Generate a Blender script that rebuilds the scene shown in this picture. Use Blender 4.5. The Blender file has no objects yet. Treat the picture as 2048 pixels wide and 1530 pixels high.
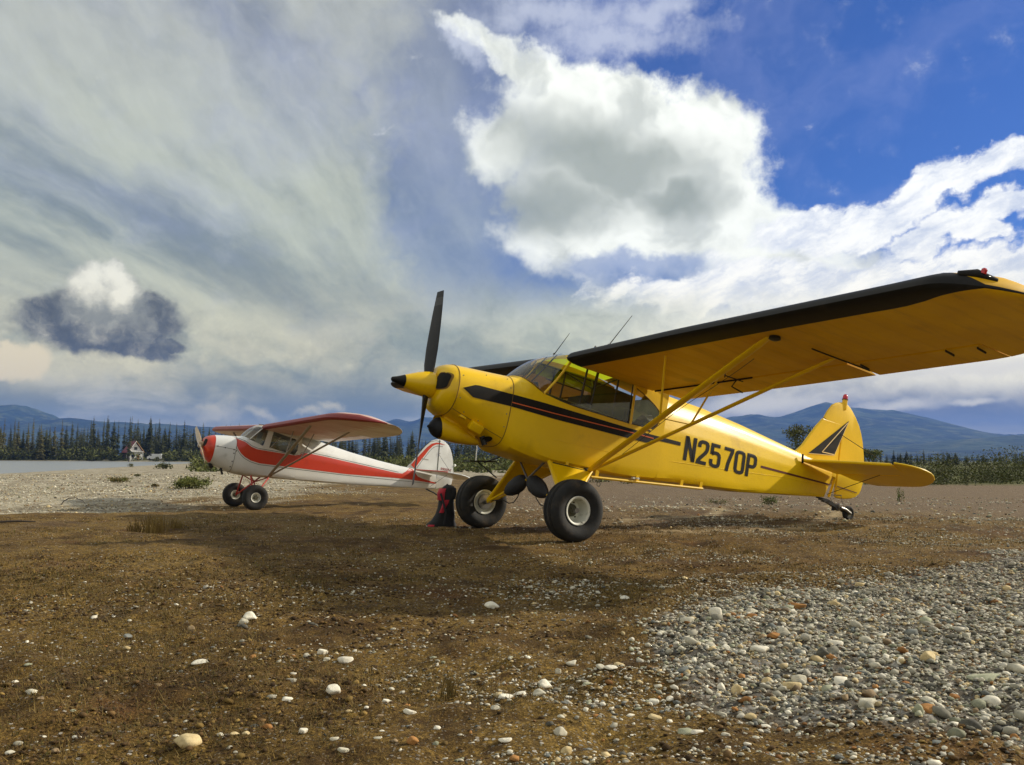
import bpy, bmesh, math, random
import numpy as np
from mathutils import Vector, Matrix

random.seed(7)
rng = np.random.default_rng(11)
scene = bpy.context.scene
col = scene.collection
R = math.radians

# ---------------------------------------------------------------- camera
CAM_H = 0.789
PITCH, ROLL, FPX = R(4.944), R(-0.311), 1756.8
cam_data = bpy.data.cameras.new('camera')
cam_data.sensor_width = 36.0
cam_data.lens = FPX / 2048 * 36.0
cam_data.clip_start = 0.05
cam_data.clip_end = 30000
cam = bpy.data.objects.new('camera', cam_data)
col.objects.link(cam)
cam.matrix_world = (Matrix.Translation((0, 0, CAM_H)) @ Matrix.Rotation(R(90) + PITCH, 4, 'X')
                    @ Matrix.Rotation(-ROLL, 4, 'Z'))
scene.camera = cam

# ---------------------------------------------------------------- colour management
scene.view_settings.view_transform = 'Standard'
scene.view_settings.look = 'None'
scene.view_settings.exposure = 0.22
scene.view_settings.gamma = 1.0
scene.view_settings.use_curve_mapping = False

# ---------------------------------------------------------------- sun
SUN_EL = R(27.5)
SUN_H = Vector((0.959, 0.284)).normalized()           # horizontal direction towards the sun
sun_to = Vector((SUN_H.x * math.cos(SUN_EL), SUN_H.y * math.cos(SUN_EL), math.sin(SUN_EL)))
sun_data = bpy.data.lights.new('sun', 'SUN')
sun_data.energy = 3.9
sun_data.angle = R(2.2)
sun_data.color = (1.0, 0.91, 0.76)
sun = bpy.data.objects.new('sun', sun_data)
col.objects.link(sun)
sun.rotation_euler = (-sun_to).to_track_quat('-Z', 'Y').to_euler()
sun.location = (30, 9, 20)


# ---------------------------------------------------------------- node helper
class NB:
    def __init__(self, tree):
        self.t = tree; self.n = tree.nodes; self.l = tree.links

    def put(self, sock, v):
        if isinstance(v, bpy.types.NodeSocket): self.l.new(v, sock)
        elif v is not None: sock.default_value = v

    def m(self, op, a, b=None, c=None, clamp=False):
        n = self.n.new('ShaderNodeMath'); n.operation = op; n.use_clamp = clamp
        self.put(n.inputs[0], a)
        if b is not None: self.put(n.inputs[1], b)
        if c is not None: self.put(n.inputs[2], c)
        return n.outputs[0]

    def vm(self, op, a, b=None):
        n = self.n.new('ShaderNodeVectorMath'); n.operation = op
        self.put(n.inputs[0], a)
        if b is not None:
            if op == 'SCALE': self.put(n.inputs[3], b)
            else: self.put(n.inputs[1], b)
        return n.outputs[0]

    def xyz(self, x, y, z=0.0):
        n = self.n.new('ShaderNodeCombineXYZ')
        self.put(n.inputs[0], x); self.put(n.inputs[1], y); self.put(n.inputs[2], z)
        return n.outputs[0]

    def sep(self, v):
        n = self.n.new('ShaderNodeSeparateXYZ'); self.put(n.inputs[0], v)
        return n.outputs

    def noise(self, v, scale, detail=5, rough=0.55, dist=0.0, out=0, lac=2.0):
        n = self.n.new('ShaderNodeTexNoise')
        self.put(n.inputs['Vector'], v)
        n.inputs['Scale'].default_value = scale
        n.inputs['Detail'].default_value = detail
        n.inputs['Roughness'].default_value = rough
        n.inputs['Lacunarity'].default_value = lac
        n.inputs['Distortion'].default_value = dist
        return n.outputs[out]

    def vor(self, v, scale, out='Distance', feature='F1', rand=1.0):
        n = self.n.new('ShaderNodeTexVoronoi'); n.feature = feature
        self.put(n.inputs['Vector'], v)
        n.inputs['Scale'].default_value = scale
        n.inputs['Randomness'].default_value = rand
        return n.outputs[out]

    def ss(self, v, a, b):                                   # smoothstep a..b -> 0..1
        n = self.n.new('ShaderNodeMapRange'); n.interpolation_type = 'SMOOTHSTEP'
        self.put(n.inputs[0], v)
        if a <= b:
            vals = (a, b, 0.0, 1.0)
        else:
            vals = (b, a, 1.0, 0.0)
        for i, q in enumerate(vals): n.inputs[1 + i].default_value = q
        return n.outputs[0]

    def mix(self, f, a, b, blend='MIX'):
        n = self.n.new('ShaderNodeMix'); n.data_type = 'RGBA'; n.blend_type = blend
        self.put(n.inputs[0], f)
        for s, q in ((n.inputs[6], a), (n.inputs[7], b)):
            if isinstance(q, tuple) and len(q) == 3: q = (*q, 1.0)
            self.put(s, q)
        return n.outputs[2]

    def blob(self, v, az, el, rx, ry, rot=0.0):              # 1 at the middle of an ellipse, 0 at its rim
        n = self.n.new('ShaderNodeMapping'); n.vector_type = 'TEXTURE'
        self.put(n.inputs[0], v)
        n.inputs[1].default_value = (az, el, 0)
        n.inputs[2].default_value = (0, 0, rot)
        n.inputs[3].default_value = (rx, ry, 1)
        g = self.n.new('ShaderNodeTexGradient'); g.gradient_type = 'SPHERICAL'
        self.l.new(n.outputs[0], g.inputs[0])
        return g.outputs[1]


def ray_dir(px, py):
    """direction in the place seen at a point of the photograph (2048 x 1530)"""
    dx, dy = (px - 1024) / FPX, -(py - 765) / FPX
    u = dx * math.cos(ROLL) + dy * math.sin(ROLL)
    v = -dx * math.sin(ROLL) + dy * math.cos(ROLL)
    return Vector((u, math.cos(PITCH) - v * math.sin(PITCH), math.sin(PITCH) + v * math.cos(PITCH)))


def azel(px, py):
    d = ray_dir(px, py).normalized()
    return math.atan2(d.x, d.y), math.asin(d.z)
# ---------------------------------------------------------------- sky: Nishita air with the cloud layers of the day
world = bpy.data.worlds.new('World')
scene.world = world
world.use_nodes = True
wt = world.node_tree
for n_ in list(wt.nodes): wt.nodes.remove(n_)
S = NB(wt)
w_out = wt.nodes.new('ShaderNodeOutputWorld')
tc = wt.nodes.new('ShaderNodeTexCoord')
D = tc.outputs['Generated']
dx_, dy_, dz_ = S.sep(D)
AZ = S.m('ARCTAN2', dx_, dy_)
EL = S.m('ARCSINE', dz_)
P = S.xyz(AZ, EL, 0.0)
up = S.m('ADD', S.m('MAXIMUM', dz_, 0.0), 0.10)
Qx = S.m('DIVIDE', dx_, up); Qy = S.m('DIVIDE', dy_, up)
Q = S.xyz(Qx, Qy, 0.0)                                        # a flat cloud deck seen in perspective

sky = wt.nodes.new('ShaderNodeTexSky')
sky.sky_type = 'NISHITA'
sky.sun_disc = False
sky.sun_elevation = SUN_EL
sky.sun_rotation = math.atan2(SUN_H.x, SUN_H.y)
sky.altitude = 300
sky.air_density = 1.0
sky.dust_density = 0.4
sky.ozone_density = 2.0
air = S.mix(1.0, sky.outputs[0], (0.24, 0.42, 0.84), 'MULTIPLY')
K = 0.10
E_ = 1.0 / K                                                   # cloud colours below are display values
def c_(r, g, b): return (r * E_, g * E_, b * E_)

warpA = S.vm('SUBTRACT', S.noise(P, 5.0, 4, 0.6, 0.0, 1), (0.5, 0.5, 0.5))
warpB = S.vm('SUBTRACT', S.noise(P, 22.0, 5, 0.62, 0.0, 1), (0.5, 0.5, 0.5))
PW = S.vm('ADD', P, S.vm('ADD', S.vm('SCALE', warpA, 0.10), S.vm('SCALE', warpB, 0.045)))
PS = S.vm('ADD', P, S.vm('SCALE', warpA, 0.16))

def blobs(lst, v, k=1.0):
    acc = None
    for (x, y, rx, ry, rot) in lst:
        a, e = azel(x, y)
        b = S.blob(v, a, e, rx / FPX * k, ry / FPX * k, R(-rot))
        acc = b if acc is None else S.m('SMOOTH_MAX', acc, b, 0.10)
    return acc

n_fine = S.noise(P, 26.0, 7, 0.62)
n_mid = S.noise(PS, 9.0, 6, 0.58)
# streaks of the high sheet run away from the viewer and meet near the horizon
va = R(8.0)
Sx = S.m('SUBTRACT', S.m('MULTIPLY', Qx, math.cos(va)), S.m('MULTIPLY', Qy, math.sin(va)))
Sy = S.m('ADD', S.m('MULTIPLY', Qx, math.sin(va)), S.m('MULTIPLY', Qy, math.cos(va)))
STw = S.vm('ADD', S.xyz(Sx, S.m('MULTIPLY', Sy, 0.11), 0.0), S.vm('SCALE', warpA, 0.20))
n_sa = S.noise(STw, 2.0, 5, 0.48)
n_sb = S.noise(S.vm('ADD', S.xyz(S.m('MULTIPLY', Sx, 1.0), S.m('MULTIPLY', Sy, 0.26), 7.0), S.vm('SCALE', warpA, 0.5)), 6.5, 5, 0.6)
n_st = S.m('MULTIPLY_ADD', n_sb, 0.22, S.m('MULTIPLY', n_sa, 0.78))
n_st2 = S.noise(S.vm('ADD', S.xyz(S.m('MULTIPLY', Qx, 1.0), S.m('MULTIPLY', Qy, 0.5), 3.0), S.vm('SCALE', warpA, 0.5)), 1.6, 6, 0.6)
# flat layers low over the horizon
LO = S.xyz(S.m('MULTIPLY', AZ, 3.2), S.m('MULTIPLY', EL, 11.0), 5.0)
n_lo = S.noise(S.vm('ADD', LO, S.vm('SCALE', warpA, 1.6)), 1.25, 6, 0.52)

# -- 1 the thin sheet over the left half of the sky
edge_w = S.m('ADD', S.m('MULTIPLY', S.m('SUBTRACT', n_mid, 0.5), 0.22), AZ)
sheet = S.m('MAXIMUM', S.ss(edge_w, -0.02, -0.19), S.m('MULTIPLY', S.ss(edge_w, 0.13, -0.12), 0.55))
sheet_back = S.ss(S.m('ABSOLUTE', AZ), 2.9, 2.2)
sheet = S.m('MULTIPLY', sheet, sheet_back)
sheet_low = S.ss(S.m('ADD', EL, S.m('MULTIPLY', S.m('SUBTRACT', n_lo, 0.5), 0.16)), 0.235, 0.10)
lowgrain = S.m('MULTIPLY_ADD', S.noise(S.vm('ADD', LO, S.vm('SCALE', warpB, 1.0)), 4.0, 7, 0.64), 0.66, 0.66)
lowcol = S.mix(S.ss(n_lo, 0.28, 0.62), c_(0.27, 0.32, 0.29), c_(0.63, 0.63, 0.49))
lowcol = S.mix(1.0, lowcol, S.xyz(lowgrain, lowgrain, lowgrain), 'MULTIPLY')
sheetcol = S.mix(S.ss(n_st, 0.37, 0.62), c_(0.205, 0.248, 0.232), c_(0.55, 0.58, 0.45))
sheetcol = S.mix(S.ss(EL, 0.26, 0.50), sheetcol, S.mix(S.ss(n_st, 0.40, 0.62), c_(0.210, 0.242, 0.290), c_(0.48, 0.50, 0.45)))
grain = S.m('MULTIPLY_ADD', S.noise(S.vm('ADD', STw, S.vm('SCALE', P, 3.0)), 9.0, 6, 0.60), 0.34, 0.80)
sheetcol = S.mix(1.0, sheetcol, S.xyz(grain, grain, grain), 'MULTIPLY')
c = S.mix(S.m('MULTIPLY', sheet, 0.93), air, sheetcol)

# faint cirrus in the blue
cir = S.m('MULTIPLY', S.ss(n_st2, 0.45, 0.8), 0.30)
c = S.mix(cir, c, c_(0.42, 0.46, 0.72))

# -- 2 the low layers
low_l = S.m('MULTIPLY', sheet_low, S.ss(AZ, 0.55, -0.02))
c = S.mix(S.m('MULTIPLY', low_l, 0.92), c, lowcol)
band_gap = S.ss(S.m('ADD', blobs([(1290, 548, 170, 48, 4), (1190, 535, 90, 44, 0)], PW), S.m('MULTIPLY', S.m('SUBTRACT', n_fine, 0.5), 0.6)), 0.10, 0.60)
# -- 3 the big bright cloud right of the middle
mass = blobs([(1020, 290, 140, 95, 0), (1180, 225, 270, 130, 10), (1370, 285, 210, 150, 15), (1230, 370, 330, 170, 0),
              (1400, 425, 190, 130, 20), (1180, 480, 260, 120, 0), (1480, 505, 300, 110, 0), (1280, 470, 380, 150, 0), (1560, 560, 380, 110, 0), (980, 110, 190, 42, 22),
              (1110, 165, 200, 60, 20)], PW)
n_cl = S.noise(PS, 13.0, 5, 0.50)
soft = S.m('MULTIPLY_ADD', S.ss(EL, azel(0, 380)[1], azel(0, 520)[1]), 0.45, S.m('MULTIPLY', S.ss(AZ, 0.10, -0.06), 0.25))
mass_d = S.m('ADD', mass, S.m('MULTIPLY', S.m('SUBTRACT', n_fine, 0.5), 0.62))
mass_m = S.m('MULTIPLY', S.ss(S.m('SUBTRACT', mass_d, S.m('MULTIPLY', soft, 0.10)), 0.13, 0.43), S.m('SUBTRACT', 1.0, S.m('MULTIPLY', soft, S.ss(mass_d, 0.75, 0.30))))
gray = blobs([(1190, 310, 300, 110, 14), (1080, 400, 270, 110, 0), (1330, 400, 160, 60, 20)], PS)
gray_m = S.ss(S.m('ADD', gray, S.m('MULTIPLY', S.m('SUBTRACT', n_cl, 0.5), 1.1)), 0.05, 0.80)
bright = S.mix(S.ss(n_cl, 0.32, 0.58), c_(0.60, 0.63, 0.58), c_(0.98, 1.0, 0.92))
masscol = S.mix(S.m('MULTIPLY', gray_m, 0.85), bright, c_(0.29, 0.325, 0.285))
c = S.mix(S.m('MULTIPLY', mass_m, S.m('SUBTRACT', 1.0, S.m('MULTIPLY', band_gap, 0.62))), c, masscol)

# -- 4 arms of cloud reaching to the right
arms = blobs([(1660, 455, 240, 62, -8), (1850, 400, 230, 52, -22), (1990, 330, 170, 50, -22), (2120, 270, 160, 60, -25),
              (1840, 480, 190, 44, -20), (2000, 425, 190, 40, -16), (2150, 380, 160, 50, -16), (1880, 372, 44, 26, 0),
              (1930, 560, 320, 60, -4), (1640, 565, 420, 70, 0), (2150, 520, 240, 60, -6), (1950, 475, 90, 36, 14),
              (2400, 420, 340, 90, -10), (1470, 590, 420, 60, 0)], PW)
ra_ = R(19)
AX_ = S.xyz(S.m('MULTIPLY', S.m('ADD', S.m('MULTIPLY', AZ, math.cos(ra_)), S.m('MULTIPLY', EL, math.sin(ra_))), 0.42), S.m('SUBTRACT', S.m('MULTIPLY', EL, math.cos(ra_)), S.m('MULTIPLY', AZ, math.sin(ra_))), 2.0)
n_arm = S.noise(S.vm('ADD', AX_, S.vm('SCALE', warpB, 0.02)), 34.0, 6, 0.62)
arms_d = S.m('ADD', arms, S.m('ADD', S.m('MULTIPLY', S.m('SUBTRACT', n_arm, 0.5), 0.95), S.m('MULTIPLY', S.m('SUBTRACT', n_fine, 0.5), 0.25)))
arms_m = S.ss(arms_d, 0.22, 0.52)
c = S.mix(arms_m, c, S.mix(S.ss(n_arm, 0.32, 0.62), c_(0.58, 0.64, 0.76), c_(1.0, 1.0, 0.96)))

# -- 5 wisps at the top and the strip left of the bright cloud
wisp = blobs([(1230, 80, 300, 52, 0), (1120, 35, 260, 70, 4), (1300, 30, 170, 50, -12), (930, 90, 110, 40, 30)], S.vm('ADD', P, S.vm('SCALE', warpB, 0.06)))
wisp_m = S.ss(S.m('ADD', wisp, S.m('MULTIPLY', S.m('SUBTRACT', n_fine, 0.5), 1.1)), 0.05, 0.95)
c = S.mix(S.m('MULTIPLY', wisp_m, 0.70), c, c_(0.60, 0.64, 0.74))

# -- 6 the middle of the low sky: pale grey-green layers, brighter to the right
band = S.m('MULTIPLY', S.ss(S.m('ADD', EL, S.m('MULTIPLY', S.m('SUBTRACT', n_lo, 0.5), 0.10)), 0.205, 0.155), S.ss(AZ, -0.16, 0.10))
bandgrain = S.m('MULTIPLY_ADD', lowgrain, 0.6, 0.4)
bandcol = S.mix(S.ss(AZ, 0.02, 0.34), S.mix(S.ss(n_lo, 0.34, 0.62), c_(0.30, 0.355, 0.31), c_(0.66, 0.70, 0.56)),
                S.mix(S.ss(n_lo, 0.34, 0.60), c_(0.55, 0.58, 0.60), c_(0.95, 0.96, 0.91)))
bandcol = S.mix(1.0, bandcol, S.xyz(bandgrain, bandgrain, bandgrain), 'MULTIPLY')
c = S.mix(S.m('MULTIPLY', band, S.m('SUBTRACT', 0.95, S.m('MULTIPLY', band_gap, 0.75))), c, bandcol)

# -- 7 dark rain layers at the foot of the sky
foot_e = S.m('ADD', EL, S.m('MULTIPLY', S.m('SUBTRACT', n_lo, 0.5), 0.075))
foot = S.ss(S.m('ADD', foot_e, S.m('MULTIPLY', S.ss(AZ, 0.05, -0.12), -0.006)), 0.100, 0.050)
footcol = S.mix(S.ss(AZ, -0.10, 0.30), c_(0.145, 0.190, 0.200), c_(0.062, 0.090, 0.205))
footcol = S.mix(S.ss(S.noise(S.vm('ADD', LO, S.vm('SCALE', warpA, 0.6)), 1.2, 6, 0.55), 0.50, 0.66), footcol, c_(0.55, 0.58, 0.60))
c = S.mix(S.m('MULTIPLY', foot, 0.85), c, footcol)
gl = S.m('MULTIPLY', S.ss(foot_e, 0.050, 0.012), S.ss(S.noise(LO, 1.3, 5, 0.5), 0.34, 0.60))
c = S.mix(S.m('MULTIPLY', gl, 0.85), c, c_(0.66, 0.66, 0.62))
slit = blobs([(1500, 812, 330, 42, -3), (1790, 812, 150, 20, -3), (1945, 803, 70, 11, -3), (1960, 738, 260, 22, -4)], S.vm('ADD', P, S.vm('SCALE', warpB, 0.02)))
c = S.mix(S.m('MULTIPLY', S.ss(S.m('ADD', slit, S.m('MULTIPLY', S.m('SUBTRACT', n_lo, 0.5), 0.9)), 0.10, 0.95), 0.85), c, c_(0.74, 0.76, 0.80))

def blobs2(lst, v, k=1.0):                                      # as blobs, with a clean union
    acc = None
    for (x, y, rx, ry, rot) in lst:
        a, e = azel(x, y)
        b = S.blob(v, a, e, rx / FPX * k, ry / FPX * k, R(-rot))
        acc = b if acc is None else S.m('MAXIMUM', acc, b)
    return acc
PH = S.vm('ADD', P, S.vm('ADD', S.vm('SCALE', warpB, 0.020), S.vm('SCALE', S.vm('SUBTRACT', S.noise(P, 60.0, 4, 0.6, 0.0, 1), (0.5, 0.5, 0.5)), 0.012)))
# -- 8 small heaps at the left: a dark one with a white head, and a cream one
heap = blobs2([(200, 655, 150, 52, 0), (120, 640, 90, 42, 0), (290, 640, 75, 50, 0), (260, 690, 90, 24, 12), (205, 598, 62, 56, 0), (186, 562, 40, 38, 0), (216, 556, 34, 32, 0), (240, 586, 42, 44, 0), (160, 606, 44, 38, 0), (300, 612, 40, 34, 0), (95, 622, 44, 30, 0), (330, 690, 40, 16, 0)], PH, 1.22)
heap_m = S.ss(S.m('ADD', heap, S.m('MULTIPLY', S.m('SUBTRACT', S.noise(P, 55.0, 5, 0.6), 0.5), 0.42)), 0.06, 0.46)
head = S.ss(S.m('ADD', blobs2([(186, 556, 54, 46, 0), (220, 552, 46, 40, 0), (244, 584, 34, 34, 0)], PH, 1.25), S.m('MULTIPLY', S.m('SUBTRACT', S.noise(PH, 36.0, 5, 0.6), 0.5), 1.3)), -0.10, 0.85)
heapcol = S.mix(head, S.mix(S.ss(S.m('ADD', S.noise(PH, 24.0, 5, 0.6), S.m('MULTIPLY', S.m('SUBTRACT', EL, azel(200, 660)[1]), 3.0)), 0.38, 0.70), c_(0.075, 0.080, 0.066), c_(0.25, 0.265, 0.235)), c_(0.84, 0.84, 0.74))
c = S.mix(heap_m, c, heapcol)
puff = blobs2([(25, 722, 36, 34, 0), (62, 724, 34, 34, 0), (-20, 730, 50, 26, 0)], PH, 1.3)
c = S.mix(S.ss(S.m('ADD', puff, S.m('MULTIPLY', S.m('SUBTRACT', S.noise(P, 60.0, 4, 0.6), 0.5), 0.3)), 0.12, 0.5), c, c_(0.74, 0.69, 0.53))
puff2 = blobs([(430, 832, 90, 26, 0), (520, 828, 60, 20, 0), (680, 810, 40, 20, 0), (640, 822, 70, 16, 0)], PW)
c = S.mix(S.m('MULTIPLY', S.ss(S.m('ADD', puff2, S.m('MULTIPLY', S.m('SUBTRACT', n_fine, 0.5), 0.6)), 0.05, 1.0), 0.75), c, c_(0.66, 0.65, 0.52))

# -- 9 broken cream cloud added outside this view, warming and brightening the fill light
n_bk = S.noise(S.vm('ADD', Q, S.vm('SCALE', warpA, 1.2)), 1.4, 6, 0.55)
beyond = S.m('MAXIMUM', S.ss(S.m('ABSOLUTE', AZ), 0.62, 0.85), S.ss(EL, 0.56, 0.72))
bk_m = S.m('MULTIPLY', S.m('MULTIPLY', S.ss(n_bk, 0.36, 0.54), beyond), 0.92)
c = S.mix(bk_m, c, S.mix(S.ss(n_bk, 0.42, 0.72), c_(0.80, 0.79, 0.68), c_(0.42, 0.43, 0.40)))

# warm tint put into the low sky's colour, offsetting the haze box's blue
c = S.mix(S.ss(EL, 0.26, 0.02), c, (1.20, 1.06, 0.74), 'MULTIPLY')

bg = wt.nodes.new('ShaderNodeBackground')
bg.inputs['Strength'].default_value = K
wt.links.new(c, bg.inputs['Color'])
wt.links.new(bg.outputs[0], w_out.inputs['Surface'])
world.cycles.sampling_method = 'MANUAL'
world.cycles.sample_map_resolution = 512


# ---------------------------------------------------------------- mesh helpers
class MB:
    """collects geometry for ONE mesh object"""
    def __init__(self):
        self.v = []; self.f = []; self.mi = []; self.sm = []

    def add(self, verts, faces, mat=0, smooth=True):
        o = len(self.v)
        self.v += [tuple(map(float, q)) for q in verts]
        for fc in faces:
            self.f.append(tuple(i + o for i in fc)); self.mi.append(mat); self.sm.append(smooth)
        return o

    def grid(self, rows, mat=0, closed=False, smooth=True, flip=False):
        n, m = len(rows), len(rows[0])
        vs = [q for r in rows for q in r]
        fs, mats = [], []
        for i in range(n - 1):
            for j in range(m if closed else m - 1):
                k = (j + 1) % m
                q = (i * m + j, i * m + k, (i + 1) * m + k, (i + 1) * m + j)
                fs.append(q[::-1] if flip else q)
                mats.append(mat(i, j) if callable(mat) else mat)
        o = len(self.v)
        self.v += [tuple(map(float, q)) for q in vs]
        for fc, mm in zip(fs, mats):
            self.f.append(tuple(i + o for i in fc)); self.mi.append(mm); self.sm.append(smooth)

    def fan(self, ring, mat=0, smooth=False, flip=False):
        f = tuple(range(len(ring)))
        self.add(ring, [f[::-1] if flip else f], mat, smooth)

    def tube(self, path, r, n=10, mat=0, caps=True, flat=1.0, up=None, smooth=True):
        path = [Vector(q) for q in path]
        rs = r if isinstance(r, (list, tuple)) else [r] * len(path)
        rings = []
        prev = None
        for i, q in enumerate(path):
            a = path[max(i - 1, 0)]; b = path[min(i + 1, len(path) - 1)]
            t = (b - a).normalized()
            if prev is None:
                ref = Vector(up) if up is not None else (Vector((0, 0, 1)) if abs(t.z) < 0.9 else Vector((1, 0, 0)))
            else:
                ref = prev
            s = (ref - t * ref.dot(t))
            if s.length < 1e-6: s = t.orthogonal()
            s.normalize(); prev = s
            w = t.cross(s)
            rings.append([q + s * (rs[i] * math.cos(2 * math.pi * k / n)) + w * (rs[i] * flat * math.sin(2 * math.pi * k / n)) for k in range(n)])
        self.grid(rings, mat, True, smooth)
        if caps:
            self.fan(rings[0], mat, flip=True); self.fan(rings[-1], mat)

    def lathe(self, prof, origin, axis, n=32, mat=0, smooth=True):
        """prof = [(along, radius), ...]"""
        o = Vector(origin); a = Vector(axis).normalized()
        s = a.orthogonal().normalized(); w = a.cross(s)
        rows = [[o + a * h + (s * math.cos(2 * math.pi * k / n) + w * math.sin(2 * math.pi * k / n)) * r for k in range(n)] for h, r in prof]
        self.grid(rows, mat if not callable(mat) else (lambda i, j: mat(i)), True, smooth)

    def box(self, c, s, rot=None, mat=0, bev=0.0):
        bm = bmesh.new()
        bmesh.ops.create_cube(bm, size=1.0)
        bmesh.ops.scale(bm, vec=Vector(s), verts=bm.verts)
        if bev:
            bmesh.ops.bevel(bm, geom=bm.edges[:] + bm.verts[:], offset=bev, segments=2, affect='EDGES', profile=0.5)
        mt = Matrix.Translation(Vector(c)) @ (rot.to_4x4() if rot is not None else Matrix.Identity(4))
        bmesh.ops.transform(bm, matrix=mt, verts=bm.verts)
        self.add([v.co[:] for v in bm.verts], [[v.index for v in f.verts] for f in bm.faces], mat, bool(bev))
        bm.free()

    def prism(self, poly, axis, h0, h1, mat=0, smooth=False):
        """poly of (u, v); axis 1: points are (u, h, v); axis 2: (u, v, h); axis 0: (h, u, v)"""
        def pt(q, h):
            return {1: (q[0], h, q[1]), 2: (q[0], q[1], h), 0: (h, q[0], q[1])}[axis]
        a = [pt(q, h0) for q in poly]; b = [pt(q, h1) for q in poly]
        n = len(poly)
        self.add(a + b, [tuple(range(n))[::-1], tuple(range(n, 2 * n))] + [(i, (i + 1) % n, n + (i + 1) % n, n + i) for i in range(n)], mat, smooth)

    def mesh(self, name, mats, off=None, sharp=35):
        me = bpy.data.meshes.new(name)
        v = self.v if off is None else [(x - off[0], y - off[1], z - off[2]) for x, y, z in self.v]
        me.from_pydata(v, [], self.f)
        for m in mats: me.materials.append(m)
        me.polygons.foreach_set('material_index', self.mi)
        me.polygons.foreach_set('use_smooth', self.sm)
        if sharp: me.set_sharp_from_angle(angle=R(sharp))
        me.update()
        return me

    def obj(self, name, mats, parent=None, off=None, sharp=35, label=None):
        if not isinstance(mats, (list, tuple)): mats = [mats]
        o = bpy.data.objects.new(name, self.mesh(name, mats, off, sharp))
        col.objects.link(o)
        if parent is not None: o.parent = parent
        if label: o['label'] = label
        return o


def tag(o, label=None, cat=None, group=None, kind=None):
    if label: o['label'] = label
    if cat: o['category'] = cat
    if group: o['group'] = group
    if kind: o['kind'] = kind
    return o


def empty(name, label, cat, loc=(0, 0, 0), group=None):
    o = bpy.data.objects.new(name, None); col.objects.link(o)
    o.location = loc
    o.empty_display_size = 0.3
    return tag(o, label, cat, group)


def np_mesh(name, V, F, mats, mi=None, smooth=True):
    """fast mesh from arrays; F is (n,3) or (n,4)"""
    me = bpy.data.meshes.new(name)
    n, k = F.shape
    me.vertices.add(len(V)); me.vertices.foreach_set('co', np.ascontiguousarray(V, np.float32).ravel())
    me.loops.add(n * k); me.loops.foreach_set('vertex_index', np.ascontiguousarray(F, np.int32).ravel())
    me.polygons.add(n); me.polygons.foreach_set('loop_start', np.arange(0, n * k, k, dtype=np.int32))
    try: me.polygons.foreach_set('loop_total', np.full(n, k, np.int32))
    except Exception: pass
    me.polygons.foreach_set('use_smooth', np.full(n, smooth, bool))
    for m in mats: me.materials.append(m)
    if mi is not None: me.polygons.foreach_set('material_index', np.ascontiguousarray(mi, np.int32))
    me.update(calc_edges=True)
    return me


# value noise on arrays
_tab = np.random.default_rng(5).random((256, 256))
def vnoise(x, y, seed=0):
    x = np.asarray(x, float) + seed * 17.31; y = np.asarray(y, float) - seed * 9.73
    xi = np.floor(x).astype(int); yi = np.floor(y).astype(int)
    u = x - xi; v = y - yi
    u = u * u * (3 - 2 * u); v = v * v * (3 - 2 * v)
    a = _tab[xi & 255, yi & 255]; b = _tab[(xi + 1) & 255, yi & 255]
    c = _tab[xi & 255, (yi + 1) & 255]; d = _tab[(xi + 1) & 255, (yi + 1) & 255]
    return (a * (1 - u) + b * u) * (1 - v) + (c * (1 - u) + d * u) * v


def fbm(x, y, oct=4, seed=0, gain=0.5):
    s = 0; a = 1; t = 0; f = 1
    for i in range(oct):
        s = s + a * vnoise(x * f, y * f, seed + i * 3); t += a; a *= gain; f *= 2.03
    return s / t


def sstep(v, a, b):
    t = np.clip((np.asarray(v, float) - a) / (b - a), 0, 1)
    return t * t * (3 - 2 * t)


def poly_sdist(x, y, poly):
    """signed distance to a polygon, negative inside"""
    x = np.asarray(x, float); y = np.asarray(y, float)
    d = np.full(x.shape, 1e18); inside = np.zeros(x.shape, bool)
    n = len(poly)
    for i in range(n):
        ax, ay = poly[i]; bx, by = poly[(i + 1) % n]
        ex, ey = bx - ax, by - ay
        t = np.clip(((x - ax) * ex + (y - ay) * ey) / (ex * ex + ey * ey), 0, 1)
        d = np.minimum(d, (x - ax - t * ex) ** 2 + (y - ay - t * ey) ** 2)
        if ey != 0:
            cond = ((ay > y) != (by > y)) & (x < (bx - ax) * (y - ay) / ey + ax)
            inside ^= cond
    d = np.sqrt(d)
    return np.where(inside, -d, d)


# ---------------------------------------------------------------- materials
def new_mat(name):
    m = bpy.data.materials.new(name); m.use_nodes = True
    nt = m.node_tree
    b = nt.nodes['Principled BSDF']
    return m, NB(nt), b


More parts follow.
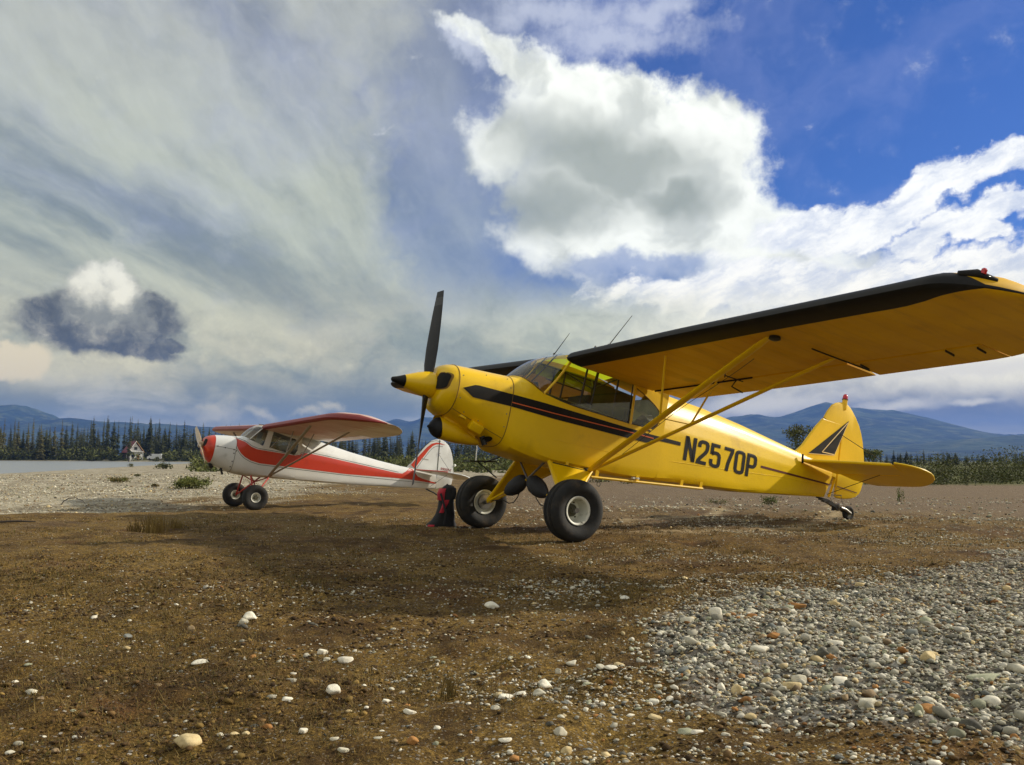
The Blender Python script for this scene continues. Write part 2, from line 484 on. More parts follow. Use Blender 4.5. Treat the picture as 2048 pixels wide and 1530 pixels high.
def mat(name, base, rough=0.5, metal=0.0, var=0.0, vscale=3.0, bump=0.0, bscale=60.0, coat=0.0, spec=0.5, dirt=None, dscale=4.0, damt=0.5):
    m, N, b = new_mat(name)
    tcn = N.n.new('ShaderNodeTexCoord'); V = tcn.outputs['Object']
    colr = None
    if var:
        f = N.ss(N.noise(V, vscale, 5, 0.6), 0.25, 0.75)
        lo = tuple(q * (1 - var) for q in base); hi = tuple(min(q * (1 + var), 1) for q in base)
        colr = N.mix(f, lo, hi)
    if dirt:
        f = N.m('MULTIPLY', N.ss(N.noise(V, dscale, 8, 0.68), 0.50, 0.78), damt)
        colr = N.mix(f, colr if colr is not None else base, dirt)
    if colr is not None: N.put(b.inputs['Base Color'], colr)
    else: b.inputs['Base Color'].default_value = (*base, 1)
    b.inputs['Roughness'].default_value = rough
    b.inputs['Metallic'].default_value = metal
    b.inputs['Specular IOR Level'].default_value = spec
    if coat:
        b.inputs['Coat Weight'].default_value = coat; b.inputs['Coat Roughness'].default_value = 0.12
    if bump:
        bp = N.n.new('ShaderNodeBump'); bp.inputs['Strength'].default_value = bump; bp.inputs['Distance'].default_value = 0.01
        N.put(bp.inputs['Height'], N.noise(V, bscale, 5, 0.6)); N.l.new(bp.outputs[0], b.inputs['Normal'])
    return m


def glass_mat(name, tint, refl=1.0):
    """thin clear acrylic: see-through, with a sky sheen that grows at a grazing view"""
    m, N, b = new_mat(name)
    out = N.n['Material Output']
    N.n.remove(b)
    tr = N.n.new('ShaderNodeBsdfTransparent'); tr.inputs[0].default_value = (*tint, 1)
    gl = N.n.new('ShaderNodeBsdfGlossy'); gl.inputs['Roughness'].default_value = 0.04
    ge = N.n.new('ShaderNodeNewGeometry')
    dt = N.n.new('ShaderNodeVectorMath'); dt.operation = 'DOT_PRODUCT'
    N.l.new(ge.outputs['Normal'], dt.inputs[0]); N.l.new(ge.outputs['Incoming'], dt.inputs[1])
    fz = N.m('MULTIPLY_ADD', N.m('POWER', N.m('SUBTRACT', 1.0, N.m('ABSOLUTE', dt.outputs['Value'])), 5.0), 0.92, 0.07)
    mx = N.n.new('ShaderNodeMixShader')
    N.put(mx.inputs[0], N.m('MULTIPLY', fz, refl, clamp=True))
    N.l.new(tr.outputs[0], mx.inputs[1]); N.l.new(gl.outputs[0], mx.inputs[2]); N.l.new(mx.outputs[0], out.inputs[0])
    return m


# ---------------------------------------------------------------- terrain
RIVER = [(-900, -40), (-400, 10), (-140, 62), (-50, 87), (-62, 135), (-82, 215), (-92, 262), (-100, 300), (-128, 306), (-165, 315), (-230, 318),
         (-420, 330), (-900, 380)]
PATCH_PX = [(1290, 1262), (1370, 1205), (1440, 1200), (1560, 1182), (1660, 1162), (1800, 1138), (2060, 1112), (2300, 1110), (2400, 1540),
            (2060, 1500), (1900, 1470), (1760, 1452), (1640, 1432), (1500, 1412), (1400, 1392), (1350, 1340)]


def flat_pt(px, py, z=0.0):
    d = ray_dir(px, py); k = (z - CAM_H) / d.z
    return (d.x * k, d.y * k)


PATCH = [flat_pt(*q) for q in PATCH_PX]
WATER_Z = -1.0


def base_h(x, y):
    x = np.asarray(x, float); y = np.asarray(y, float)
    d = y - 0.3 * x
    z = -0.36 * sstep(d, 12.5, 21.5) - 0.10 * sstep(d, 24, 45) * sstep(x, 12, -12)
    r = poly_sdist(x, y, RIVER)
    far = sstep(y, 240, 275) * sstep(x, -60, -95)              # the far bank is steeper and higher
    near_t = sstep(r, 0, 42)
    z_near = WATER_Z + 0.03 + (z - WATER_Z - 0.03) * near_t
    z_far = WATER_Z + 0.05 + 1.5 * sstep(r, 1, 14)
    land = np.where(r > 0, z_near * (1 - far) + z_far * far, 0)
    bed = WATER_Z + 0.03 - np.clip(-r * 0.05, 0, 0.8)
    return np.where(r > 0, land, bed)


def relief(x, y):
    x = np.asarray(x, float); y = np.asarray(y, float)
    near = 1 - sstep(np.hypot(x, y), 25, 60)
    a = (fbm(x * 0.9, y * 0.9, 3, 1) - 0.5) * 0.07 + (fbm(x * 4.2, y * 4.2, 4, 2) - 0.5) * 0.075 * (0.6 + 0.8 * vnoise(x * 0.8, y * 0.8, 9))
    a = a + (fbm(x * 19, y * 19, 3, 4) - 0.5) * 0.026
    # keep the ground level where the wheels stand
    for wx, wy in ((0.59, 8.52), (-0.34, 10.12), (4.32, 11.75), (-5.56, 19.19), (-6.46, 20.65), (-1.75, 22.5)):
        a = a * (1 - np.exp(-((x - wx) ** 2 + (y - wy) ** 2) / 0.16))
    return a * near


def height(x, y):
    return base_h(x, y) + relief(x, y)


def on_ground(px, py):
    """where the line of sight through a point of the photograph meets the ground"""
    d = ray_dir(px, py)
    lo, k = 1.0, 1.0
    while k < 3000:
        if CAM_H + d.z * k < float(base_h(d.x * k, d.y * k)): break
        lo = k; k *= 1.02
    hi = k
    for _ in range(30):
        m_ = (lo + hi) / 2
        if CAM_H + d.z * m_ < float(base_h(d.x * m_, d.y * m_)): hi = m_
        else: lo = m_
    return Vector((d.x * hi, d.y * hi, float(height(d.x * hi, d.y * hi))))


def patch_mask(x, y):
    s = poly_sdist(x, y, PATCH)
    s = s + (fbm(x * 1.7, y * 1.7, 4, 21) - 0.5) * 0.9 * np.clip(np.asarray(y) / 5, 0.6, 2.5)
    return sstep(s, 0.28, -0.18)


BAR = [flat_pt(*q, -.33) for q in [(-500, 1085), (-150, 1068), (60, 1052), (250, 1036), (400, 1019), (500, 996), (610, 978), (760, 964), (930, 953), (1110, 947)]] + [(60, 160), (0, 400), (-700, 400), (-300, 20)]


def bar_mask(x, y):
    """the pale stony bar beyond the brown turf"""
    x = np.asarray(x, float); y = np.asarray(y, float)
    s = poly_sdist(x, y, BAR) + (fbm(x * 0.30, y * 0.16, 4, 31) - 0.5) * 8 + (fbm(x * 1.3, y * 0.7, 4, 35) - 0.5) * 4
    return sstep(s, 2.6, -2.8)


def field_mask(x, y):
    """the stony mauve-brown field behind and right of the yellow plane"""
    x = np.asarray(x, float); y = np.asarray(y, float)
    e = y - 0.05 * x + (fbm(x * 0.35, y * 0.2, 4, 33) - 0.5) * 8
    return sstep(e, 9.5, 15.5) * sstep(x / np.maximum(y, .1), -0.12, 0.08)


TRACKS = [[(1150, 1066), (1260, 1069), (1380, 1066), (1520, 1060), (1660, 1054), (1780, 1050)],
          [(1330, 1003), (1400, 1007), (1440, 1014), (1446, 1021), (1420, 1029), (1340, 1035), (1240, 1040)],
          [(1640, 1004), (1668, 1012), (1676, 1022), (1662, 1034), (1620, 1046), (1560, 1052)]]
TRACKS = [[flat_pt(*q) for q in t] for t in TRACKS]


def track_mask(x, y):
    x = np.asarray(x, float); y = np.asarray(y, float)
    d = np.full(x.shape, 1e9)
    for t in TRACKS:
        for (ax, ay), (bx, by) in zip(t, t[1:]):
            ex, ey = bx - ax, by - ay
            k = np.clip(((x - ax) * ex + (y - ay) * ey) / (ex * ex + ey * ey), 0, 1)
            d = np.minimum(d, np.hypot(x - ax - k * ex, y - ay - k * ey))
    return sstep(d, .20, .05)


# a ground sheet whose mesh is fine near the camera and coarse towards the horizon
def axis_steps(lo, hi, centre, fine, half, grow, cap):
    out = [centre]
    for sgn, lim in ((1, hi), (-1, lo)):
        p, st = centre, fine
        while (p - lim) * sgn < 0:
            p += st * sgn
            out.append(p)
            if abs(p - centre) > half: st = min(st * grow, cap)
    a = np.unique(np.clip(np.array(out), lo, hi))
    return a


gx = axis_steps(-5200, 5200, 0.2, 0.028, 1.7, 1.036, 160)
gy = np.concatenate([axis_steps(-260, 1.4, 1.4, 0.3, 0.5, 1.25, 60)[:-1], axis_steps(1.4, 8200, 1.4, 0.024, 2.6, 1.024, 160)])
GX, GY = np.meshgrid(gx, gy)
GZ = height(GX, GY)
nx_, ny_ = len(gx), len(gy)
gi = np.arange(nx_ * ny_).reshape(ny_, nx_)
GF = np.stack([gi[:-1, :-1], gi[:-1, 1:], gi[1:, 1:], gi[1:, :-1]], -1).reshape(-1, 4)


def ground_material():
    m, N, b = new_mat('turf_and_gravel')
    g = N.n.new('ShaderNodeNewGeometry'); Pp = g.outputs['Position']
    a1 = N.n.new('ShaderNodeAttribute'); a1.attribute_name = 'patch'
    a2 = N.n.new('ShaderNodeAttribute'); a2.attribute_name = 'bar'
    a3 = N.n.new('ShaderNodeAttribute'); a3.attribute_name = 'scrub'
    big = N.noise(Pp, 0.55, 5, 0.6); mid = N.noise(Pp, 3.1, 6, 0.65); fine = N.noise(Pp, 34.0, 6, 0.7); f2 = N.noise(Pp, 120.0, 4, 0.7)
    soil = N.mix(N.ss(mid, 0.35, 0.68), (0.090, 0.050, 0.016), (0.270, 0.158, 0.045))
    moss = N.mix(N.ss(fine, 0.36, 0.64), (0.140, 0.088, 0.020), (0.430, 0.270, 0.066))
    turf = N.mix(N.ss(N.m('ADD', N.m('MULTIPLY', big, 1.0), N.m('ADD', N.m('MULTIPLY', fine, 0.25), N.m('MULTIPLY', mid, 0.45))), 0.70, 0.98), soil, moss)
    bare = N.ss(N.noise(Pp, 0.8, 6, 0.7), 0.56, 0.66)
    turf = N.mix(N.m('MULTIPLY', bare, 0.6), turf, N.mix(fine, (0.10, 0.062, 0.032), (0.25, 0.175, 0.10)))
    red = N.ss(N.noise(Pp, 1.3, 5, 0.6), 0.54, 0.74)
    turf = N.mix(N.m('MULTIPLY', red, 0.65), turf, (0.200, 0.085, 0.030))
    turf = N.mix(N.ss(f2, 0.40, 0.66), N.mix(0.70, turf, (0.030, 0.017, 0.006)), turf)
    lump = N.noise(Pp, 13.0, 4, 0.65)
    turf = N.mix(N.m('MULTIPLY', N.ss(lump, 0.54, 0.68), 0.72), turf, (0.050, 0.026, 0.010))
    turf = N.mix(N.m('MULTIPLY', N.ss(N.noise(Pp, 7.0, 5, 0.7), 0.58, 0.72), 0.5), turf, (0.040, 0.024, 0.009))
    # small chips of stone too small to build one by one
    vd = N.vor(Pp, 46.0); vc = N.vor(Pp, 46.0, 'Color')
    vr = N.sep(vc)
    chip = N.m('MULTIPLY', N.ss(vd, 0.34, 0.24), N.ss(vr[0], 0.72, 0.80))
    chipc = N.mix(vr[1], (0.20, 0.17, 0.13), (0.62, 0.57, 0.48))
    turf = N.mix(N.m('MULTIPLY', chip, N.ss(mid, 0.34, 0.58)), turf, chipc)
    g2 = N.sep(N.vor(Pp, 105.0, 'Color')); gd = N.vor(Pp, 105.0)
    turf = N.mix(N.m('MULTIPLY', N.m('MULTIPLY', N.ss(gd, 0.40, 0.25), N.ss(g2[0], 0.70, 0.80)), N.ss(big, 0.36, 0.58)), turf, N.mix(g2[1], (0.16, 0.135, 0.10), (0.44, 0.39, 0.30)))
    # gravel: sand between the built pebbles near by, and pebbles as texture far away
    v1 = N.vor(Pp, 24.0, 'Color'); v1d = N.vor(Pp, 24.0)
    v2 = N.sep(v1)
    stone = N.mix(N.ss(v2[0], 0.2, 0.95), N.mix(v2[1], (0.10, 0.11, 0.115), (0.24, 0.20, 0.15)), (0.52, 0.49, 0.42))
    stone = N.mix(N.ss(v1d, 0.30, 0.62), stone, (0.13, 0.11, 0.08))
    sand = N.mix(fine, (0.09, 0.078, 0.060), (0.22, 0.19, 0.145))
    gravel = N.mix(0.75, sand, stone)
    barv = N.vor(Pp, 9.0, 'Color'); bv = N.sep(barv)
    bars = N.mix(N.ss(bv[0], 0.25, 0.9), (0.13, 0.105, 0.07), (0.62, 0.56, 0.42))
    barl = N.sep(N.vor(N.vm('MULTIPLY', Pp, (1.0, 0.35, 1.0)), 2.2, 'Color'))
    bars = N.mix(0.5, bars, N.mix(N.ss(barl[0], 0.3, 0.85), (0.15, 0.115, 0.07), (0.60, 0.54, 0.40)))
    bars = N.mix(0.30, bars, N.mix(N.ss(mid, 0.3, 0.7), (0.24, 0.20, 0.13), (0.46, 0.40, 0.28)))
    bars = N.mix(N.m('MULTIPLY', N.ss(big, 0.52, 0.68), 0.5), bars, (0.15, 0.12, 0.055))
    a4 = N.n.new('ShaderNodeAttribute'); a4.attribute_name = 'field'
    a5 = N.n.new('ShaderNodeAttribute'); a5.attribute_name = 'track'
    fld = N.mix(N.ss(fine, 0.34, 0.66), (0.085, 0.056, 0.032), (0.250, 0.185, 0.115))
    fld = N.mix(N.m('MULTIPLY', chip, 0.8), fld, chipc)
    turf = N.mix(N.m('MULTIPLY', a4.outputs['Fac'], 0.85), turf, fld)
    turf = N.mix(N.m('MULTIPLY', a5.outputs['Fac'], N.ss(mid, 0.30, 0.60)), turf, (0.40, 0.31, 0.175))
    cl = N.mix(N.m('MULTIPLY', a2.outputs['Fac'], N.ss(N.m('ADD', a2.outputs['Fac'], N.m('MULTIPLY', N.m('ADD', N.m('SUBTRACT', mid, 0.5), N.m('SUBTRACT', fine, 0.5)), 1.1)), 0.28, 0.70)), turf, bars)
    cl = N.mix(N.ss(N.m('ADD', a1.outputs['Fac'], N.m('MULTIPLY', N.m('SUBTRACT', fine, 0.5), 0.9)), 0.35, 0.65), cl, gravel)
    cl = N.mix(a3.outputs['Fac'], cl, N.mix(mid, (0.070, 0.080, 0.022), (0.150, 0.145, 0.045)))
    N.put(b.inputs['Base Color'], cl)
    b.inputs['Roughness'].default_value = 0.95
    b.inputs['Specular IOR Level'].default_value = 0.15
    bp = N.n.new('ShaderNodeBump'); bp.inputs['Strength'].default_value = 0.9; bp.inputs['Distance'].default_value = 0.02
    N.put(bp.inputs['Height'], N.m('ADD', N.m('MULTIPLY', fine, 0.9), N.m('ADD', N.m('MULTIPLY', f2, 0.45), N.m('MULTIPLY', chip, 0.5))))
    N.l.new(bp.outputs[0], b.inputs['Normal'])
    return m


me = np_mesh('ground', np.stack([GX, GY, GZ], -1).reshape(-1, 3), GF, [ground_material()])
def add_attr(me, name, val):
    at = me.attributes.new(name, 'FLOAT', 'POINT'); at.data.foreach_set('value', np.ascontiguousarray(val, np.float32).ravel())
near_ = (GY < 60)
pm = np.zeros_like(GX); pm[near_] = patch_mask(GX[near_], GY[near_])
add_attr(me, 'patch', pm)
add_attr(me, 'bar', bar_mask(GX, GY))
add_attr(me, 'field', field_mask(GX, GY))
tm = np.zeros_like(GX); tm[near_] = track_mask(GX[near_], GY[near_]); add_attr(me, 'track', tm)
rd = poly_sdist(GX, GY, RIVER)
scr = sstep(GY, 240, 275) * sstep(GX, -55, -95) * sstep(rd, 2, 7)
scr = np.maximum(scr, sstep(GY - 0.08 * GX, 110, 150) * sstep(rd, 10, 40))
scr = np.maximum(scr, sstep(GY, 40, 46) * sstep(GX, 9, 14))
add_attr(me, 'scrub', scr)
ground = bpy.data.objects.new('ground', me); col.objects.link(ground)
tag(ground, kind='structure', label='brown mossy turf and pale gravel bar by the river')

# ---------------------------------------------------------------- river
m_water, N, b = new_mat('river_water')
b.inputs['Base Color'].default_value = (0.24, 0.255, 0.255, 1)
b.inputs['Roughness'].default_value = 0.34
b.inputs['IOR'].default_value = 1.33
g_ = N.n.new('ShaderNodeNewGeometry')
bp = N.n.new('ShaderNodeBump'); bp.inputs['Strength'].default_value = 0.5; bp.inputs['Distance'].default_value = 0.06
N.put(bp.inputs['Height'], N.noise(N.vm('MULTIPLY', g_.outputs['Position'], (1.0, 0.45, 1.0)), 1.1, 5, 0.6))
N.l.new(bp.outputs[0], b.inputs['Normal'])
w = MB()
wr = [(x * 1.0, y) for x, y in RIVER]
w.add([(-900, -60, WATER_Z), (-20, -60, WATER_Z), (-20, 420, WATER_Z), (-900, 420, WATER_Z)], [(0, 1, 2, 3)], 0, False)
river = w.obj('river', [m_water], sharp=0)
tag(river, kind='structure', label='pale shallow river beyond the gravel bar')

# ---------------------------------------------------------------- mountains
m_mtn, N, b = new_mat('forested_slope')
g_ = N.n.new('ShaderNodeNewGeometry')
n1 = N.noise(g_.outputs['Position'], 0.004, 6, 0.6); n2 = N.noise(g_.outputs['Position'], 0.03, 5, 0.65)
cl = N.mix(N.ss(n1, 0.42, 0.62), (0.018, 0.030, 0.016), (0.060, 0.085, 0.032))
cl = N.mix(N.ss(n2, 0.45, 0.7), cl, N.mix(0.5, cl, (0.012, 0.018, 0.010)))
n3 = N.noise(g_.outputs['Position'], 0.011, 6, 0.62)
cl = N.mix(N.ss(n3, 0.50, 0.66), cl, (0.110, 0.125, 0.055))
bp = N.n.new('ShaderNodeBump'); bp.inputs['Strength'].default_value = 1.0; bp.inputs['Distance'].default_value = 30.0
N.put(bp.inputs['Height'], N.noise(g_.outputs['Position'], 0.006, 7, 0.6)); N.l.new(bp.outputs[0], b.inputs['Normal'])
N.put(b.inputs['Base Color'], cl); b.inputs['Roughness'].default_value = 0.95; b.inputs['Specular IOR Level'].default_value = 0.1


def mountain(pts, dist, depth, seed, label):
    xs = np.array([q[0] for q in pts], float); ys = np.array([q[1] for q in pts], float)
    n = int((xs[-1] - xs[0]) / 6)
    px = np.linspace(xs[0], xs[-1], n)
    # smooth interpolation of the skyline, plus tree-and-rock roughness
    py = np.interp(px, xs, ys)
    k = np.ones(5) / 5; pyp = np.pad(py, 2, mode='edge'); py = np.convolve(pyp, k, 'valid')
    rows = 26
    V = []
    for j in range(rows + 3):
        for i in range(n):
            d = ray_dir(px[i], py[i]); d = d / d.y
            hz = CAM_H + d.z * dist
            t = (j - 3) / (rows - 1)
            rough = (vnoise(px[i] * 0.09, 3.0, seed) - 0.5) * dist * 0.0016
            if t < 0:
                yy = dist - t * depth * 0.5; z = (hz + rough) * (1 + t * 2.2)
            else:
                ridg = abs(fbm(px[i] * 0.011 + t * 0.5, t * 1.8, 4, seed + 5) - 0.5) * 2
                yy = dist - t * depth * (0.82 + 0.35 * (ridg - 0.3)); z = (hz + rough) * (1 - t) ** (1.15 + 0.7 * (ridg - 0.3)) - 3 * t
            V.append((d.x * dist + (yy - dist) * d.x * 0.15, yy, max(z, -1.8)))
    V = np.array(V)
    gi = np.arange((rows + 3) * n).reshape(rows + 3, n)
    F = np.stack([gi[:-1, :-1], gi[1:, :-1], gi[1:, 1:], gi[:-1, 1:]], -1).reshape(-1, 4)
    o = bpy.data.objects.new('mountain', np_mesh('mountain', V, F, [m_mtn])); col.objects.link(o)
    return tag(o, label, kind='structure')


mountain([(900, 880), (1100, 868), (1250, 856), (1380, 843), (1440, 838), (1490, 830), (1511, 826), (1540, 836), (1580, 829), (1605, 818), (1640, 807), (1661, 803), (1680, 811),
          (1720, 817), (1790, 820), (1850, 834), (1910, 853), (1960, 866), (2010, 869), (2060, 868), (2250, 874), (2450, 885), (2700, 900)], 5200, 2300, 1,
         'broad blue mountain behind the tail of the yellow plane')
mountain([(1450, 905), (1600, 900), (1740, 893), (1820, 889), (1900, 880), (1980, 874), (2060, 868), (2200, 862), (2450, 870), (2700, 890)], 3400, 1200, 2,
         'low dark foothill at the right in front of the broad mountain')
mountain([(600, 885), (700, 866), (740, 852), (770, 843), (785, 838), (800, 838), (818, 846), (838, 836), (860, 833), (880, 838), (905, 846), (960, 860), (1060, 876), (1200, 892)], 5300, 2200, 3,
         'blue twin-topped mountain between the two planes')
mountain([(-600, 870), (-400, 850), (-200, 828), (-60, 815), (5, 810), (30, 809), (60, 813), (90, 824), (125, 838), (200, 858), (300, 878)], 4800, 1700, 4,
         'rounded violet-blue hill at the left edge')
mountain([(-200, 870), (0, 850), (90, 838), (130, 836), (165, 838), (210, 844), (270, 846), (340, 849), (420, 854), (520, 862), (620, 868), (760, 880)], 4300, 1500, 5,
         'long low blue ridge behind the spruces at the left')


# ---------------------------------------------------------------- trees
def leaf_mat(name, a, b_, trans=0.25, scale=0.35):
    m, N, b = new_mat(name)
    g = N.n.new('ShaderNodeNewGeometry')
    f = N.ss(N.noise(g.outputs['Position'], scale, 4, 0.65), 0.32, 0.68)
    oi = N.n.new('ShaderNodeObjectInfo')
    cl = N.mix(f, a, b_)
    cl = N.mix(N.m('MULTIPLY', oi.outputs['Random'], 0.45), cl, tuple(0.55 * q for q in a))
    N.put(b.inputs['Base Color'], cl)
    b.inputs['Roughness'].default_value = 0.75
    b.inputs['Specular IOR Level'].default_value = 0.2
    return m


m_spruce = leaf_mat('spruce_needles', (0.036, 0.044, 0.016), (0.092, 0.098, 0.034), scale=0.25)
m_spruce_y = leaf_mat('pale_spruce_needles', (0.075, 0.072, 0.023), (0.150, 0.135, 0.044), scale=0.25)
m_bark = mat('grey_bark', (0.07, 0.055, 0.042), 0.9, var=0.3, vscale=2)
m_willow = leaf_mat('willow_leaves', (0.080, 0.098, 0.024), (0.215, 0.220, 0.060), scale=0.22)
m_willow_d = leaf_mat('dark_willow_leaves', (0.055, 0.060, 0.022), (0.145, 0.142, 0.052), scale=0.9)
m_bush = leaf_mat('bush_leaves', (0.045, 0.062, 0.012), (0.145, 0.165, 0.035), scale=2.2)
m_lime = leaf_mat('fresh_leaves', (0.075, 0.125, 0.014), (0.190, 0.250, 0.040), scale=9)
m_dry = leaf_mat('dry_grass', (0.120, 0.080, 0.022), (0.270, 0.190, 0.060), scale=3)
m_moss = leaf_mat('moss_and_stalks', (0.090, 0.055, 0.014), (0.360, 0.235, 0.055), scale=1.7)


def spruce_mesh(seed, whorls=30, per=6, slim=1.0):
    r = random.Random(seed)
    w = MB()
    lean = (r.uniform(-.02, .02), r.uniform(-.02, .02))
    w.tube([(0, 0, 0), (lean[0] * .5, lean[1] * .5, .5), (lean[0], lean[1], 1.0)], [0.012, 0.008, 0.001], 5, 1, caps=False)
    bottom = r.uniform(0.06, 0.20)
    for i in range(whorls):
        t = i / (whorls - 1)
        z = bottom + (1 - bottom) * t ** 0.95
        rad = slim * 0.095 * (1 - t) ** 0.75 * r.uniform(0.65, 1.3) + 0.006
        if r.random() < 0.10: rad *= 0.5
        cx, cy = lean[0] * z, lean[1] * z
        a0 = r.uniform(0, 6.28)
        for k in range(per):
            a = a0 + 6.2832 * k / per + r.uniform(-.35, .35)
            rr = rad * r.uniform(0.6, 1.25)
            ca, sa = math.cos(a), math.sin(a)
            dr = rr * r.uniform(0.25, 0.75)
            wd = rr * r.uniform(0.28, 0.42) + 0.003
            tip = (cx + ca * rr, cy + sa * rr, z - dr)
            midp = (cx + ca * rr * .55, cy + sa * rr * .55, z - dr * .35)
            l = (midp[0] - sa * wd, midp[1] + ca * wd, midp[2] - wd * .7)
            q = (midp[0] + sa * wd, midp[1] - ca * wd, midp[2] - wd * .7)
            w.add([(cx, cy, z + .006), l, tip, q], [(0, 1, 2), (0, 2, 3)], 0, False)
            w.add([midp, tip, (cx + ca * rr * .7, cy + sa * rr * .7, z - dr - rr * .35)], [(0, 1, 2)], 0, False)
    return w


spruce_protos = []
for s_ in range(10):
    wb = spruce_mesh(40 + s_, slim=random.choice([0.75, 0.9, 1.0, 1.15, 1.3]))
    spruce_protos.append((wb.mesh('spruce_dark', [m_spruce, m_bark], sharp=0), wb.mesh('spruce_pale', [m_spruce_y, m_bark], sharp=0)))

G_SPR = 'spruces in the wood across the valley'
SPR_LAB = {0: 'narrow dark spruce among many in the wood beyond the river', 1: 'slightly paler spruce among many in the wood beyond the river'}
n_spruce = 0


def spruce(px, top_y, dist, pale=0, label=None, slim=1.0):
    """a spruce whose top shows at height top_y of the photograph, standing at a distance"""
    global n_spruce
    d = ray_dir(px, top_y); d = d / d.y
    x, y = d.x * dist, dist
    z0 = float(base_h(x, y)) - 0.2
    h = CAM_H + d.z * dist - z0
    o = bpy.data.objects.new('spruce_tree', random.choice(spruce_protos)[pale])
    col.objects.link(o)
    o.location = (x, y, z0); o.scale = (h ** 0.5 * 3.6 * slim, h ** 0.5 * 3.6 * slim, h)
    o.rotation_euler = (0, 0, random.uniform(0, 6.28))
    n_spruce += 1
    return tag(o, label or SPR_LAB[pale], 'spruce tree', G_SPR)


# tops read off the photograph, left to right
TOPS = [(-8, 846), (9, 836), (23, 848), (32, 838), (38, 840), (47, 858), (57, 846), (67, 834), (79, 850), (84, 847), (93, 856), (102, 852), (111, 850), (126, 838), (134, 848), (146, 842),
        (156, 845), (163, 856), (171, 851), (183, 840), (189, 832), (197, 856), (208, 838), (215, 832), (218, 831), (228, 840), (238, 841), (250, 843), (264, 832), (270, 846), (277, 838),
        (288, 852), (301, 832), (304, 838), (311, 846), (320, 837), (330, 852), (340, 844), (355, 845), (369, 840), (375, 850), (383, 856), (392, 868), (408, 845), (419, 858), (432, 860), (452, 849), (461, 848), (479, 846), (492, 862),
        (505, 866), (516, 864)]
ORD = ['first', 'second', 'third', 'fourth', 'fifth', 'sixth', 'seventh', 'eighth', 'ninth', 'tenth', 'eleventh', 'twelfth', 'thirteenth', 'fourteenth', 'fifteenth', 'sixteenth', 'seventeenth', 'eighteenth', 'nineteenth',
       'twentieth', 'twenty-first', 'twenty-second', 'twenty-third', 'twenty-fourth', 'twenty-fifth', 'twenty-sixth', 'twenty-seventh', 'twenty-eighth', 'twenty-ninth', 'thirtieth']
def along(x, xs, ref, what):
    """label by counting outwards from a landmark"""
    side_ = sorted([q for q in xs if (q < ref) == (x < ref)], key=lambda q: abs(q - ref))
    return f'{ORD[side_.index(x)]} {what}'
for i, (x_, y_) in enumerate(TOPS):
    lab = along(x_, [q[0] for q in TOPS], 256, 'tall spruce to the left of the cabin, counted from the cabin outwards' if x_ < 256 else 'tall spruce to the right of the cabin, counted from the cabin outwards')
    spruce(x_, y_, random.uniform(322, 352), 1 if (x_ < 150 and random.random() < 0.45) else 0, lab)
spruce(261, 834, 298, 0, 'lone dark spruce right in front of the white cabin')
for i in range(62):                                               # lower trees between them
    x_ = random.uniform(-20, 545)
    spruce(x_, random.uniform(852, 874), random.uniform(318, 345), 1 if (x_ < 170 and random.random() < 0.6) else 0, 'low spruce filling a gap between tall ones left of the cabin' if x_ < 250 else 'low spruce filling a gap between tall ones right of the cabin')
for i in range(74):                                               # the wood goes on behind the white plane and under the yellow nose
    x_ = random.uniform(520, 1075)
    y_ = random.uniform(868, 886) - (10 if random.random() < .2 else 0) + (6 if x_ > 880 else 0)
    spruce(x_, y_, random.uniform(250, 330), 0, 'dark spruce of the wood seen above the white fuselage' if x_ < 820 else 'dark spruce of the wood seen under the yellow nose')
RSP = [(1745, 905), (1760, 901), (1772, 906), (1786, 897), (1795, 904), (1800, 900), (1812, 899), (1822, 905), (1834, 906), (1848, 896), (1858, 905), (1875, 903), (1886, 897), (1897, 905), (1895, 899), (1911, 904),
               (1933, 906), (1966, 903), (1990, 903), (2002, 908), (2030, 904), (2044, 902), (2062, 904), (1390, 892), (1430, 895), (1470, 897), (1500, 899), (1540, 899), (1560, 903), (1580, 902)]
RT = [q[0] for q in RSP]
for x_, y_ in RSP:
    x0_ = x_
    y_ += 12 if 1380 < x_ < 1600 else random.choice((0, 2, 5))
    spruce(x_, y_, random.uniform(205, 250), 0, along(x0_, RT, 1730, 'small spruce above the scrub right of the yellow rudder, counted from the rudder') if x0_ > 1730 else 'small spruce of the low wood behind the yellow rear fuselage', 1.1)

# the rest of the wood, which reads as one mass
def mass_mesh(specs, kind_w=14, per=5):
    w = MB()
    for (x, y, z, h, sd) in specs:
        t = spruce_mesh(sd, kind_w, per, 1.15)
        k = h ** 0.5 * 3.8
        vs = [(x + a * k, y + b * k, z + c * h) for a, b, c in t.v]
        o = len(w.v); w.v += vs
        w.f += [tuple(i + o for i in f) for f in t.f]; w.mi += t.mi; w.sm += t.sm
    return w
sp = []
for i in range(430):
    px = random.uniform(-160, 1180); D_ = random.uniform(345, 460) if px < 560 else random.uniform(300, 420)
    d = ray_dir(px, random.uniform(862, 884)); d = d / d.y
    sp.append((d.x * D_, D_, float(base_h(d.x * D_, D_)) - .2, CAM_H + d.z * D_ + 1, random.randrange(40)))
for i in range(150):
    px = random.uniform(1180, 2260); D_ = random.uniform(255, 330)
    d = ray_dir(px, random.uniform(909, 916)); d = d / d.y
    sp.append((d.x * D_, D_, float(base_h(d.x * D_, D_)) - .2, CAM_H + d.z * D_ + 1, random.randrange(40)))
wood = mass_mesh(sp).obj('spruce_wood', [m_spruce, m_bark], sharp=0)
tag(wood, 'dark spruce wood standing dense behind the separate trees', kind='stuff')


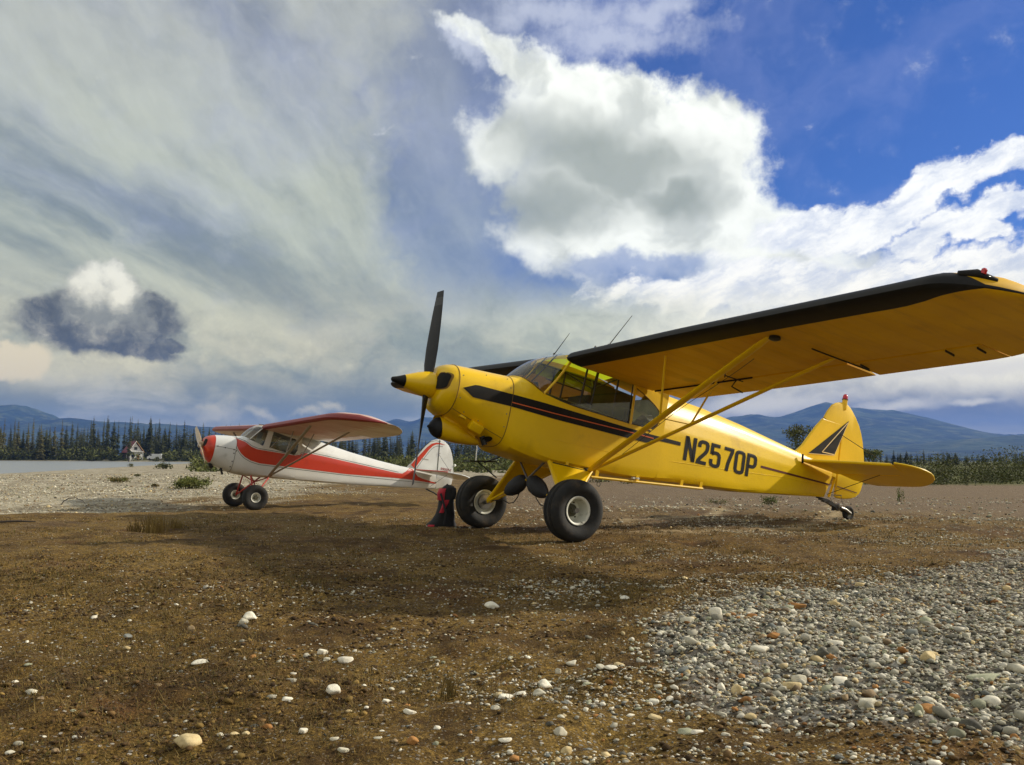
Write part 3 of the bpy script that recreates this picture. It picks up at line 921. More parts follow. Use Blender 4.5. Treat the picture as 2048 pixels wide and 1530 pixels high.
def leaves(pts, sizes, m, name, label=None, mats=None, flat=0.5, parent=None, upright=0.0):
    """one mesh of many leaf-sized kites; pts (n,3), sizes (n,)"""
    n = len(pts)
    a = rng.normal(size=(n, 3)); a[:, 2] += upright * 2; a /= np.linalg.norm(a, axis=1)[:, None]
    b = rng.normal(size=(n, 3)); b -= a * (a * b).sum(1)[:, None]; b /= np.linalg.norm(b, axis=1)[:, None]
    s = np.asarray(sizes)[:, None]
    V = np.stack([pts - a * s, pts + b * s * flat, pts + a * s, pts - b * s * flat], 1).reshape(-1, 3)
    F = np.arange(4 * n).reshape(n, 4)
    o = bpy.data.objects.new(name, np_mesh(name, V, F, mats or [m], rng.integers(0, len(mats), n) if mats else None, False))
    col.objects.link(o)
    if parent is not None: o.parent = parent
    if label: o['label'] = label
    return o


def clumps(centres, n_per, spread, size):
    P_, S_ = [], []
    for (x, y, z, r, h) in centres:
        k = max(3, int(n_per * r))
        q = rng.normal(size=(k, 3)) * 0.40
        q[:, 2] = np.abs(q[:, 2]) * 0.9
        q = np.clip(q, -1, .85)
        P_.append(np.stack([x + q[:, 0] * r, y + q[:, 1] * r, z + q[:, 2] * h], 1))
        S_.append(rng.uniform(0.6, 1.3, k) * size)
    return np.concatenate(P_), np.concatenate(S_)


# willow scrub along the far bank (pale green, in front of the spruces)
cs = []
for i in range(620):
    px = random.uniform(-40, 430); D_ = random.uniform(306, 324)
    d = ray_dir(px, 900); d = d / d.y
    x = d.x * D_
    if float(poly_sdist(np.array([x]), np.array([D_]), RIVER)[0]) < 2.5: continue
    if 225 < px < 335 and random.random() < 0.75: continue
    hh = random.uniform(1.6, 4.6) * (1.35 if px < 235 else 0.9)
    cs.append((x, D_, float(base_h(x, D_)) - .2, random.uniform(1.0, 2.4), hh))
p_, s_ = clumps(cs, 26, 1, 0.55)
o = leaves(p_, s_, None, 'willow_scrub', mats=[m_willow, m_willow, m_willow_d])
tag(o, 'pale green willow scrub lining the far river bank', kind='stuff')
# bushes and tall grass between the gravel bar and the wood
cs = []
for i in range(900):
    px = random.uniform(380, 1200); D_ = random.uniform(70, 200)
    d = ray_dir(px, 930); d = d / d.y
    x = d.x * D_
    if float(poly_sdist(np.array([x]), np.array([D_]), RIVER)[0]) < 6: continue
    if D_ < 90 and px < 860: continue
    cs.append((x, D_, float(base_h(x, D_)) - .1, random.uniform(0.5, 1.6), random.uniform(0.45, 1.5) * (0.7 + D_ / 140)))
p_, s_ = clumps(cs, 40, 1, 0.22)
o = leaves(p_, s_, None, 'meadow_scrub', mats=[m_willow, m_bush, m_willow_d])
tag(o, 'low green scrub between the gravel bar and the spruce wood', kind='stuff')
# scrub on the right
cs = []
for i in range(560):
    px = random.uniform(1190, 2330); D_ = random.uniform(42, 72)
    d = ray_dir(px, 930); d = d / d.y
    x = d.x * D_
    lo = 0.5 if px < 1720 else 1.0
    bump_ = 1.0 + 0.55 * math.exp(-((px - 2000) / 60) ** 2) + 0.2 * math.sin(px * 0.031)
    cs.append((x, D_, float(base_h(x, D_)) - .05, random.uniform(0.35, 0.85), random.uniform(0.80, 1.25) * lo * bump_ * (0.85 + D_ / 95)))
p_, s_ = clumps(cs, 230, 1, 0.060)
o = leaves(p_, s_, None, 'willow_thicket', mats=[m_willow_d, m_willow_d, m_willow, m_bush])
tag(o, 'dull green willow thicket along the edge of the field at the right', kind='stuff')


def bush(name, label, cat, px, py, wpx, hpx, m, n, leaf, seed=0, mats=None, stems=7, upright=0.3):
    """a shrub standing where its foot shows in the photograph, wpx by hpx of it big"""
    p = on_ground(px, py)
    k = p.y / FPX
    W_, H_ = wpx * k / 2, hpx * k
    e = empty(name, label, cat, p)
    r = np.random.default_rng(seed)
    lob = [(r.uniform(-.75, .75) * W_, r.uniform(-.5, .5) * W_, r.uniform(.2, .65) * H_, r.uniform(.25, .5)) for _ in range(9)]
    pts = []
    for i in range(n):
        a = lob[r.integers(0, 9)]
        q = r.normal(size=3) * 0.55
        pts.append((a[0] + q[0] * W_ * a[3], a[1] + q[1] * W_ * a[3], min(max(0.02, a[2] + q[2] * H_ * a[3] * .8), H_ * r.uniform(.55, 1.0))))
    pts = np.array(pts)
    leaves(pts, r.uniform(.6, 1.3, n) * leaf, m, 'foliage', mats=mats, parent=e, upright=upright)
    w = MB()
    for i in range(stems):
        a = lob[i % 9]
        w.tube([(a[0] * .15, a[1] * .15, -.02), (a[0] * .5, a[1] * .5, a[2] * .55), (a[0], a[1], a[2])], [W_ * .02 + .003, W_ * .014 + .002, .001], 5, 0, False)
    w.obj('stem', [m_bark], e)
    return e


bush('willow_bush', 'round green bush on the gravel bar left of the white plane', 'bush', 380, 978, 78, 29, None, 1400, 0.048, 1, [m_bush, m_willow])
bush('willow_bush', 'dark bush at the water edge left of the white nose', 'bush', 328, 938, 34, 15, None, 420, 0.13, 2, [m_willow_d, m_willow])
bush('willow_bush', 'flat brown-green clump on the gravel bar below the cabin', 'bush', 240, 965, 42, 13, None, 500, 0.05, 3, [m_dry, m_willow])
bush('willow_bush', 'tiny dark shrub at the river edge below the cabin', 'bush', 260, 934, 12, 8, None, 120, 0.12, 4, [m_willow_d])
bush('willow_bush', 'small brown shrub just left of the round green bush', 'bush', 310, 975, 16, 10, None, 140, 0.035, 5, [m_dry, m_willow_d])
bush('willow_bush', 'small dark tuft below the water edge on the pale gravel', 'bush', 275, 953, 12, 6, None, 100, 0.05, 6, [m_willow_d])
bush('seedling_bush', 'bright green seedling under the rear fuselage of the yellow plane', 'bush', 1542, 1012, 36, 24, None, 520, 0.016, 7, [m_lime, m_bush], 12, 1.2)
bush('seedling_bush', 'thin upright green seedling below the yellow tailplane tip', 'bush', 1801, 1004, 16, 36, None, 240, 0.018, 8, [m_bush, m_lime], 5, 1.5)
bush('seedling_bush', 'faint low green tuft under the registration letters', 'bush', 1436, 1008, 44, 13, None, 260, 0.016, 9, [m_bush, m_willow], 10, 1.0)

# deciduous tree behind the tail
def leafy_tree(px, top, foot, dist, wpx, label, n, leaf, seed, mats=None):
    d = ray_dir(px, top); d = d / d.y
    x, z0 = d.x * dist, float(base_h(d.x * dist, dist))
    H_ = CAM_H + d.z * dist - z0; W_ = wpx / FPX * dist / 2
    e = empty('poplar_tree', label, 'poplar tree', (x, dist, z0 - .1))
    r = np.random.default_rng(seed)
    w = MB(); tips = []
    w.tube([(0, 0, 0), (.05, 0, H_ * .4), (-.05, .03, H_ * .85)], [H_ * .02, H_ * .013, H_ * .003], 7)
    for i in range(14):
        t = r.uniform(.25, .85); a = r.uniform(0, 6.28); L = W_ * (1.15 - .7 * abs(t - .5)) * r.uniform(.6, 1.05)
        tip = (math.cos(a) * L, math.sin(a) * L, H_ * t + L * r.uniform(.3, .8))
        w.tube([(0, 0, H_ * t * .8), (tip[0] * .5, tip[1] * .5, H_ * t * .9 + (tip[2] - H_ * t) * .4), tip], [H_ * .008, H_ * .005, .004], 5, 0, False)
        tips.append(tip)
    w.obj('trunk', [m_bark], e)
    pts = []
    for i in range(n):
        a = tips[r.integers(0, 14)]; q = r.normal(size=3) * W_ * .26
        pts.append((a[0] + q[0], a[1] + q[1], min(a[2] + q[2] * 1.1, H_ * r.uniform(.8, 1.0))))
    leaves(np.array(pts), r.uniform(.6, 1.3, n) * leaf, None, 'crown', mats=mats or [m_willow_d, m_willow], parent=e)
    return e


leafy_tree(1607, 847, 920, 92, 58, 'leafy dark green tree standing behind the yellow fin', 2600, 0.125, 3)
leafy_tree(1738, 897, 925, 120, 34, 'light green rounded tree beside the yellow rudder', 1500, 0.16, 4, [m_willow, m_bush])

# dead birch, driftwood and other single things of the shore
m_birch = mat('white_birch_bark', (0.62, 0.60, 0.54), 0.8, var=0.25, vscale=9)
m_drift = mat('bleached_wood', (0.42, 0.37, 0.29), 0.85, var=0.3, vscale=4)
d = ray_dir(952, 927); d = d / d.y; D_ = 105.0
bx_, bz_ = d.x * D_, float(base_h(d.x * D_, D_))
tb = empty('birch_snag', 'bare white birch trunk standing before the dark wood', 'dead tree', (bx_, D_, bz_))
w = MB(); w.tube([(0, 0, -.1), (-.03, 0, 1.0), (.03, 0, 1.9), (.08, 0, 2.75), (.06, 0, 3.1)], [.065, .06, .055, .045, .03], 7); w.obj('trunk', [m_birch], tb)
w = MB(); w.tube([(.03, 0, 1.9), (.16, 0, 2.25), (.17, 0, 2.6)], [.03, .02, .01], 6); w.obj('limb', [m_birch], tb)
d = ray_dir(88, 919); d = d / d.y; p = Vector((d.x * 321, 321, float(base_h(d.x * 321, 321)) + .1))
w = MB(); w.tube([(0, 0, -.1), (1.9, .3, .55), (3.6, .5, 1.35), (5.0, .6, 2.15)], [.24, .20, .16, .09], 7)
o = w.obj('driftwood_log', [m_drift]); o.location = p
tag(o, 'long bleached log leaning out of the far bank at the left', 'driftwood')
p = on_ground(122, 1010)
w = MB(); w.tube([(0, 0, 0), (.06, 0, .09), (.18, .02, .16), (.33, .03, .165), (.48, .03, .11), (.56, .03, .02)], [.012, .012, .011, .010, .008, .005], 6)
o = w.obj('bent_branch', [m_bark]); o.location = p
tag(o, 'thin bent branch arching over the pale gravel at the left', 'branch')
p = on_ground(18, 1049)
w = MB(); w.tube([(-.12, 0, .012), (.1, .02, .02), (.30, .01, .015)], [.012, .011, .006], 6)
o = w.obj('weathered_stick', [m_bark]); o.location = p
tag(o, 'dark straight stick lying on the turf at the left edge', 'stick')


# ---------------------------------------------------------------- cabin and van on the far bank
m_white = mat('white_wall_paint', (0.78, 0.77, 0.72), 0.7, var=0.06)
m_log = mat('dark_log_wall', (0.045, 0.030, 0.020), 0.9, var=0.3)
m_roofr = mat('red_brown_roof', (0.16, 0.028, 0.034), 0.7, var=0.15)
m_tan = mat('tan_board', (0.36, 0.22, 0.09), 0.8, var=0.15)
m_winglass = mat('window_glass', (0.02, 0.025, 0.03), 0.08)
D_ = 312.0
d = ray_dir(271, 905); d = d / d.y
cz_ = float(base_h(d.x * D_, D_))
u = D_ / FPX                                                       # metres per photo pixel there
house = empty('cabin', 'two storey cabin with white gable and dark red roof in the spruces', 'cabin', (d.x * D_, D_, cz_ - .1))
house.rotation_euler = (0, 0, R(38))
bw, bl, wh, rh = 25 * u, 38 * u, 19 * u, 38 * u                      # gable width, length, wall and ridge height
w = MB()
gab = [(-bw / 2, 0), (bw / 2, 0), (bw / 2, wh), (0, rh - .4), (-bw / 2, wh)]
w.prism(gab, 1, -.0, .25); w.obj('wall', [m_white], house, label='white front gable wall')
w = MB(); w.box((-bw / 2 + .12, bl / 2 + .3, wh / 2), (.24, bl, wh)); w.obj('wall', [m_log], house, label='dark log side wall')
w = MB(); w.box((bw / 2 - .12, bl / 2 + .3, wh / 2), (.24, bl, wh)); w.obj('wall', [m_log], house, label='dark log side wall')
w = MB(); w.box((0, bl + .2, wh / 2), (bw - .5, .24, wh)); w.obj('wall', [m_log], house, label='dark log back wall')
for sg in (-1, 1):
    w = MB()
    a = (sg * (bw / 2 + .6), wh - .55); c2 = (sg * .0, rh)
    w.prism([a, (a[0], a[1] + .22), (c2[0], c2[1] + .22), c2], 1, -.9, bl + .7)
    w.obj('roof', [m_roofr], house, label='red brown roof slope')
    w = MB(); w.prism([a, (a[0], a[1] + .30), (c2[0], c2[1] + .30), c2], 1, -1.0, -.9); w.obj('barge_board', [m_tan if sg > 0 else m_white], house)
for (x_, z_, ww, hh) in ((0, wh + 1.0, 1.3, 1.2), (-.9, 1.7, .9, 1.2), (.9, 1.2, .9, 2.1)):
    w = MB(); w.box((x_, -.04, z_), (ww, .08, hh)); f_ = w.obj('window' if hh < 2 else 'door', [m_tan if hh > 2 else m_white], house)
    if hh < 2:
        w = MB(); w.box((x_, -.10, z_), (ww - .2, .05, hh - .2)); w.obj('pane', [m_winglass], f_)
w = MB(); w.box((0, -.9, wh - .1), (bw, 1.7, .16)); w.obj('balcony', [m_white], house)
for x_ in (-bw / 2 + .15, bw / 2 - .15):
    w = MB(); w.box((x_, -1.6, wh / 2), (.16, .16, wh)); w.obj('post', [m_white], house)
w = MB(); w.box((-bw / 2 - .03, bl * .45, 1.6), (.08, 1.0, 1.2)); f_ = w.obj('window', [m_white], house)
w = MB(); w.box((-bw / 2 - .08, bl * .45, 1.6), (.05, .7, .9)); w.obj('pane', [m_winglass], f_)
w = MB(); w.box((.6, bl * .7, rh + .3), (.5, .5, 1.2)); w.obj('chimney', [m_log], house)

d = ray_dir(310, 905); d = d / d.y
m_van = mat('white_van_paint', (0.74, 0.74, 0.72), 0.35, coat=.3)
m_rub = mat('tyre_rubber', (0.016, 0.016, 0.015), 0.85, var=0.2, vscale=20, bump=0.3, bscale=90, dirt=(0.12, 0.085, 0.05), dscale=6, damt=0.6)
van = empty('white_van', 'white van parked on the bank right of the cabin', 'van', (d.x * D_, D_, float(base_h(d.x * D_, D_))))
van.rotation_euler = (0, 0, R(6))
prof = [(-2.4, .35), (2.3, .35), (2.42, .8), (2.42, 1.9), (2.2, 2.15), (-1.2, 2.15), (-1.75, 1.45), (-2.35, 1.2), (-2.45, .8)]
w = MB(); w.prism(prof, 1, -.9, .9); w.obj('body', [m_van], van)
w = MB(); w.add([(-1.22, -.86, 2.08), (-1.74, -.86, 1.48), (-1.74, .86, 1.48), (-1.22, .86, 2.08)], [(0, 1, 2, 3)]); w.obj('windscreen', [m_winglass], van)
w = MB(); w.box((-1.15, -.91, 1.72), (.6, .04, .5)); w.obj('side_window', [m_winglass], van)
for x_ in (-1.55, 1.5):
    for y_ in (-.85, .85):
        w = MB(); w.lathe([(-.1, .0), (-.1, .28), (-.07, .33), (.07, .33), (.1, .28), (.1, 0)], (x_, y_, .33), (0, 1, 0), 16); w.obj('wheel', [m_rub], van)


# ================================================================ aeroplanes
def interp(tab, x, k):
    xs = [q[0] for q in tab]
    return float(np.interp(x, xs, [q[k] for q in tab]))


def resample(pts, n):
    p = np.array(pts, float)
    s = np.concatenate([[0], np.cumsum(np.hypot(*np.diff(p, axis=0).T))])
    t = np.linspace(0, s[-1], n + 1)
    return np.stack([np.interp(t, s, p[:, 0]), np.interp(t, s, p[:, 1])], 1)


def half_section(w, zc, zt, zb, et, eb, ridge=0.0, n=16):
    """half outline of a fuselage frame, keel to spine; ridge blends the top into a creased turtledeck"""
    a = np.linspace(0, math.pi / 2, 60)
    lo = [(w * math.sin(t) ** (2 / eb), zc - (zc - zb) * math.cos(t) ** (2 / eb)) for t in a]
    hi = [(w * math.cos(t) ** (2 / et), zc + (zt - zc) * math.sin(t) ** (2 / et)) for t in a]
    lo = resample(lo, n); hi = resample(hi, n)
    if ridge > 0:
        h = zt - zc
        pk = resample([(w, zc), (.84 * w, zc + .42 * h), (.60 * w, zc + .74 * h), (.34 * w, zc + .92 * h), (.15 * w, zc + .985 * h), (0, zt)], n)
        hi = hi * (1 - ridge) + pk * ridge
    return np.concatenate([lo, hi[1:]])


class Body:
    def __init__(self, tab):                                        # (x, w, zc, zt, zb, et, eb, ridge)
        self.tab = tab

    def half(self, x):
        return half_section(*[interp(self.tab, x, k) for k in range(1, 8)])

    def ring(self, x, shear=0.0):
        h = self.half(x)
        pts = [(y, z) for y, z in h] + [(-y, z) for y, z in h[-2:0:-1]]
        return [(x + shear * (z if shear else 0), y, z) for y, z in pts]

    def skin_y(self, x, z):
        """half breadth of the skin at height z"""
        h = self.half(x); n = len(h); best = 0.0
        for i in range(n - 1):
            z0, z1 = h[i][1], h[i + 1][1]
            if (z0 - z) * (z1 - z) <= 0 and abs(z1 - z0) > 1e-9:
                t = (z - z0) / (z1 - z0); best = max(best, h[i][0] + t * (h[i + 1][0] - h[i][0]))
        return best

    def front_x(self, y, z, x0, x1):
        def inside(x):
            h = self.half(x)
            return z > h[:, 1].min() and z < h[:, 1].max() and self.skin_y(x, z) >= abs(y)
        if inside(x0): return x0
        lo, hi = x0, x1
        for _ in range(22):
            m_ = (lo + hi) / 2
            if inside(m_): hi = m_
            else: lo = m_
        return float(hi)

    def tub_half(self, x, sill):
        h = [tuple(q) for q in self.half(x)]
        out = []
        for i, q in enumerate(h):
            if q[1] > sill and i > 3:
                a = h[i - 1]; t = (sill - a[1]) / max(q[1] - a[1], 1e-9)
                out.append((a[0] + t * (q[0] - a[0]), sill)); break
            out.append(q)
        return resample(out, 16)

    def tub_ring(self, x, sill):
        h = self.tub_half(x, sill)
        return [(x, -y, z) for y, z in h[::-1]] + [(x, y, z) for y, z in h[1:]]


def decal(body, top, bot, n, side, m, name, parent, off, lift=.0035, rows=4, ends=None):
    """painted band on the skin between two lines of (x, z)"""
    w = MB()
    x0, x1 = ends or (max(top[0][0], bot[0][0]), min(top[-1][0], bot[-1][0]))
    R_ = []
    for i in range(n + 1):
        x = x0 + (x1 - x0) * i / n
        a = np.interp(x, [q[0] for q in top], [q[1] for q in top]); b_ = np.interp(x, [q[0] for q in bot], [q[1] for q in bot])
        R_.append([(x, side * (body.skin_y(x, b_ + (a - b_) * j / rows) + lift), b_ + (a - b_) * j / rows) for j in range(rows + 1)])
    w.grid(R_, 0)
    return w.obj(name, [m], parent, off)


AF_C = [0, .0125, .025, .05, .1, .2, .3, .4, .5, .6, .7, .8, .9, 1]
AF_U = [0, .028, .040, .056, .077, .094, .097, .093, .084, .071, .055, .038, .021, .002]
AF_L = [0, -.013, -.018, -.022, -.025, -.024, -.021, -.019, -.017, -.014, -.010, -.007, -.004, -.001]


class Wing:
    def __init__(self, xle, zle, dih, inc, chord, half, le0, te0, wash=0.0):
        self.__dict__.update(locals())

    def plan(self, s):
        t = min(max((s - self.le0) / (self.half - self.le0), 0), 1); u_ = min(max((s - self.te0) / (self.half - self.te0), 0), 1)
        f_ = lambda q: .55 * q * q + .45 * (1 - math.sqrt(max(1 - q * q, 0)))
        return .55 * f_(t), 1 - .45 * f_(u_)

    def at(self, s, c, side, up=False, lift=0.0):
        """point of the skin; c is the share of the local chord"""
        l, t = self.plan(s)
        k = max((t - l), 1e-4)
        th = (np.interp(c, AF_C, AF_U) if up else np.interp(c, AF_C, AF_L)) * self.chord * (0.30 + 0.70 * min(1, k * 1.15)) * min(1, k * 1.6)
        th += (lift if up else -lift)
        cc = (l + c * k) * self.chord
        tw = max(0.0, (s - 2.0) / 2.7)                               # washout towards the tip
        z = self.zle + s * math.tan(self.dih) - cc * math.sin(self.inc - self.wash * tw) - self.wash * .9 * tw + th
        return (self.xle + cc * math.cos(self.inc), side * s, z)

    def panel(self, side, spans, cmax, cb):
        w = MB(); rows = []
        for s in spans:
            b_ = cb(s)
            cs = list(np.linspace(cmax, b_, 12)) + [b_ * (1 - math.sin(math.pi / 2 * j / 8)) for j in range(1, 9)]
            r_ = [self.at(s, c, side) for c in cs] + [self.at(s, c, side, True) for c in cs[-2::-1]]
            rows.append(r_)
        nb = len(rows[0])
        w.grid(rows, lambda i, j: 1 if 11 <= j < nb - 12 else 0)
        # back wall and ends
        w.grid([[r_[-1] for r_ in rows], [r_[0] for r_ in rows]], 0, smooth=False)
        w.fan(rows[0], 0); w.fan(rows[-1], 0, flip=True)
        return w

    def flap(self, side, s0, s1, c0, n=8, defl=0.0):
        w = MB(); rows = []
        for i in range(n + 1):
            s = s0 + (s1 - s0) * i / n
            cs = list(np.linspace(1.0, c0 + .02, 6))
            lo = [self.at(s, c, side) for c in cs]; hi = [self.at(s, c, side, True) for c in cs]
            a, b_ = lo[-1], hi[-1]
            nose = [(a[0] + (b_[0] - a[0]) * t - math.sin(math.pi * t) * .03, a[1], a[2] + (b_[2] - a[2]) * t) for t in (.15, .5, .85)]
            rows.append(lo + nose + hi[::-1])
        w.grid(rows, 0, True); w.fan(rows[0]); w.fan(rows[-1], flip=True)
        return w


def plate(outline, thick, frame, inset=.86, cen=None):
    """thin cushioned tail surface from an outline; frame maps (u, v, h) to the aeroplane"""
    p = np.array(outline, float); c = np.array(cen) if cen is not None else p.mean(0)
    w = MB(); n = len(p)
    r = []
    for k, h in ((1, 0), (.988, .60), (.955, .92), (.45, 1.04)):
        r.append([(c + (q - c) * k, h * thick / 2) for q in p])
    seq = [[frame(q[0][0], q[0][1], -q[1]) for q in ring] for ring in r[::-1]] + [[frame(q[0][0], q[0][1], q[1]) for q in ring] for ring in r[1:]]
    w.grid(seq, 0, True)
    w.fan(seq[0], 0, True, True); w.fan(seq[-1], 0, True)
    return w


def wheel(parent, off, x, y, z, rad, wid, rim_r, side, m_rim, m_hub, recess=.125):
    """balloon tyre on a dished rim; side is the outboard direction"""
    w = MB()
    hw = wid / 2
    prof = [(-hw * .62, rim_r * .98), (-hw * .70, rim_r * 1.12), (-hw * .90, rim_r + (rad - rim_r) * .30), (-hw, rim_r + (rad - rim_r) * .52), (-hw * .97, rim_r + (rad - rim_r) * .72), (-hw * .82, rim_r + (rad - rim_r) * .90),
            (-hw * .62, rad * .985), (-hw * .44, rad * .997), (-hw * .42, rad * .962), (-hw * .35, rad * .962), (-hw * .35, rad), (-.03, rad * 1.003), (-.027, rad * .976), (-.020, rad * .976), (-.02, rad * 1.003)]
    prof = prof + [(-a, b_) for a, b_ in prof[::-1]]
    w.lathe(prof, (x, y, z), (0, 1, 0), 56)
    hub = empty_part('wheel', parent, off)
    w.obj('tyre', [m_rub], hub, off, 50)
    w = MB()
    o_ = hw * .66
    w.lathe([(o_ * side, rim_r * .97), ((o_ + .008) * side, rim_r * 1.02), ((o_ + .010) * side, rim_r * .97), ((o_ + .002) * side, rim_r * .86), ((o_ - recess * .5) * side, rim_r * .80), ((o_ - recess) * side, rim_r * .74), ((o_ - recess) * side, rim_r * .40)],
            (x, y, z), (0, 1, 0), 48)
    w.lathe([(-o_ * side, rim_r * .97), (-(o_ + .008) * side, rim_r * 1.02), (-(o_ + .010) * side, rim_r * .97), (-(o_) * side, rim_r * .88), (-(o_ - .03) * side, rim_r * .80), (-(o_ - .03) * side, rim_r * .3)],
            (x, y, z), (0, 1, 0), 48)
    w.obj('rim', [m_rim], hub, off, 30)
    w = MB()
    w.lathe([((o_ - recess + .002) * side, 0), ((o_ - recess + .05) * side, .0), ((o_ - recess + .05) * side, rim_r * .22), ((o_ - recess + .03) * side, rim_r * .30), ((o_ - recess + .02) * side, rim_r * .44), ((o_ - recess + .002) * side, rim_r * .46)],
            (x, y, z), (0, 1, 0), 32)
    w.lathe([(-(o_ - .028) * side, 0), (-(o_ + .02) * side, 0), (-(o_ + .02) * side, rim_r * .35), (-(o_ - .028) * side, rim_r * .5)], (x, y, z), (0, 1, 0), 32)
    for k in range(6):
        a = k * math.pi / 3 + .3
        w.lathe([((o_ - recess + .004) * side, 0), ((o_ - recess + .016) * side, .001), ((o_ - recess + .016) * side, .007), ((o_ - recess + .001) * side, .008)], (x + math.cos(a) * rim_r * .58, y, z + math.sin(a) * rim_r * .58), (0, 1, 0), 6)
    w.obj('hub', [m_hub], hub, off, 30)
    w = MB(); w.tube([(x + rim_r * .45, y + (o_ - .01) * side, z - rim_r * .72), (x + rim_r * .5, y + (o_ + .022) * side, z - rim_r * .78)], .004, 6)
    w.obj('valve', [m_hub], hub, off)
    return hub


def empty_part(name, parent, off):
    o = bpy.data.objects.new(name, None); col.objects.link(o); o.parent = parent; o.empty_display_size = .1
    return o


STROKES = {
    'N': [[(.08, 0), (.08, 1)], [(.42, 0), (.42, 1)], [(.085, .97), (.415, .03)]],
    '2': [[(.075, .69), (.075, .82), (.105, .89), (.17, .925), (.25, .932), (.33, .925), (.395, .89), (.425, .82), (.425, .68), (.40, .58), (.34, .48), (.15, .25), (.09, .15), (.075, .075), (.435, .075)]],
    '5': [[(.42, .925), (.085, .925), (.085, .54)], [(.085, .53), (.12, .58), (.18, .61), (.26, .615), (.34, .60), (.40, .55), (.425, .47), (.425, .20), (.395, .11), (.33, .075), (.25, .068), (.17, .075), (.105, .11), (.075, .20), (.075, .33)]],
    '7': [[(.06, .925), (.43, .925), (.425, .83), (.36, .62), (.29, .34), (.245, 0)]],
    '0': [[(.25, .068), (.17, .075), (.105, .11), (.075, .20), (.075, .80), (.105, .89), (.17, .925), (.25, .932), (.33, .925), (.395, .89), (.425, .80), (.425, .20), (.395, .11), (.33, .075), (.25, .068)]],
    'P': [[(.08, 0), (.08, .925), (.27, .925), (.35, .91), (.405, .86), (.425, .78), (.425, .60), (.405, .52), (.35, .465), (.27, .45), (.09, .45)]],
    '9': [[(.085, .20), (.12, .1), (.25, .07), (.38, .1), (.425, .2), (.425, .8), (.38, .9), (.25, .93), (.12, .9), (.075, .8), (.075, .6), (.12, .5), (.25, .47), (.42, .5)]],
}


def letter(ch, parent, off, m, put, hw=.073):
    """one painted character; put maps (u, v) of the character to the skin"""
    w = MB()
    for path in STROKES[ch]:
        p = [Vector((a, b_)) for a, b_ in path]
        # subdivide long runs so that the paint follows the skin
        q = [p[0]]
        for a, b_ in zip(p, p[1:]):
            k = max(1, int((b_ - a).length / .12))
            q += [a + (b_ - a) * (j / k) for j in range(1, k + 1)]
        rows = []
        for i, a in enumerate(q):
            d0 = (a - q[i - 1]).normalized() if i else None
            d1 = (q[i + 1] - a).normalized() if i < len(q) - 1 else None
            n0 = Vector((-d0.y, d0.x)) if d0 else None; n1 = Vector((-d1.y, d1.x)) if d1 else None
            if n0 and n1:
                nn = (n0 + n1)
                nn = nn / max(nn.length_squared / 2, .35) if nn.length > 1e-6 else n0
            else: nn = n0 or n1
            rows.append([put(*(a + nn * hw * t)) for t in (-1, -.33, .33, 1)])
        w.grid(rows, 0, smooth=False)
    return w.obj('letter', [m], parent, off, 0)


# ---------------------------------------------------------------- paints
m_yel = mat('yellow_fabric', (0.84, 0.545, 0.0), 0.42, var=0.08, vscale=1.3, coat=0.08, spec=.35, bump=0.12, bscale=30, dirt=(0.36, 0.19, 0.012), dscale=2.2, damt=0.42)
# wing cloth: rib tapes show as faint ridges every 30 cm, with oil film and patches
m_yelw, N, b = new_mat('yellow_wing_fabric')
tcn = N.n.new('ShaderNodeTexCoord'); V = tcn.outputs['Object']
sx_, sy_, sz_ = N.sep(V)
fr_ = N.m('ABSOLUTE', N.m('SUBTRACT', N.m('FRACT', N.m('DIVIDE', sy_, 0.305)), 0.5))
rib = N.ss(fr_, 0.075, 0.045)
sag = N.m('MULTIPLY', N.m('MULTIPLY', fr_, fr_), -2.2)
cl = N.mix(N.ss(N.noise(V, 1.4, 5, .6), .3, .7), (0.70, 0.375, 0.0), (0.84, 0.49, 0.0))
cl = N.mix(N.m('MULTIPLY', rib, .22), cl, (0.62, 0.32, 0.0))
cl = N.mix(N.m('MULTIPLY', N.ss(N.noise(N.xyz(N.m('MULTIPLY', sx_, .5), N.m('MULTIPLY', sy_, 3.0), 0.0), 2.2, 7, .7), .50, .72), .34), cl, (0.34, 0.17, 0.012))
cl = N.mix(N.m('MULTIPLY', N.ss(N.vor(V, 1.1), .12, .05), .5), cl, (0.42, 0.27, 0.03))
N.put(b.inputs['Base Color'], cl); b.inputs['Roughness'].default_value = .5; b.inputs['Specular IOR Level'].default_value = .3
bp = N.n.new('ShaderNodeBump'); bp.inputs['Strength'].default_value = .35; bp.inputs['Distance'].default_value = .02
N.put(bp.inputs['Height'], N.m('ADD', N.m('MULTIPLY', rib, .10), sag)); N.l.new(bp.outputs[0], b.inputs['Normal'])
m_yelm = mat('yellow_cowl_paint', (0.84, 0.53, 0.0), 0.32, var=0.08, vscale=1.6, coat=0.18, spec=.4, bump=0.06, bscale=14, dirt=(0.34, 0.17, 0.012), dscale=3.5, damt=0.42)
m_blk = mat('black_paint', (0.008, 0.0072, 0.006), 0.55, spec=.25, dirt=(.06, .045, .03), dscale=5, damt=.3)
m_prop = mat('black_propeller_paint', (0.010, 0.010, 0.010), 0.45, dirt=(.07, .06, .05), dscale=9, damt=.25)
m_dark = mat('dark_opening', (0.006, 0.005, 0.004), 0.9)
m_seam = mat('panel_seam', (0.22, 0.115, 0.006), 0.7)
m_org = mat('orange_pinstripe', (0.62, 0.11, 0.02), 0.5)
m_cream = mat('cream_pinstripe', (0.78, 0.62, 0.34), 0.5)
m_red_s = mat('dark_red_stripe', (0.10, 0.012, 0.006), 0.5)
m_whi = mat('white_rim_paint', (0.70, 0.70, 0.60), 0.5, dirt=(.13, .11, .05), dscale=16, damt=.65)
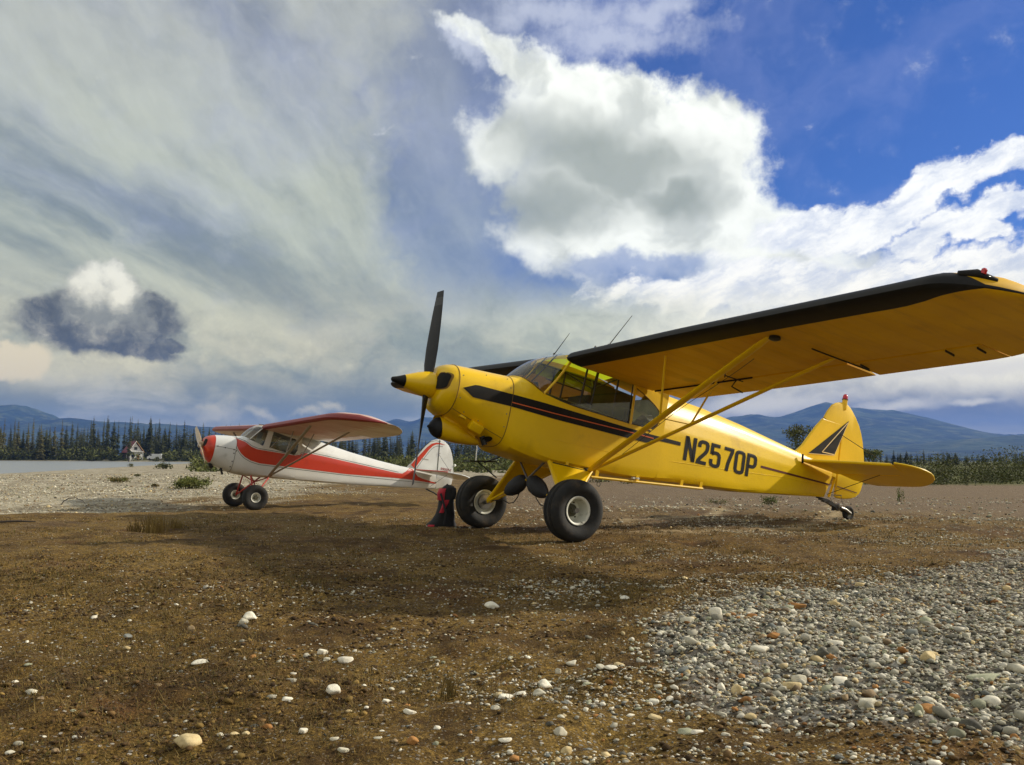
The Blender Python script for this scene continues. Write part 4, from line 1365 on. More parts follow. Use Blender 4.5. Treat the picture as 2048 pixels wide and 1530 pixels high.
m_hubm = mat('grimy_hub', (0.10, 0.095, 0.06), 0.6, 0.3, dirt=(.02, .02, .015), dscale=20, damt=.8)
m_stl = mat('dull_steel', (0.22, 0.21, 0.19), 0.42, 0.85, var=.2, vscale=15)
m_blks = mat('black_frame_tube', (0.012, 0.012, 0.011), 0.5)
m_lea = mat('black_leather_boot', (0.010, 0.010, 0.011), 0.65, var=.3, vscale=12, bump=.5, bscale=40)
m_glass = glass_mat('clear_acrylic', (0.90, 0.93, 0.90), 1.0)
m_shield = glass_mat('scratched_windscreen', (0.80, 0.84, 0.83), 1.25)
m_seat = mat('black_seat_cloth', (0.016, 0.016, 0.016), 0.9)
m_canvas = mat('grey_canvas', (0.23, 0.235, 0.22), 0.9, var=.35, vscale=5, bump=.4, bscale=12)
m_lining = mat('olive_lining', (0.055, 0.050, 0.022), 0.9, var=.3, vscale=6)
m_redl = mat('red_lens', (0.55, 0.008, 0.018), 0.15, coat=.6)
m_rope = mat('dark_cable', (0.03, 0.025, 0.015), 0.8)
m_sky, N, b = new_mat('yellow_green_skylight')
b.inputs['Base Color'].default_value = (0.36, 0.38, 0.012, 1); b.inputs['Roughness'].default_value = .4
tl = N.n.new('ShaderNodeBsdfTranslucent'); tl.inputs[0].default_value = (0.42, 0.47, 0.015, 1)
mx = N.n.new('ShaderNodeMixShader'); mx.inputs[0].default_value = .8
N.l.new(b.outputs[0], mx.inputs[1]); N.l.new(tl.outputs[0], mx.inputs[2]); N.l.new(mx.outputs[0], N.n['Material Output'].inputs[0])


def pose(yaw, alpha, hub):
    a = Vector((math.cos(yaw) * math.cos(alpha), math.sin(yaw) * math.cos(alpha), -math.sin(alpha)))
    s = Vector((-math.sin(yaw), math.cos(yaw), 0)); u_ = a.cross(s)
    m = Matrix((a, s, u_)).transposed().to_4x4(); m.translation = Vector(hub)
    return m


# ================================================================ the yellow plane
Y_POSE = pose(R(30.14), R(11.598), (-0.84724, 8.75296, 1.55419))
base_w = Vector((0.12575, 9.31788, 0.0))
YO = Y_POSE.inverted() @ base_w
yp = empty('yellow_airplane', 'big yellow high wing taildragger plane lettered N2570P on fat tyres', 'airplane')
yp.matrix_world = Y_POSE @ Matrix.Translation(YO)

YT = [  # x, half breadth, z of it, top, keel, top exponent, keel exponent, ridge
    (.060, .150, -.035, .085, -.150, 2.0, 2.0, 0), (.066, .225, -.035, .142, -.212, 2.1, 2.1, 0), (.082, .262, -.035, .170, -.246, 2.2, 2.2, 0), (.110, .290, -.038, .193, -.272, 2.25, 2.25, 0), (.150, .314, -.04, .211, -.293, 2.3, 2.3, 0),
    (.200, .327, -.04, .221, -.307, 2.4, 2.4, 0), (.300, .337, -.04, .228, -.33, 2.5, 2.5, 0), (.560, .346, -.02, .243, -.41, 2.6, 3.0, 0), (.800, .353, .0, .258, -.495, 2.7, 4.0, 0), (.890, .355, .02, .268, -.525, 2.8, 6.0, 0),
    (1.15, .358, .05, .50, -.54, 6, 10, 0), (1.35, .36, .05, .60, -.545, 6, 14, 0), (2.40, .349, .05, .62, -.497, 5, 14, 0), (2.80, .322, .12, .605, -.447, 2.6, 14, .75), (3.10, .294, .15, .592, -.413, 2.4, 14, 1), (3.55, .253, .155, .580, -.368, 2.3, 14, 1),
    (4.23, .191, .16, .525, -.31, 2.2, 14, 1), (5.25, .098, .175, .412, -.163, 2.1, 12, 1), (5.93, .036, .19, .345, -.062, 2, 10, 1)]
YB = Body(YT)
WIN_SILL = [(.89, .200), (.993, .192), (1.144, .139), (1.40, .104), (1.554, .093), (2.275, .082), (2.635, .098), (2.82, .098)]
sill = lambda x: float(np.interp(x, [q[0] for q in WIN_SILL], [q[1] for q in WIN_SILL]))

# nose bowl, cowl, fuselage
w = MB(); xs = [.060, .066, .073, .082, .095, .110, .130, .150, .175, .198]
w.grid([YB.ring(x) for x in xs], 0, True); w.fan(YB.ring(.060), 0)
w.obj('nose_bowl', [m_yelm], yp, YO, 60)
w = MB(); w.grid([YB.ring(x) for x in [.203, .25, .30, .38, .47, .56, .64, .72, .796]], 0, True)
cowl = w.obj('cowl', [m_yelm], yp, YO, 50)
for x in (.2005, .798):
    w = MB(); w.tube([(x, y * .997, z * .997) for _, y, z in YB.ring(x)] + [tuple(np.array(YB.ring(x)[0]) * (1, .997, .997))], .0055, 6, caps=False)
    w.obj('seam', [m_seam], cowl, YO)
for sd in (-1, 1):                                                   # lengthwise cowl door seam and its fasteners
    w = MB(); w.tube([(x, sd * (YB.skin_y(x, -.235 - (x - .2) * .30) + .0), -.235 - (x - .2) * .30) for x in np.linspace(.21, .79, 12)], .004, 5, caps=False)
    w.obj('seam', [m_seam], cowl, YO)
    w = MB()
    for x, z in [(.24, .10), (.24, -.13), (.50, .17), (.74, .19), (.765, .10), (.765, -.17), (.77, -.30), (.50, -.30), (.33, -.25)]:
        y = YB.skin_y(x, z)
        w.lathe([(.004, 0), (.004, .005), (0, .007)], (x, sd * y, z), (0, sd, 0), 8)
    w.obj('fastener', [m_stl], cowl, YO)

w = MB()
w.grid([YB.ring(x) for x in (.800, .83, .86, .89)], 0, True)
# boot cowl deck from the firewall frame back to the foot of the windscreen
ring0 = YB.half(.89)
up0 = np.array([q for q in ring0 if q[1] >= sill(.89)])
up0 = resample([(YB.skin_y(.89, sill(.89)), sill(.89))] + [tuple(q) for q in up0], 14)
deck0 = [(.89, -y, z) for y, z in up0] + [(.89, y, z) for y, z in up0[-2::-1]]


def foot(t):                                                        # foot of the windscreen, t from -1 (port) to 1
    a = abs(t)
    return (.905 + .245 * a ** 2.4, .357 * math.sin(t * math.pi / 2) ** 1 if a < 1 else .357 * t, .285 - .146 * a ** 2.2)


nt = len(deck0)
deck1 = [foot(-1 + 2 * i / (nt - 1)) for i in range(nt)]
rows = []
for k in (0, .25, .5, .75, 1):
    rows.append([tuple(np.array(a) * (1 - k) + np.array(b_) * k + np.array((0, 0, .012 * math.sin(math.pi * k)))) for a, b_ in zip(deck0, deck1)])
w.grid(rows, 0)
xs = [.89, .93, .97, 1.02, 1.08, 1.144, 1.25, 1.40, 1.554, 1.8, 2.05, 2.275, 2.45, 2.635, 2.72, 2.80]
w.grid([YB.tub_ring(x, sill(x)) for x in xs], 0)
w.grid([YB.ring(x) for x in [2.80, 2.95, 3.1, 3.3, 3.55, 3.8, 4.0, 4.23, 4.5, 4.8, 5.05, 5.25, 5.5, 5.7, 5.82]], 0, True)
# tail end slopes forward to the keel
r1 = YB.ring(5.93); r1 = [(x - .10 * (.21 - z) / .27 if z < .21 else x, y, z) for x, y, z in r1]
w.grid([YB.ring(5.82), r1], 0, True); w.fan(r1, 0)
# side skin round the rear window, both sides
inner = [(2.30, .492), (2.40, .458), (2.50, .420), (2.60, .374), (2.66, .338), (2.705, .305), (2.722, .265), (2.715, .215), (2.69, .155), (2.635, .098)]
outer = [(2.30, .545), (2.42, .545), (2.56, .545), (2.70, .545), (2.80, .545), (2.80, .46), (2.80, .36), (2.80, .26), (2.80, .18), (2.80, .098)]
for sd in (-1, 1):
    w.grid([[(x, sd * YB.skin_y(x, .05), z) for x, z in inner], [(x, sd * YB.skin_y(x, .05), z) for x, z in outer]], 0, smooth=False)
fus = w.obj('fuselage', [m_yel], yp, YO, 28)
for sd in (-1, 1):                                                   # lower longeron line, shows as a soft crease of the fabric
    w = MB(); w.tube([(x, sd * (YB.skin_y(x, z) - .001), z) for x, z in [(1.35, -.30), (2.2, -.27), (3.0, -.19), (4.0, -.09), (5.0, .02), (5.8, .07)]], .004, 6, caps=False)
    w.obj('stringer', [m_yel], fus, YO)
# rubber edge along the sill
for sd in (-1, 1):
    w = MB(); w.tube([(x, sd * (YB.skin_y(x, sill(x)) - .004), sill(x) + .004) for x in np.linspace(1.15, 2.635, 20)], .007, 6)
    w.obj('sill_edge', [m_blks], fus, YO)
    w = MB(); w.tube([(x, sd * (YB.skin_y(x, .05) - .002), z) for x, z in inner], .006, 6)
    w.obj('window_edge', [m_seam], fus, YO)

# cabin roof with skylight
rz = [(1.36, .590), (1.40, .640), (1.48, .675), (1.62, .700), (1.85, .708), (2.2, .690), (2.5, .655), (2.8, .618), (3.0, .598)]
def roof_rows(x0, x1, n):
    out = []
    for i in range(n + 1):
        x = x0 + (x1 - x0) * i / n; z = float(np.interp(x, [q[0] for q in rz], [q[1] for q in rz]))
        out.append([(x, y, z - .35 * y * y * .6) for y in (-.36, -.24, -.12, 0, .12, .24, .36)])
    return out
w = MB(); w.grid(roof_rows(1.40, 2.36, 8), 0)
w.grid([[(x, .352, z) for z in (.475 - .03 * (x - 1.4), .55, .62)] for x in np.linspace(1.42, 2.40, 8)], 0)
w.obj('skylight', [m_sky], yp, YO)
w = MB(); w.grid(roof_rows(1.36, 1.40, 2), 0); w.grid(roof_rows(2.36, 3.0, 6), 0); w.obj('cabin_roof', [m_yel], yp, YO)

# windscreen
top_ = lambda t: (1.40 - .03 * t * t, .36 * t, .662 - .11 * abs(t) ** 3)
rows = []
for k in np.linspace(0, 1, 10):
    r_ = []
    for i in range(25):
        t = -1 + i / 12
        a, b_ = np.array(foot(t)), np.array(top_(t))
        q = a * (1 - k) + b_ * k
        blg = .045 * math.sin(math.pi * k) * (1 - .6 * t * t)
        r_.append(tuple(q + np.array((-.65 * blg, .05 * t * math.sin(math.pi * k) * 0, .75 * blg))))
    rows.append(r_)
w = MB(); w.grid(rows, 0); w.obj('windscreen', [m_shield], yp, YO)
w = MB(); w.tube([rows[0][i] for i in range(25)], .007, 6); w.obj('windscreen_trim', [m_seam], yp, YO)
for sd in (-1, 1):
    w = MB(); w.tube([(1.150, sd * .357, .135), (1.275, sd * .360, .318), (1.405, sd * .360, .545)], [.014, .014, .014], 8, flat=.8); w.obj('door_post', [m_yelm], yp, YO)
    w = MB(); w.tube([(2.305, sd * .352, .075), (2.292, sd * .354, .52)], .017, 8, flat=.7, up=(1, 0, 0)); w.obj('window_post', [m_yelm], yp, YO)
    w = MB(); w.tube([(2.268, sd * .346, .08), (2.258, sd * .348, .52)], .008, 6); w.obj('window_post', [m_blks], yp, YO, label='thin black post before the rear window')
    w = MB(); w.add([(1.165, sd * .352, .14), (1.55, sd * .354, .095), (2.26, sd * .349, .085), (2.26, sd * .349, .52), (1.41, sd * .354, .545)], [(0, 1, 2, 3, 4)], 0, False)
    w.obj('side_window', [m_glass], yp, YO)
    w = MB(); pts_ = [(x, sd * (YB.skin_y(x, .05) - .006), z) for x, z in inner] + [(2.32, sd * .344, .085)]
    w.add(pts_, [tuple(range(len(pts_)))], 0, False); w.obj('rear_window', [m_glass], yp, YO)
    # cabin frame tubes
    for x0, x1 in ((1.62, 1.655), (1.765, 1.80), (2.06, 2.075)):
        w = MB(); w.tube([(x0, sd * .325, .07), (x1, sd * .325, .60)], .0115, 7); w.obj('cabin_tube', [m_blks], yp, YO)
    w = MB(); w.tube([(1.16, sd * .33, .30), (1.62, sd * .33, .285)], .008, 6); w.obj('cabin_tube', [m_blks], yp, YO)
    w = MB(); w.tube([(1.0, sd * .33, .15), (2.6, sd * .33, .07)], .014, 6); w.obj('cabin_tube', [m_blks], yp, YO)
    w = MB(); w.tube([(1.42, sd * .30, .595), (2.30, sd * .30, .575)], .012, 6); w.obj('cabin_tube', [m_blks], yp, YO)
w = MB(); w.tube([(1.80, -.31, .58), (1.98, 0, .42), (1.80, .31, .58)], .011, 6); w.tube([(1.98, 0, .42), (2.15, -.31, .58)], .010, 6); w.tube([(1.98, 0, .42), (2.15, .31, .58)], .010, 6)
w.obj('cabin_brace', [m_blks], yp, YO)
w = MB(); w.tube([(1.12, .30, .20), (1.36, .28, .60)], .009, 6); w.tube([(1.12, -.10, .27), (1.38, -.10, .64)], .008, 6); w.tube([(1.12, .10, .27), (1.38, .10, .64)], .008, 6)
w.obj('windscreen_brace', [m_blks], yp, YO)
w = MB(); w.box((1.10, 0, .10), (.05, .62, .30), Matrix.Rotation(R(-12), 3, 'Y'), 0, .012); w.obj('instrument_panel', [m_blk], yp, YO)
for x, h in ((1.78, .40), (2.30, .36)):
    w = MB()
    w.box((x, 0, -.02), (.09, .42, h + .25), Matrix.Rotation(R(12), 3, 'Y'), 0, .03); w.box((x - .20, 0, -.20), (.42, .42, .10), None, 0, .03)
    w.box((x + .055, 0, .17 + h * .15), (.07, .20, .16), Matrix.Rotation(R(12), 3, 'Y'), 0, .03)
    w.obj('seat', [m_seat], yp, YO)
# baggage hidden under grey canvas, and its wall
w = MB(); r_ = []
for i in range(9):
    r_.append([(2.36 + .046 * i, -.33 + .066 * j, .08 + .27 * math.sin(math.pi * (i + 1) / 11) * (.75 + .25 * math.sin(j * 1.7 + i)) * (1 - .3 * abs(j - 5) / 5)) for j in range(11)])
w.grid(r_, 0); w.obj('baggage_cover', [m_canvas], yp, YO)
w = MB(); w.grid([[(2.22, .318, .03), (2.16, .318, .58)], [(2.40, .312, .03), (2.40, .312, .58)], [(2.77, .30, .03), (2.77, .30, .55)]], 0, smooth=False); w.obj('side_lining', [m_lining], yp, YO)
w = MB(); w.add([(2.78, -.31, -.3), (2.78, .31, -.3), (2.78, .31, .5), (2.78, -.31, .5)], [(0, 1, 2, 3)], 0, False); w.obj('rear_wall', [m_canvas], yp, YO)
w = MB(); w.add([(.9, -.33, -.30), (2.78, -.31, -.30), (2.78, .31, -.30), (.9, .33, -.30)], [(0, 1, 2, 3)], 0, False); w.obj('cabin_floor', [m_seat], yp, YO)

# paint on the sides
st_top = [(.244, -.027), (.378, .036), (.812, .041), (1.164, .044), (2.294, .034), (2.546, .034), (3.087, .051)]
st_bot = [(.244, -.028), (.365, -.094), (.794, -.084), (1.328, -.092), (2.299, -.076), (2.585, -.068), (2.655, -.012), (3.087, .010)]
o_top = [(.80, -.036), (1.316, -.030), (2.302, -.002), (2.66, .006)]; o_bot = [(.80, -.047), (1.316, -.041), (2.302, -.013), (2.66, -.006)]
for sd in (-1, 1):
    decal(YB, st_top, st_bot, 70, sd, m_blk, 'black_stripe', yp, YO, .0035, 5)
    decal(YB, o_top, o_bot, 40, sd, m_org, 'orange_line', yp, YO, .0065, 1)
    decal(YB, [(4.50, .073), (5.90, .112)], [(4.50, .045), (5.90, .092)], 20, sd, m_red_s, 'rear_stripe', yp, YO, .003, 2)
    chars = 'N2570P' if sd < 0 else 'N2570P'
    for i, ch in enumerate(chars):
        def put(u_, v_, i=i, sd=sd):
            k = i if sd < 0 else 5 - i
            uu = u_ if sd < 0 else .5 - u_
            x = 3.155 + k * .2145 + uu * .385 + (-.030 * (v_ - .5) if sd < 0 else .030 * (v_ - .5)) * 0
            z = -.137 + v_ * .283 + (x - 3.15) * .026
            return (x, sd * (YB.skin_y(x, z) + .0035), z)
        letter(ch, yp, YO, m_blk, put)

# air inlets of the nose bowl
for sd in (-1, 1):
    def inlet(cy, cz, hw, hh, m, name, lift):
        w = MB(); rows = []
        for ring_k in (0.0, .25, .5, .7, .85, 1.0):
            r_ = []
            for k in range(28):
                a = 2 * math.pi * k / 28
                c_a, s_a = math.cos(a), math.sin(a)
                y = cy + hw * ring_k * abs(c_a) ** .55 * (1 if c_a > 0 else -1); z = cz + hh * ring_k * abs(s_a) ** .55 * (1 if s_a > 0 else -1)
                r_.append((YB.front_x(y, z, .055, .26) - lift, y, z))
            rows.append(r_)
        w.grid(rows, 0, True)
        return w.obj(name, [m], yp, YO, 80)
    inlet(sd * .200, .008, .098, .092, m_seam, 'inlet_lip', .004)
    inlet(sd * .200, .008, .088, .082, m_dark, 'air_inlet', .009)

# spinner, propeller
AX = Vector((-1, 0, -.10)).normalized(); SO = Vector((.052, 0, -.028))
prof = [(0, .132), (.05, .131), (.10, .124), (.15, .112), (.20, .096), (.25, .079), (.299, .061)]
w = MB(); w.lathe(prof, SO, AX, 40); w.lathe([(0, 0), (0, .132)], SO, AX, 40); w.obj('spinner', [m_yelm], yp, YO)
w = MB(); w.lathe([(.300, .0605), (.33, .050), (.37, .036), (.40, .028), (.425, .022), (.433, .012), (.435, 0)], SO, AX, 32); w.obj('spinner_tip', [m_blk], yp, YO)
for sg in (1, -1):
    pa = R(7.8)
    er = Vector((-.0, math.sin(pa), math.cos(pa))) * sg
    AXP = Vector((-1, 0, 0)); et_ = AXP.cross(er).normalized()
    w = MB(); rows = []
    for r_ in [.10, .14, .20, .28, .38, .50, .62, .74, .86, .95, 1.0, 1.02]:
        ch = float(np.interp(r_, [.1, .2, .4, .6, .8, .95, 1.02], [.085, .120, .145, .145, .135, .115, .104])); be = R(float(np.interp(r_, [.1, .3, .6, 1.02], [52, 36, 24, 15])))
        th = float(np.interp(r_, [.1, .2, .5, 1.02], [.055, .034, .017, .007])) * (.5 if r_ > 1.01 else 1)
        ec = et_ * math.cos(be) + AXP * math.sin(be); en = ec.cross(er)
        rows.append([SO + AX * .045 + er * r_ + ec * (ch * .5 * math.cos(2 * math.pi * k / 20) + ch * .04) + en * (th * .5 * math.sin(2 * math.pi * k / 20)) for k in range(20)])
    w.grid(rows, lambda i, j: 1 if i == 8 else 0, True); w.fan(rows[-1])
    w.obj('propeller_blade', [m_prop, mat('grey_tip_band', (.055, .055, .055), .5)], yp, YO)

# chin scoop with its black plug
w = MB(); rows = []
for x, cz, hw, hh in [(.205, -.420, .118, .112), (.26, -.424, .122, .112), (.40, -.440, .122, .098), (.52, -.456, .115, .072), (.60, -.468, .105, .048), (.645, -.474, .098, .034)]:
    rows.append([(x - .035 * math.sin(2 * math.pi * k / 28), hw * abs(math.cos(2 * math.pi * k / 28)) ** .75 * (1 if math.cos(2 * math.pi * k / 28) > 0 else -1), cz + hh * abs(math.sin(2 * math.pi * k / 28)) ** .85 * (1 if math.sin(2 * math.pi * k / 28) > 0 else -1)) for k in range(28)])
w.grid(rows, 0, True); w.fan(rows[-1])
w.obj('chin_scoop', [m_yelm], yp, YO, 50)
w = MB(); w.prism([(.22, -.30), (.60, -.38), (.60, -.45), (.24, -.42)], 1, -.09, .09); w.obj('scoop_fairing', [m_yelm], yp, YO)
w = MB(); w.lathe([(0, 0), (0, .105), (.03, .098), (.06, .078), (.085, .05), (.10, .022), (.118, .010), (.122, 0)], (.215, 0, -.425), (-1, 0, -.10), 28); w.obj('scoop_plug', [m_lea], yp, YO)
w = MB(); w.box((.495, -.262, -.362), (.14, .09, .085), Matrix.Rotation(R(14), 3, 'Y') @ Matrix.Rotation(R(24), 3, 'X'), 0, .008); w.obj('exhaust_shroud', [m_yelm], yp, YO)
w = MB(); w.box((.33, -.262, -.30), (.07, .05, .022), Matrix.Rotation(R(14), 3, 'Y'), 0, .005); w.obj('drain_fairing', [m_yelm], yp, YO)
w = MB(); w.lathe([(0, 0), (0, .028), (.09, .030), (.09, .024), (.02, .022)], (.62, -.19, -.43), (.6, -.1, -1), 18); w.obj('exhaust_pipe', [m_blks], yp, YO)
w = MB(); w.lathe([(0, 0), (0, .05), (.004, .055)], (.66, -.235, -.448), (.1, -.6, -1), 18); w.obj('exhaust_opening', [m_dark], yp, YO)

# wings
YW = Wing(1.344, .562, R(1.593), R(2.284), 1.601, 5.00, 4.46, 3.95, R(2.2))
cbf = lambda s: float(np.interp(s, [.36, 1.7, 3.0, 3.9, 4.2, 4.4, 4.56, 4.66, 4.74, 5.4], [.123, .132, .124, .128, .135, .118, .085, .045, .006, .006]))
for sd in (-1, 1):
    inner_s = [.36, .37] + list(np.arange(.6, 3.9, .2)) + [3.95, 4.05, 4.14]
    outer_s = [4.14, 4.22, 4.30, 4.38, 4.46, 4.52, 4.58, 4.64, 4.70, 4.76, 4.81, 4.86, 4.90, 4.935, 4.96, 4.98, 4.992, 4.998]
    we = empty_part('wing', yp, YO)
    if sd < 0: we['label'] = 'near wing with black leading edge'
    w = YW.panel(sd, inner_s, .738, cbf); v2 = YW.panel(sd, outer_s, 1.0, cbf)
    o_ = len(w.v); w.v += v2.v; w.f += [tuple(i + o_ for i in f) for f in v2.f]; w.mi += v2.mi; w.sm += v2.sm
    w.obj('wing_panel', [m_yelw, m_blk], we, YO, 40)
    YW.flap(sd, .42, 2.925, .745).obj('flap', [m_yelw], we, YO, 40)
    YW.flap(sd, 2.965, 4.13, .745).obj('aileron', [m_yelw], we, YO, 40)
    w = MB(); w.tube([YW.at(2.985, c, sd, False, .006) for c in np.linspace(.44, .90, 6)], .006, 5); w.obj('aileron_cable', [m_rope], we, YO)
    for s_, c_s in ((3.85, .77), (4.08, .80), (3.04, .80)):
        a_, b_ = YW.at(s_, c_s - .02, sd, False, .01), YW.at(s_, c_s + .05, sd, False, .02)
        w = MB(); w.tube([a_, b_], .010, 6, flat=.5); w.obj('hinge', [m_blks], we, YO)
    w = MB(); w.tube([YW.at(s_, .742, sd, False, .004) for s_ in np.linspace(.40, 1.85, 8)], .012, 6, flat=.6); w.obj('flap_gap_strip', [m_dark], we, YO)  # dark strip laid along the flap gap
    w = MB(); a_ = YW.at(1.62, .755, sd, False, .02); w.tube([(a_[0], a_[1], a_[2] + .02), (a_[0] - .05, a_[1], a_[2] - .06), (a_[0] + .10, a_[1], a_[2] - .085)], .008, 6); w.obj('flap_horn', [m_rope], we, YO)
    w = MB(); w.tube([YW.at(1.72, c, sd, False, .03) for c in (.60, .75)], .006, 5); w.tube([YW.at(1.72, .60, sd, False, .0), YW.at(1.72, .60, sd, False, .05)], .006, 5); w.obj('flap_pushrod', [m_rope], we, YO)
    # navigation lamp on the tip bow
    a_ = Vector(YW.at(4.63, .08, sd, True)); b_ = Vector(YW.at(4.77, .06, sd, True))
    w = MB(); w.tube([a_ + Vector((-.04, 0, -.02)), (a_ + b_) / 2 + Vector((-.02, 0, .004)), b_ + Vector((.03, 0, -.012))], [.022, .034, .022], 12, flat=.9); w.obj('tip_lamp_fairing', [m_blk], we, YO)
    w = MB(); w.lathe([(-.02, .0), (-.02, .020), (.008, .018), (.016, .010), (.018, 0)], (a_ + b_) / 2 + Vector((.0, sd * .04, .026)), (0, sd * .4, 1), 14); w.obj('tip_lamp', [m_redl], we, YO)
    # struts
    root = Vector((1.858, sd * .345, -.530))
    f_top = Vector(YW.at(2.88, .205, sd)) + Vector((0, 0, .01)); r_top = Vector(YW.at(2.95, .646, sd)) + Vector((0, 0, .01))
    w = MB(); w.tube([root, root + (f_top - root) * .06, root + (f_top - root) * .95, f_top], [.022, .040, .040, .026], 16, flat=.42, up=(1, 0, 0)); w.obj('front_strut', [m_yelm], yp, YO)
    root2 = root + Vector((.03, sd * .01, .01))
    w = MB(); w.tube([root2, root2 + (r_top - root2) * .06, root2 + (r_top - root2) * .95, r_top], [.016, .027, .027, .018], 14, flat=.5, up=(1, 0, 0)); w.obj('rear_strut', [m_yelm], yp, YO)
    w = MB(); w.lathe([(-.025, 0), (-.025, .04), (.02, .05), (.03, .03), (.03, 0)], f_top + Vector((.0, sd * .05, -.012)), (0, 0, -1), 14); w.obj('strut_fitting', [m_blks], yp, YO)
    w = MB(); w.box(root + Vector((0, -sd * .01, .0)), (.09, .05, .05), None, 0, .01); w.obj('strut_fitting', [m_blks], yp, YO)
    jf = root + (f_top - root) * .455; jr = root2 + (r_top - root2) * .46
    jt = Vector(YW.at(1.60, .19, sd)); jt2 = Vector(YW.at(1.58, .64, sd))
    for a_, b_, rr in ((jf, jt, .0125), (jr, jt2, .0115), (jf, jr, .0075)):
        w = MB(); w.tube([a_, b_], rr, 10, flat=.6, up=(1, 0, 0)); w.obj('jury_strut', [m_yelm], yp, YO)
    w = MB(); w.tube([root + (f_top - root) * t + Vector((.035, 0, -.05 - .02 * math.sin(t * 9))) for t in np.linspace(.22, .92, 12)], .0028, 5); w.obj('pitot_line', [m_rope], yp, YO)

    # landing gear
    ax = Vector((1.355, sd * .80, -1.006)); ta = Vector((1.365, sd * .335, -.530)); tb_ = Vector((1.905, sd * .335, -.525))
    w = MB()
    w.tube([ta, ax], .022, 10); w.tube([tb_, ax + Vector((.03, 0, .01))], .019, 10)
    n_ = (ax - ta).cross(tb_ - ta).normalized() * .010
    pn = [ta + Vector((.01, 0, 0)), tb_ - Vector((.01, 0, 0)), ax + Vector((.045, 0, .03)), ax + Vector((-.01, 0, .03))]
    w.add([q + n_ for q in pn] + [q - n_ for q in pn], [(0, 1, 2, 3), (7, 6, 5, 4), (0, 4, 5, 1), (1, 5, 6, 2), (2, 6, 7, 3), (3, 7, 4, 0)], 0, False)
    w.obj('gear_leg', [m_yelm], yp, YO)
    w = MB(); w.tube([ax + Vector((0, -sd * .02, 0)), (1.355, sd * 1.0, -1.006)], .024, 12); w.lathe([(-.02, .0), (-.02, .085), (.015, .085), (.015, 0)], (1.355, sd * .85, -1.006), (0, 1, 0), 24); w.obj('axle', [m_stl], yp, YO)
    wheel(yp, YO, 1.355, sd * .935, -1.006, .297, .235, .137, sd, m_whi, m_hubm)
    apex = Vector((1.35, 0, -.725))
    w = MB(); w.tube([(1.37, sd * .245, -.535), apex], .012, 8); w.obj('cabane_tube', [m_stl], yp, YO)
    dr = (ax - apex).normalized(); L_ = (ax - apex).length
    w = MB(); w.tube([apex + dr * .03, apex + dr * .06, apex + dr * .13, apex + dr * .23, apex + dr * .33, apex + dr * .41, apex + dr * .46], [.022, .064, .094, .100, .086, .056, .020], 16, flat=.66, up=(0, 0, 1)); w.obj('shock_boot', [m_lea], yp, YO)
    w = MB(); w.tube([apex + dr * .02, ax], .014, 8); w.obj('shock_strut', [m_yelm], yp, YO)
    w = MB(); a_ = apex + dr * .16 + Vector((.02, 0, -.08))
    w.tube([a_, a_ + Vector((.01, sd * .04, -.06)), a_ + Vector((.02, sd * .12, -.12)), a_ + Vector((.02, sd * .22, -.135)), a_ + Vector((0, sd * .34, -.10)), ax + Vector((.02, -sd * .06, .02))], .006, 6); w.obj('brake_hose', [m_rope], yp, YO)

# rack rail below the port side, with its brackets
ra, rb = Vector((1.90, -.352, -.585)), Vector((3.50, -.300, -.405))
w = MB(); w.tube([ra, rb], .015, 8); w.obj('rack_rail', [m_yelm], yp, YO)
for t in (.05, .395, .80, .985):
    q = ra + (rb - ra) * t
    w = MB(); w.box(q + Vector((0, .01, .035)), (.040, .012, .085)); w.obj('rail_bracket', [m_yelm], yp, YO)
q = YB.skin_y(1.58, -.49)
w = MB(); w.box((1.58, -q - .005, -.505), (.035, .012, .035)); w.obj('rail_bracket', [m_yelm], yp, YO)
w = MB(); w.tube([(1.40 + .02 * i, -.352 + .0 * i, -.535 - .004 * i * 0) for i in range(24)], .009, 6); w.obj('lower_longeron', [m_dark], yp, YO)
w = MB()
rr_ = [(2.02 + .022 * math.cos(a), -.345, -.640 + .022 * math.sin(a)) for a in np.linspace(0, 2 * math.pi, 17)]
w.tube(rr_, .005, 6, caps=False); w.tube([(2.02, -.345, -.618), (2.02, -.345, -.585)], .004, 5); w.obj('tiedown_ring', [m_stl], yp, YO)
w = MB(); w.box((2.46, -.345, -.485), (.03, .03, .018)); w.obj('step_light', [m_whi], yp, YO)
w = MB(); w.box((2.52, -.345, -.478), (.03, .03, .018)); w.obj('step_light', [m_whi], yp, YO)
w = MB(); w.box((1.05, .56, -.60), (.34, .16, .015), Matrix.Rotation(R(-10), 3, 'Y')); w.tube([(1.15, .33, -.53), (1.10, .56, -.60)], .010, 6); w.tube([(1.0, .56, -.60), (1.2, .40, -.75)], .007, 6); w.obj('boarding_step', [m_blks], yp, YO)

# tail
fy = lambda t=.040: (lambda u_, v_, h: (u_, h, v_))
fin_o = [(5.20, .385), (5.33, .51), (5.457, .69), (5.56, .83), (5.663, .948), (6.035, .952), (6.035, .20), (5.90, .22), (5.60, .36)]
plate(fin_o, .044, lambda u_, v_, h: (u_, h, v_), .82, (5.82, .60)).obj('fin', [m_yel], yp, YO, 24)
rud_o = [(5.680, .966), (5.74, 1.08), (5.804, 1.161), (5.88, 1.21), (5.956, 1.236), (6.03, 1.250), (6.091, 1.247), (6.16, 1.217), (6.214, 1.178), (6.30, 1.10), (6.382, 1.005), (6.44, .91), (6.486, .803), (6.53, .66), (6.558, .536), (6.572, .38), (6.575, .238), (6.555, .155), (6.525, .092), (6.46, .037), (6.377, .004), (6.25, -.025), (6.12, -.042), (6.055, -.035), (6.052, .2), (6.050, .6), (6.048, .962), (5.90, .966)]
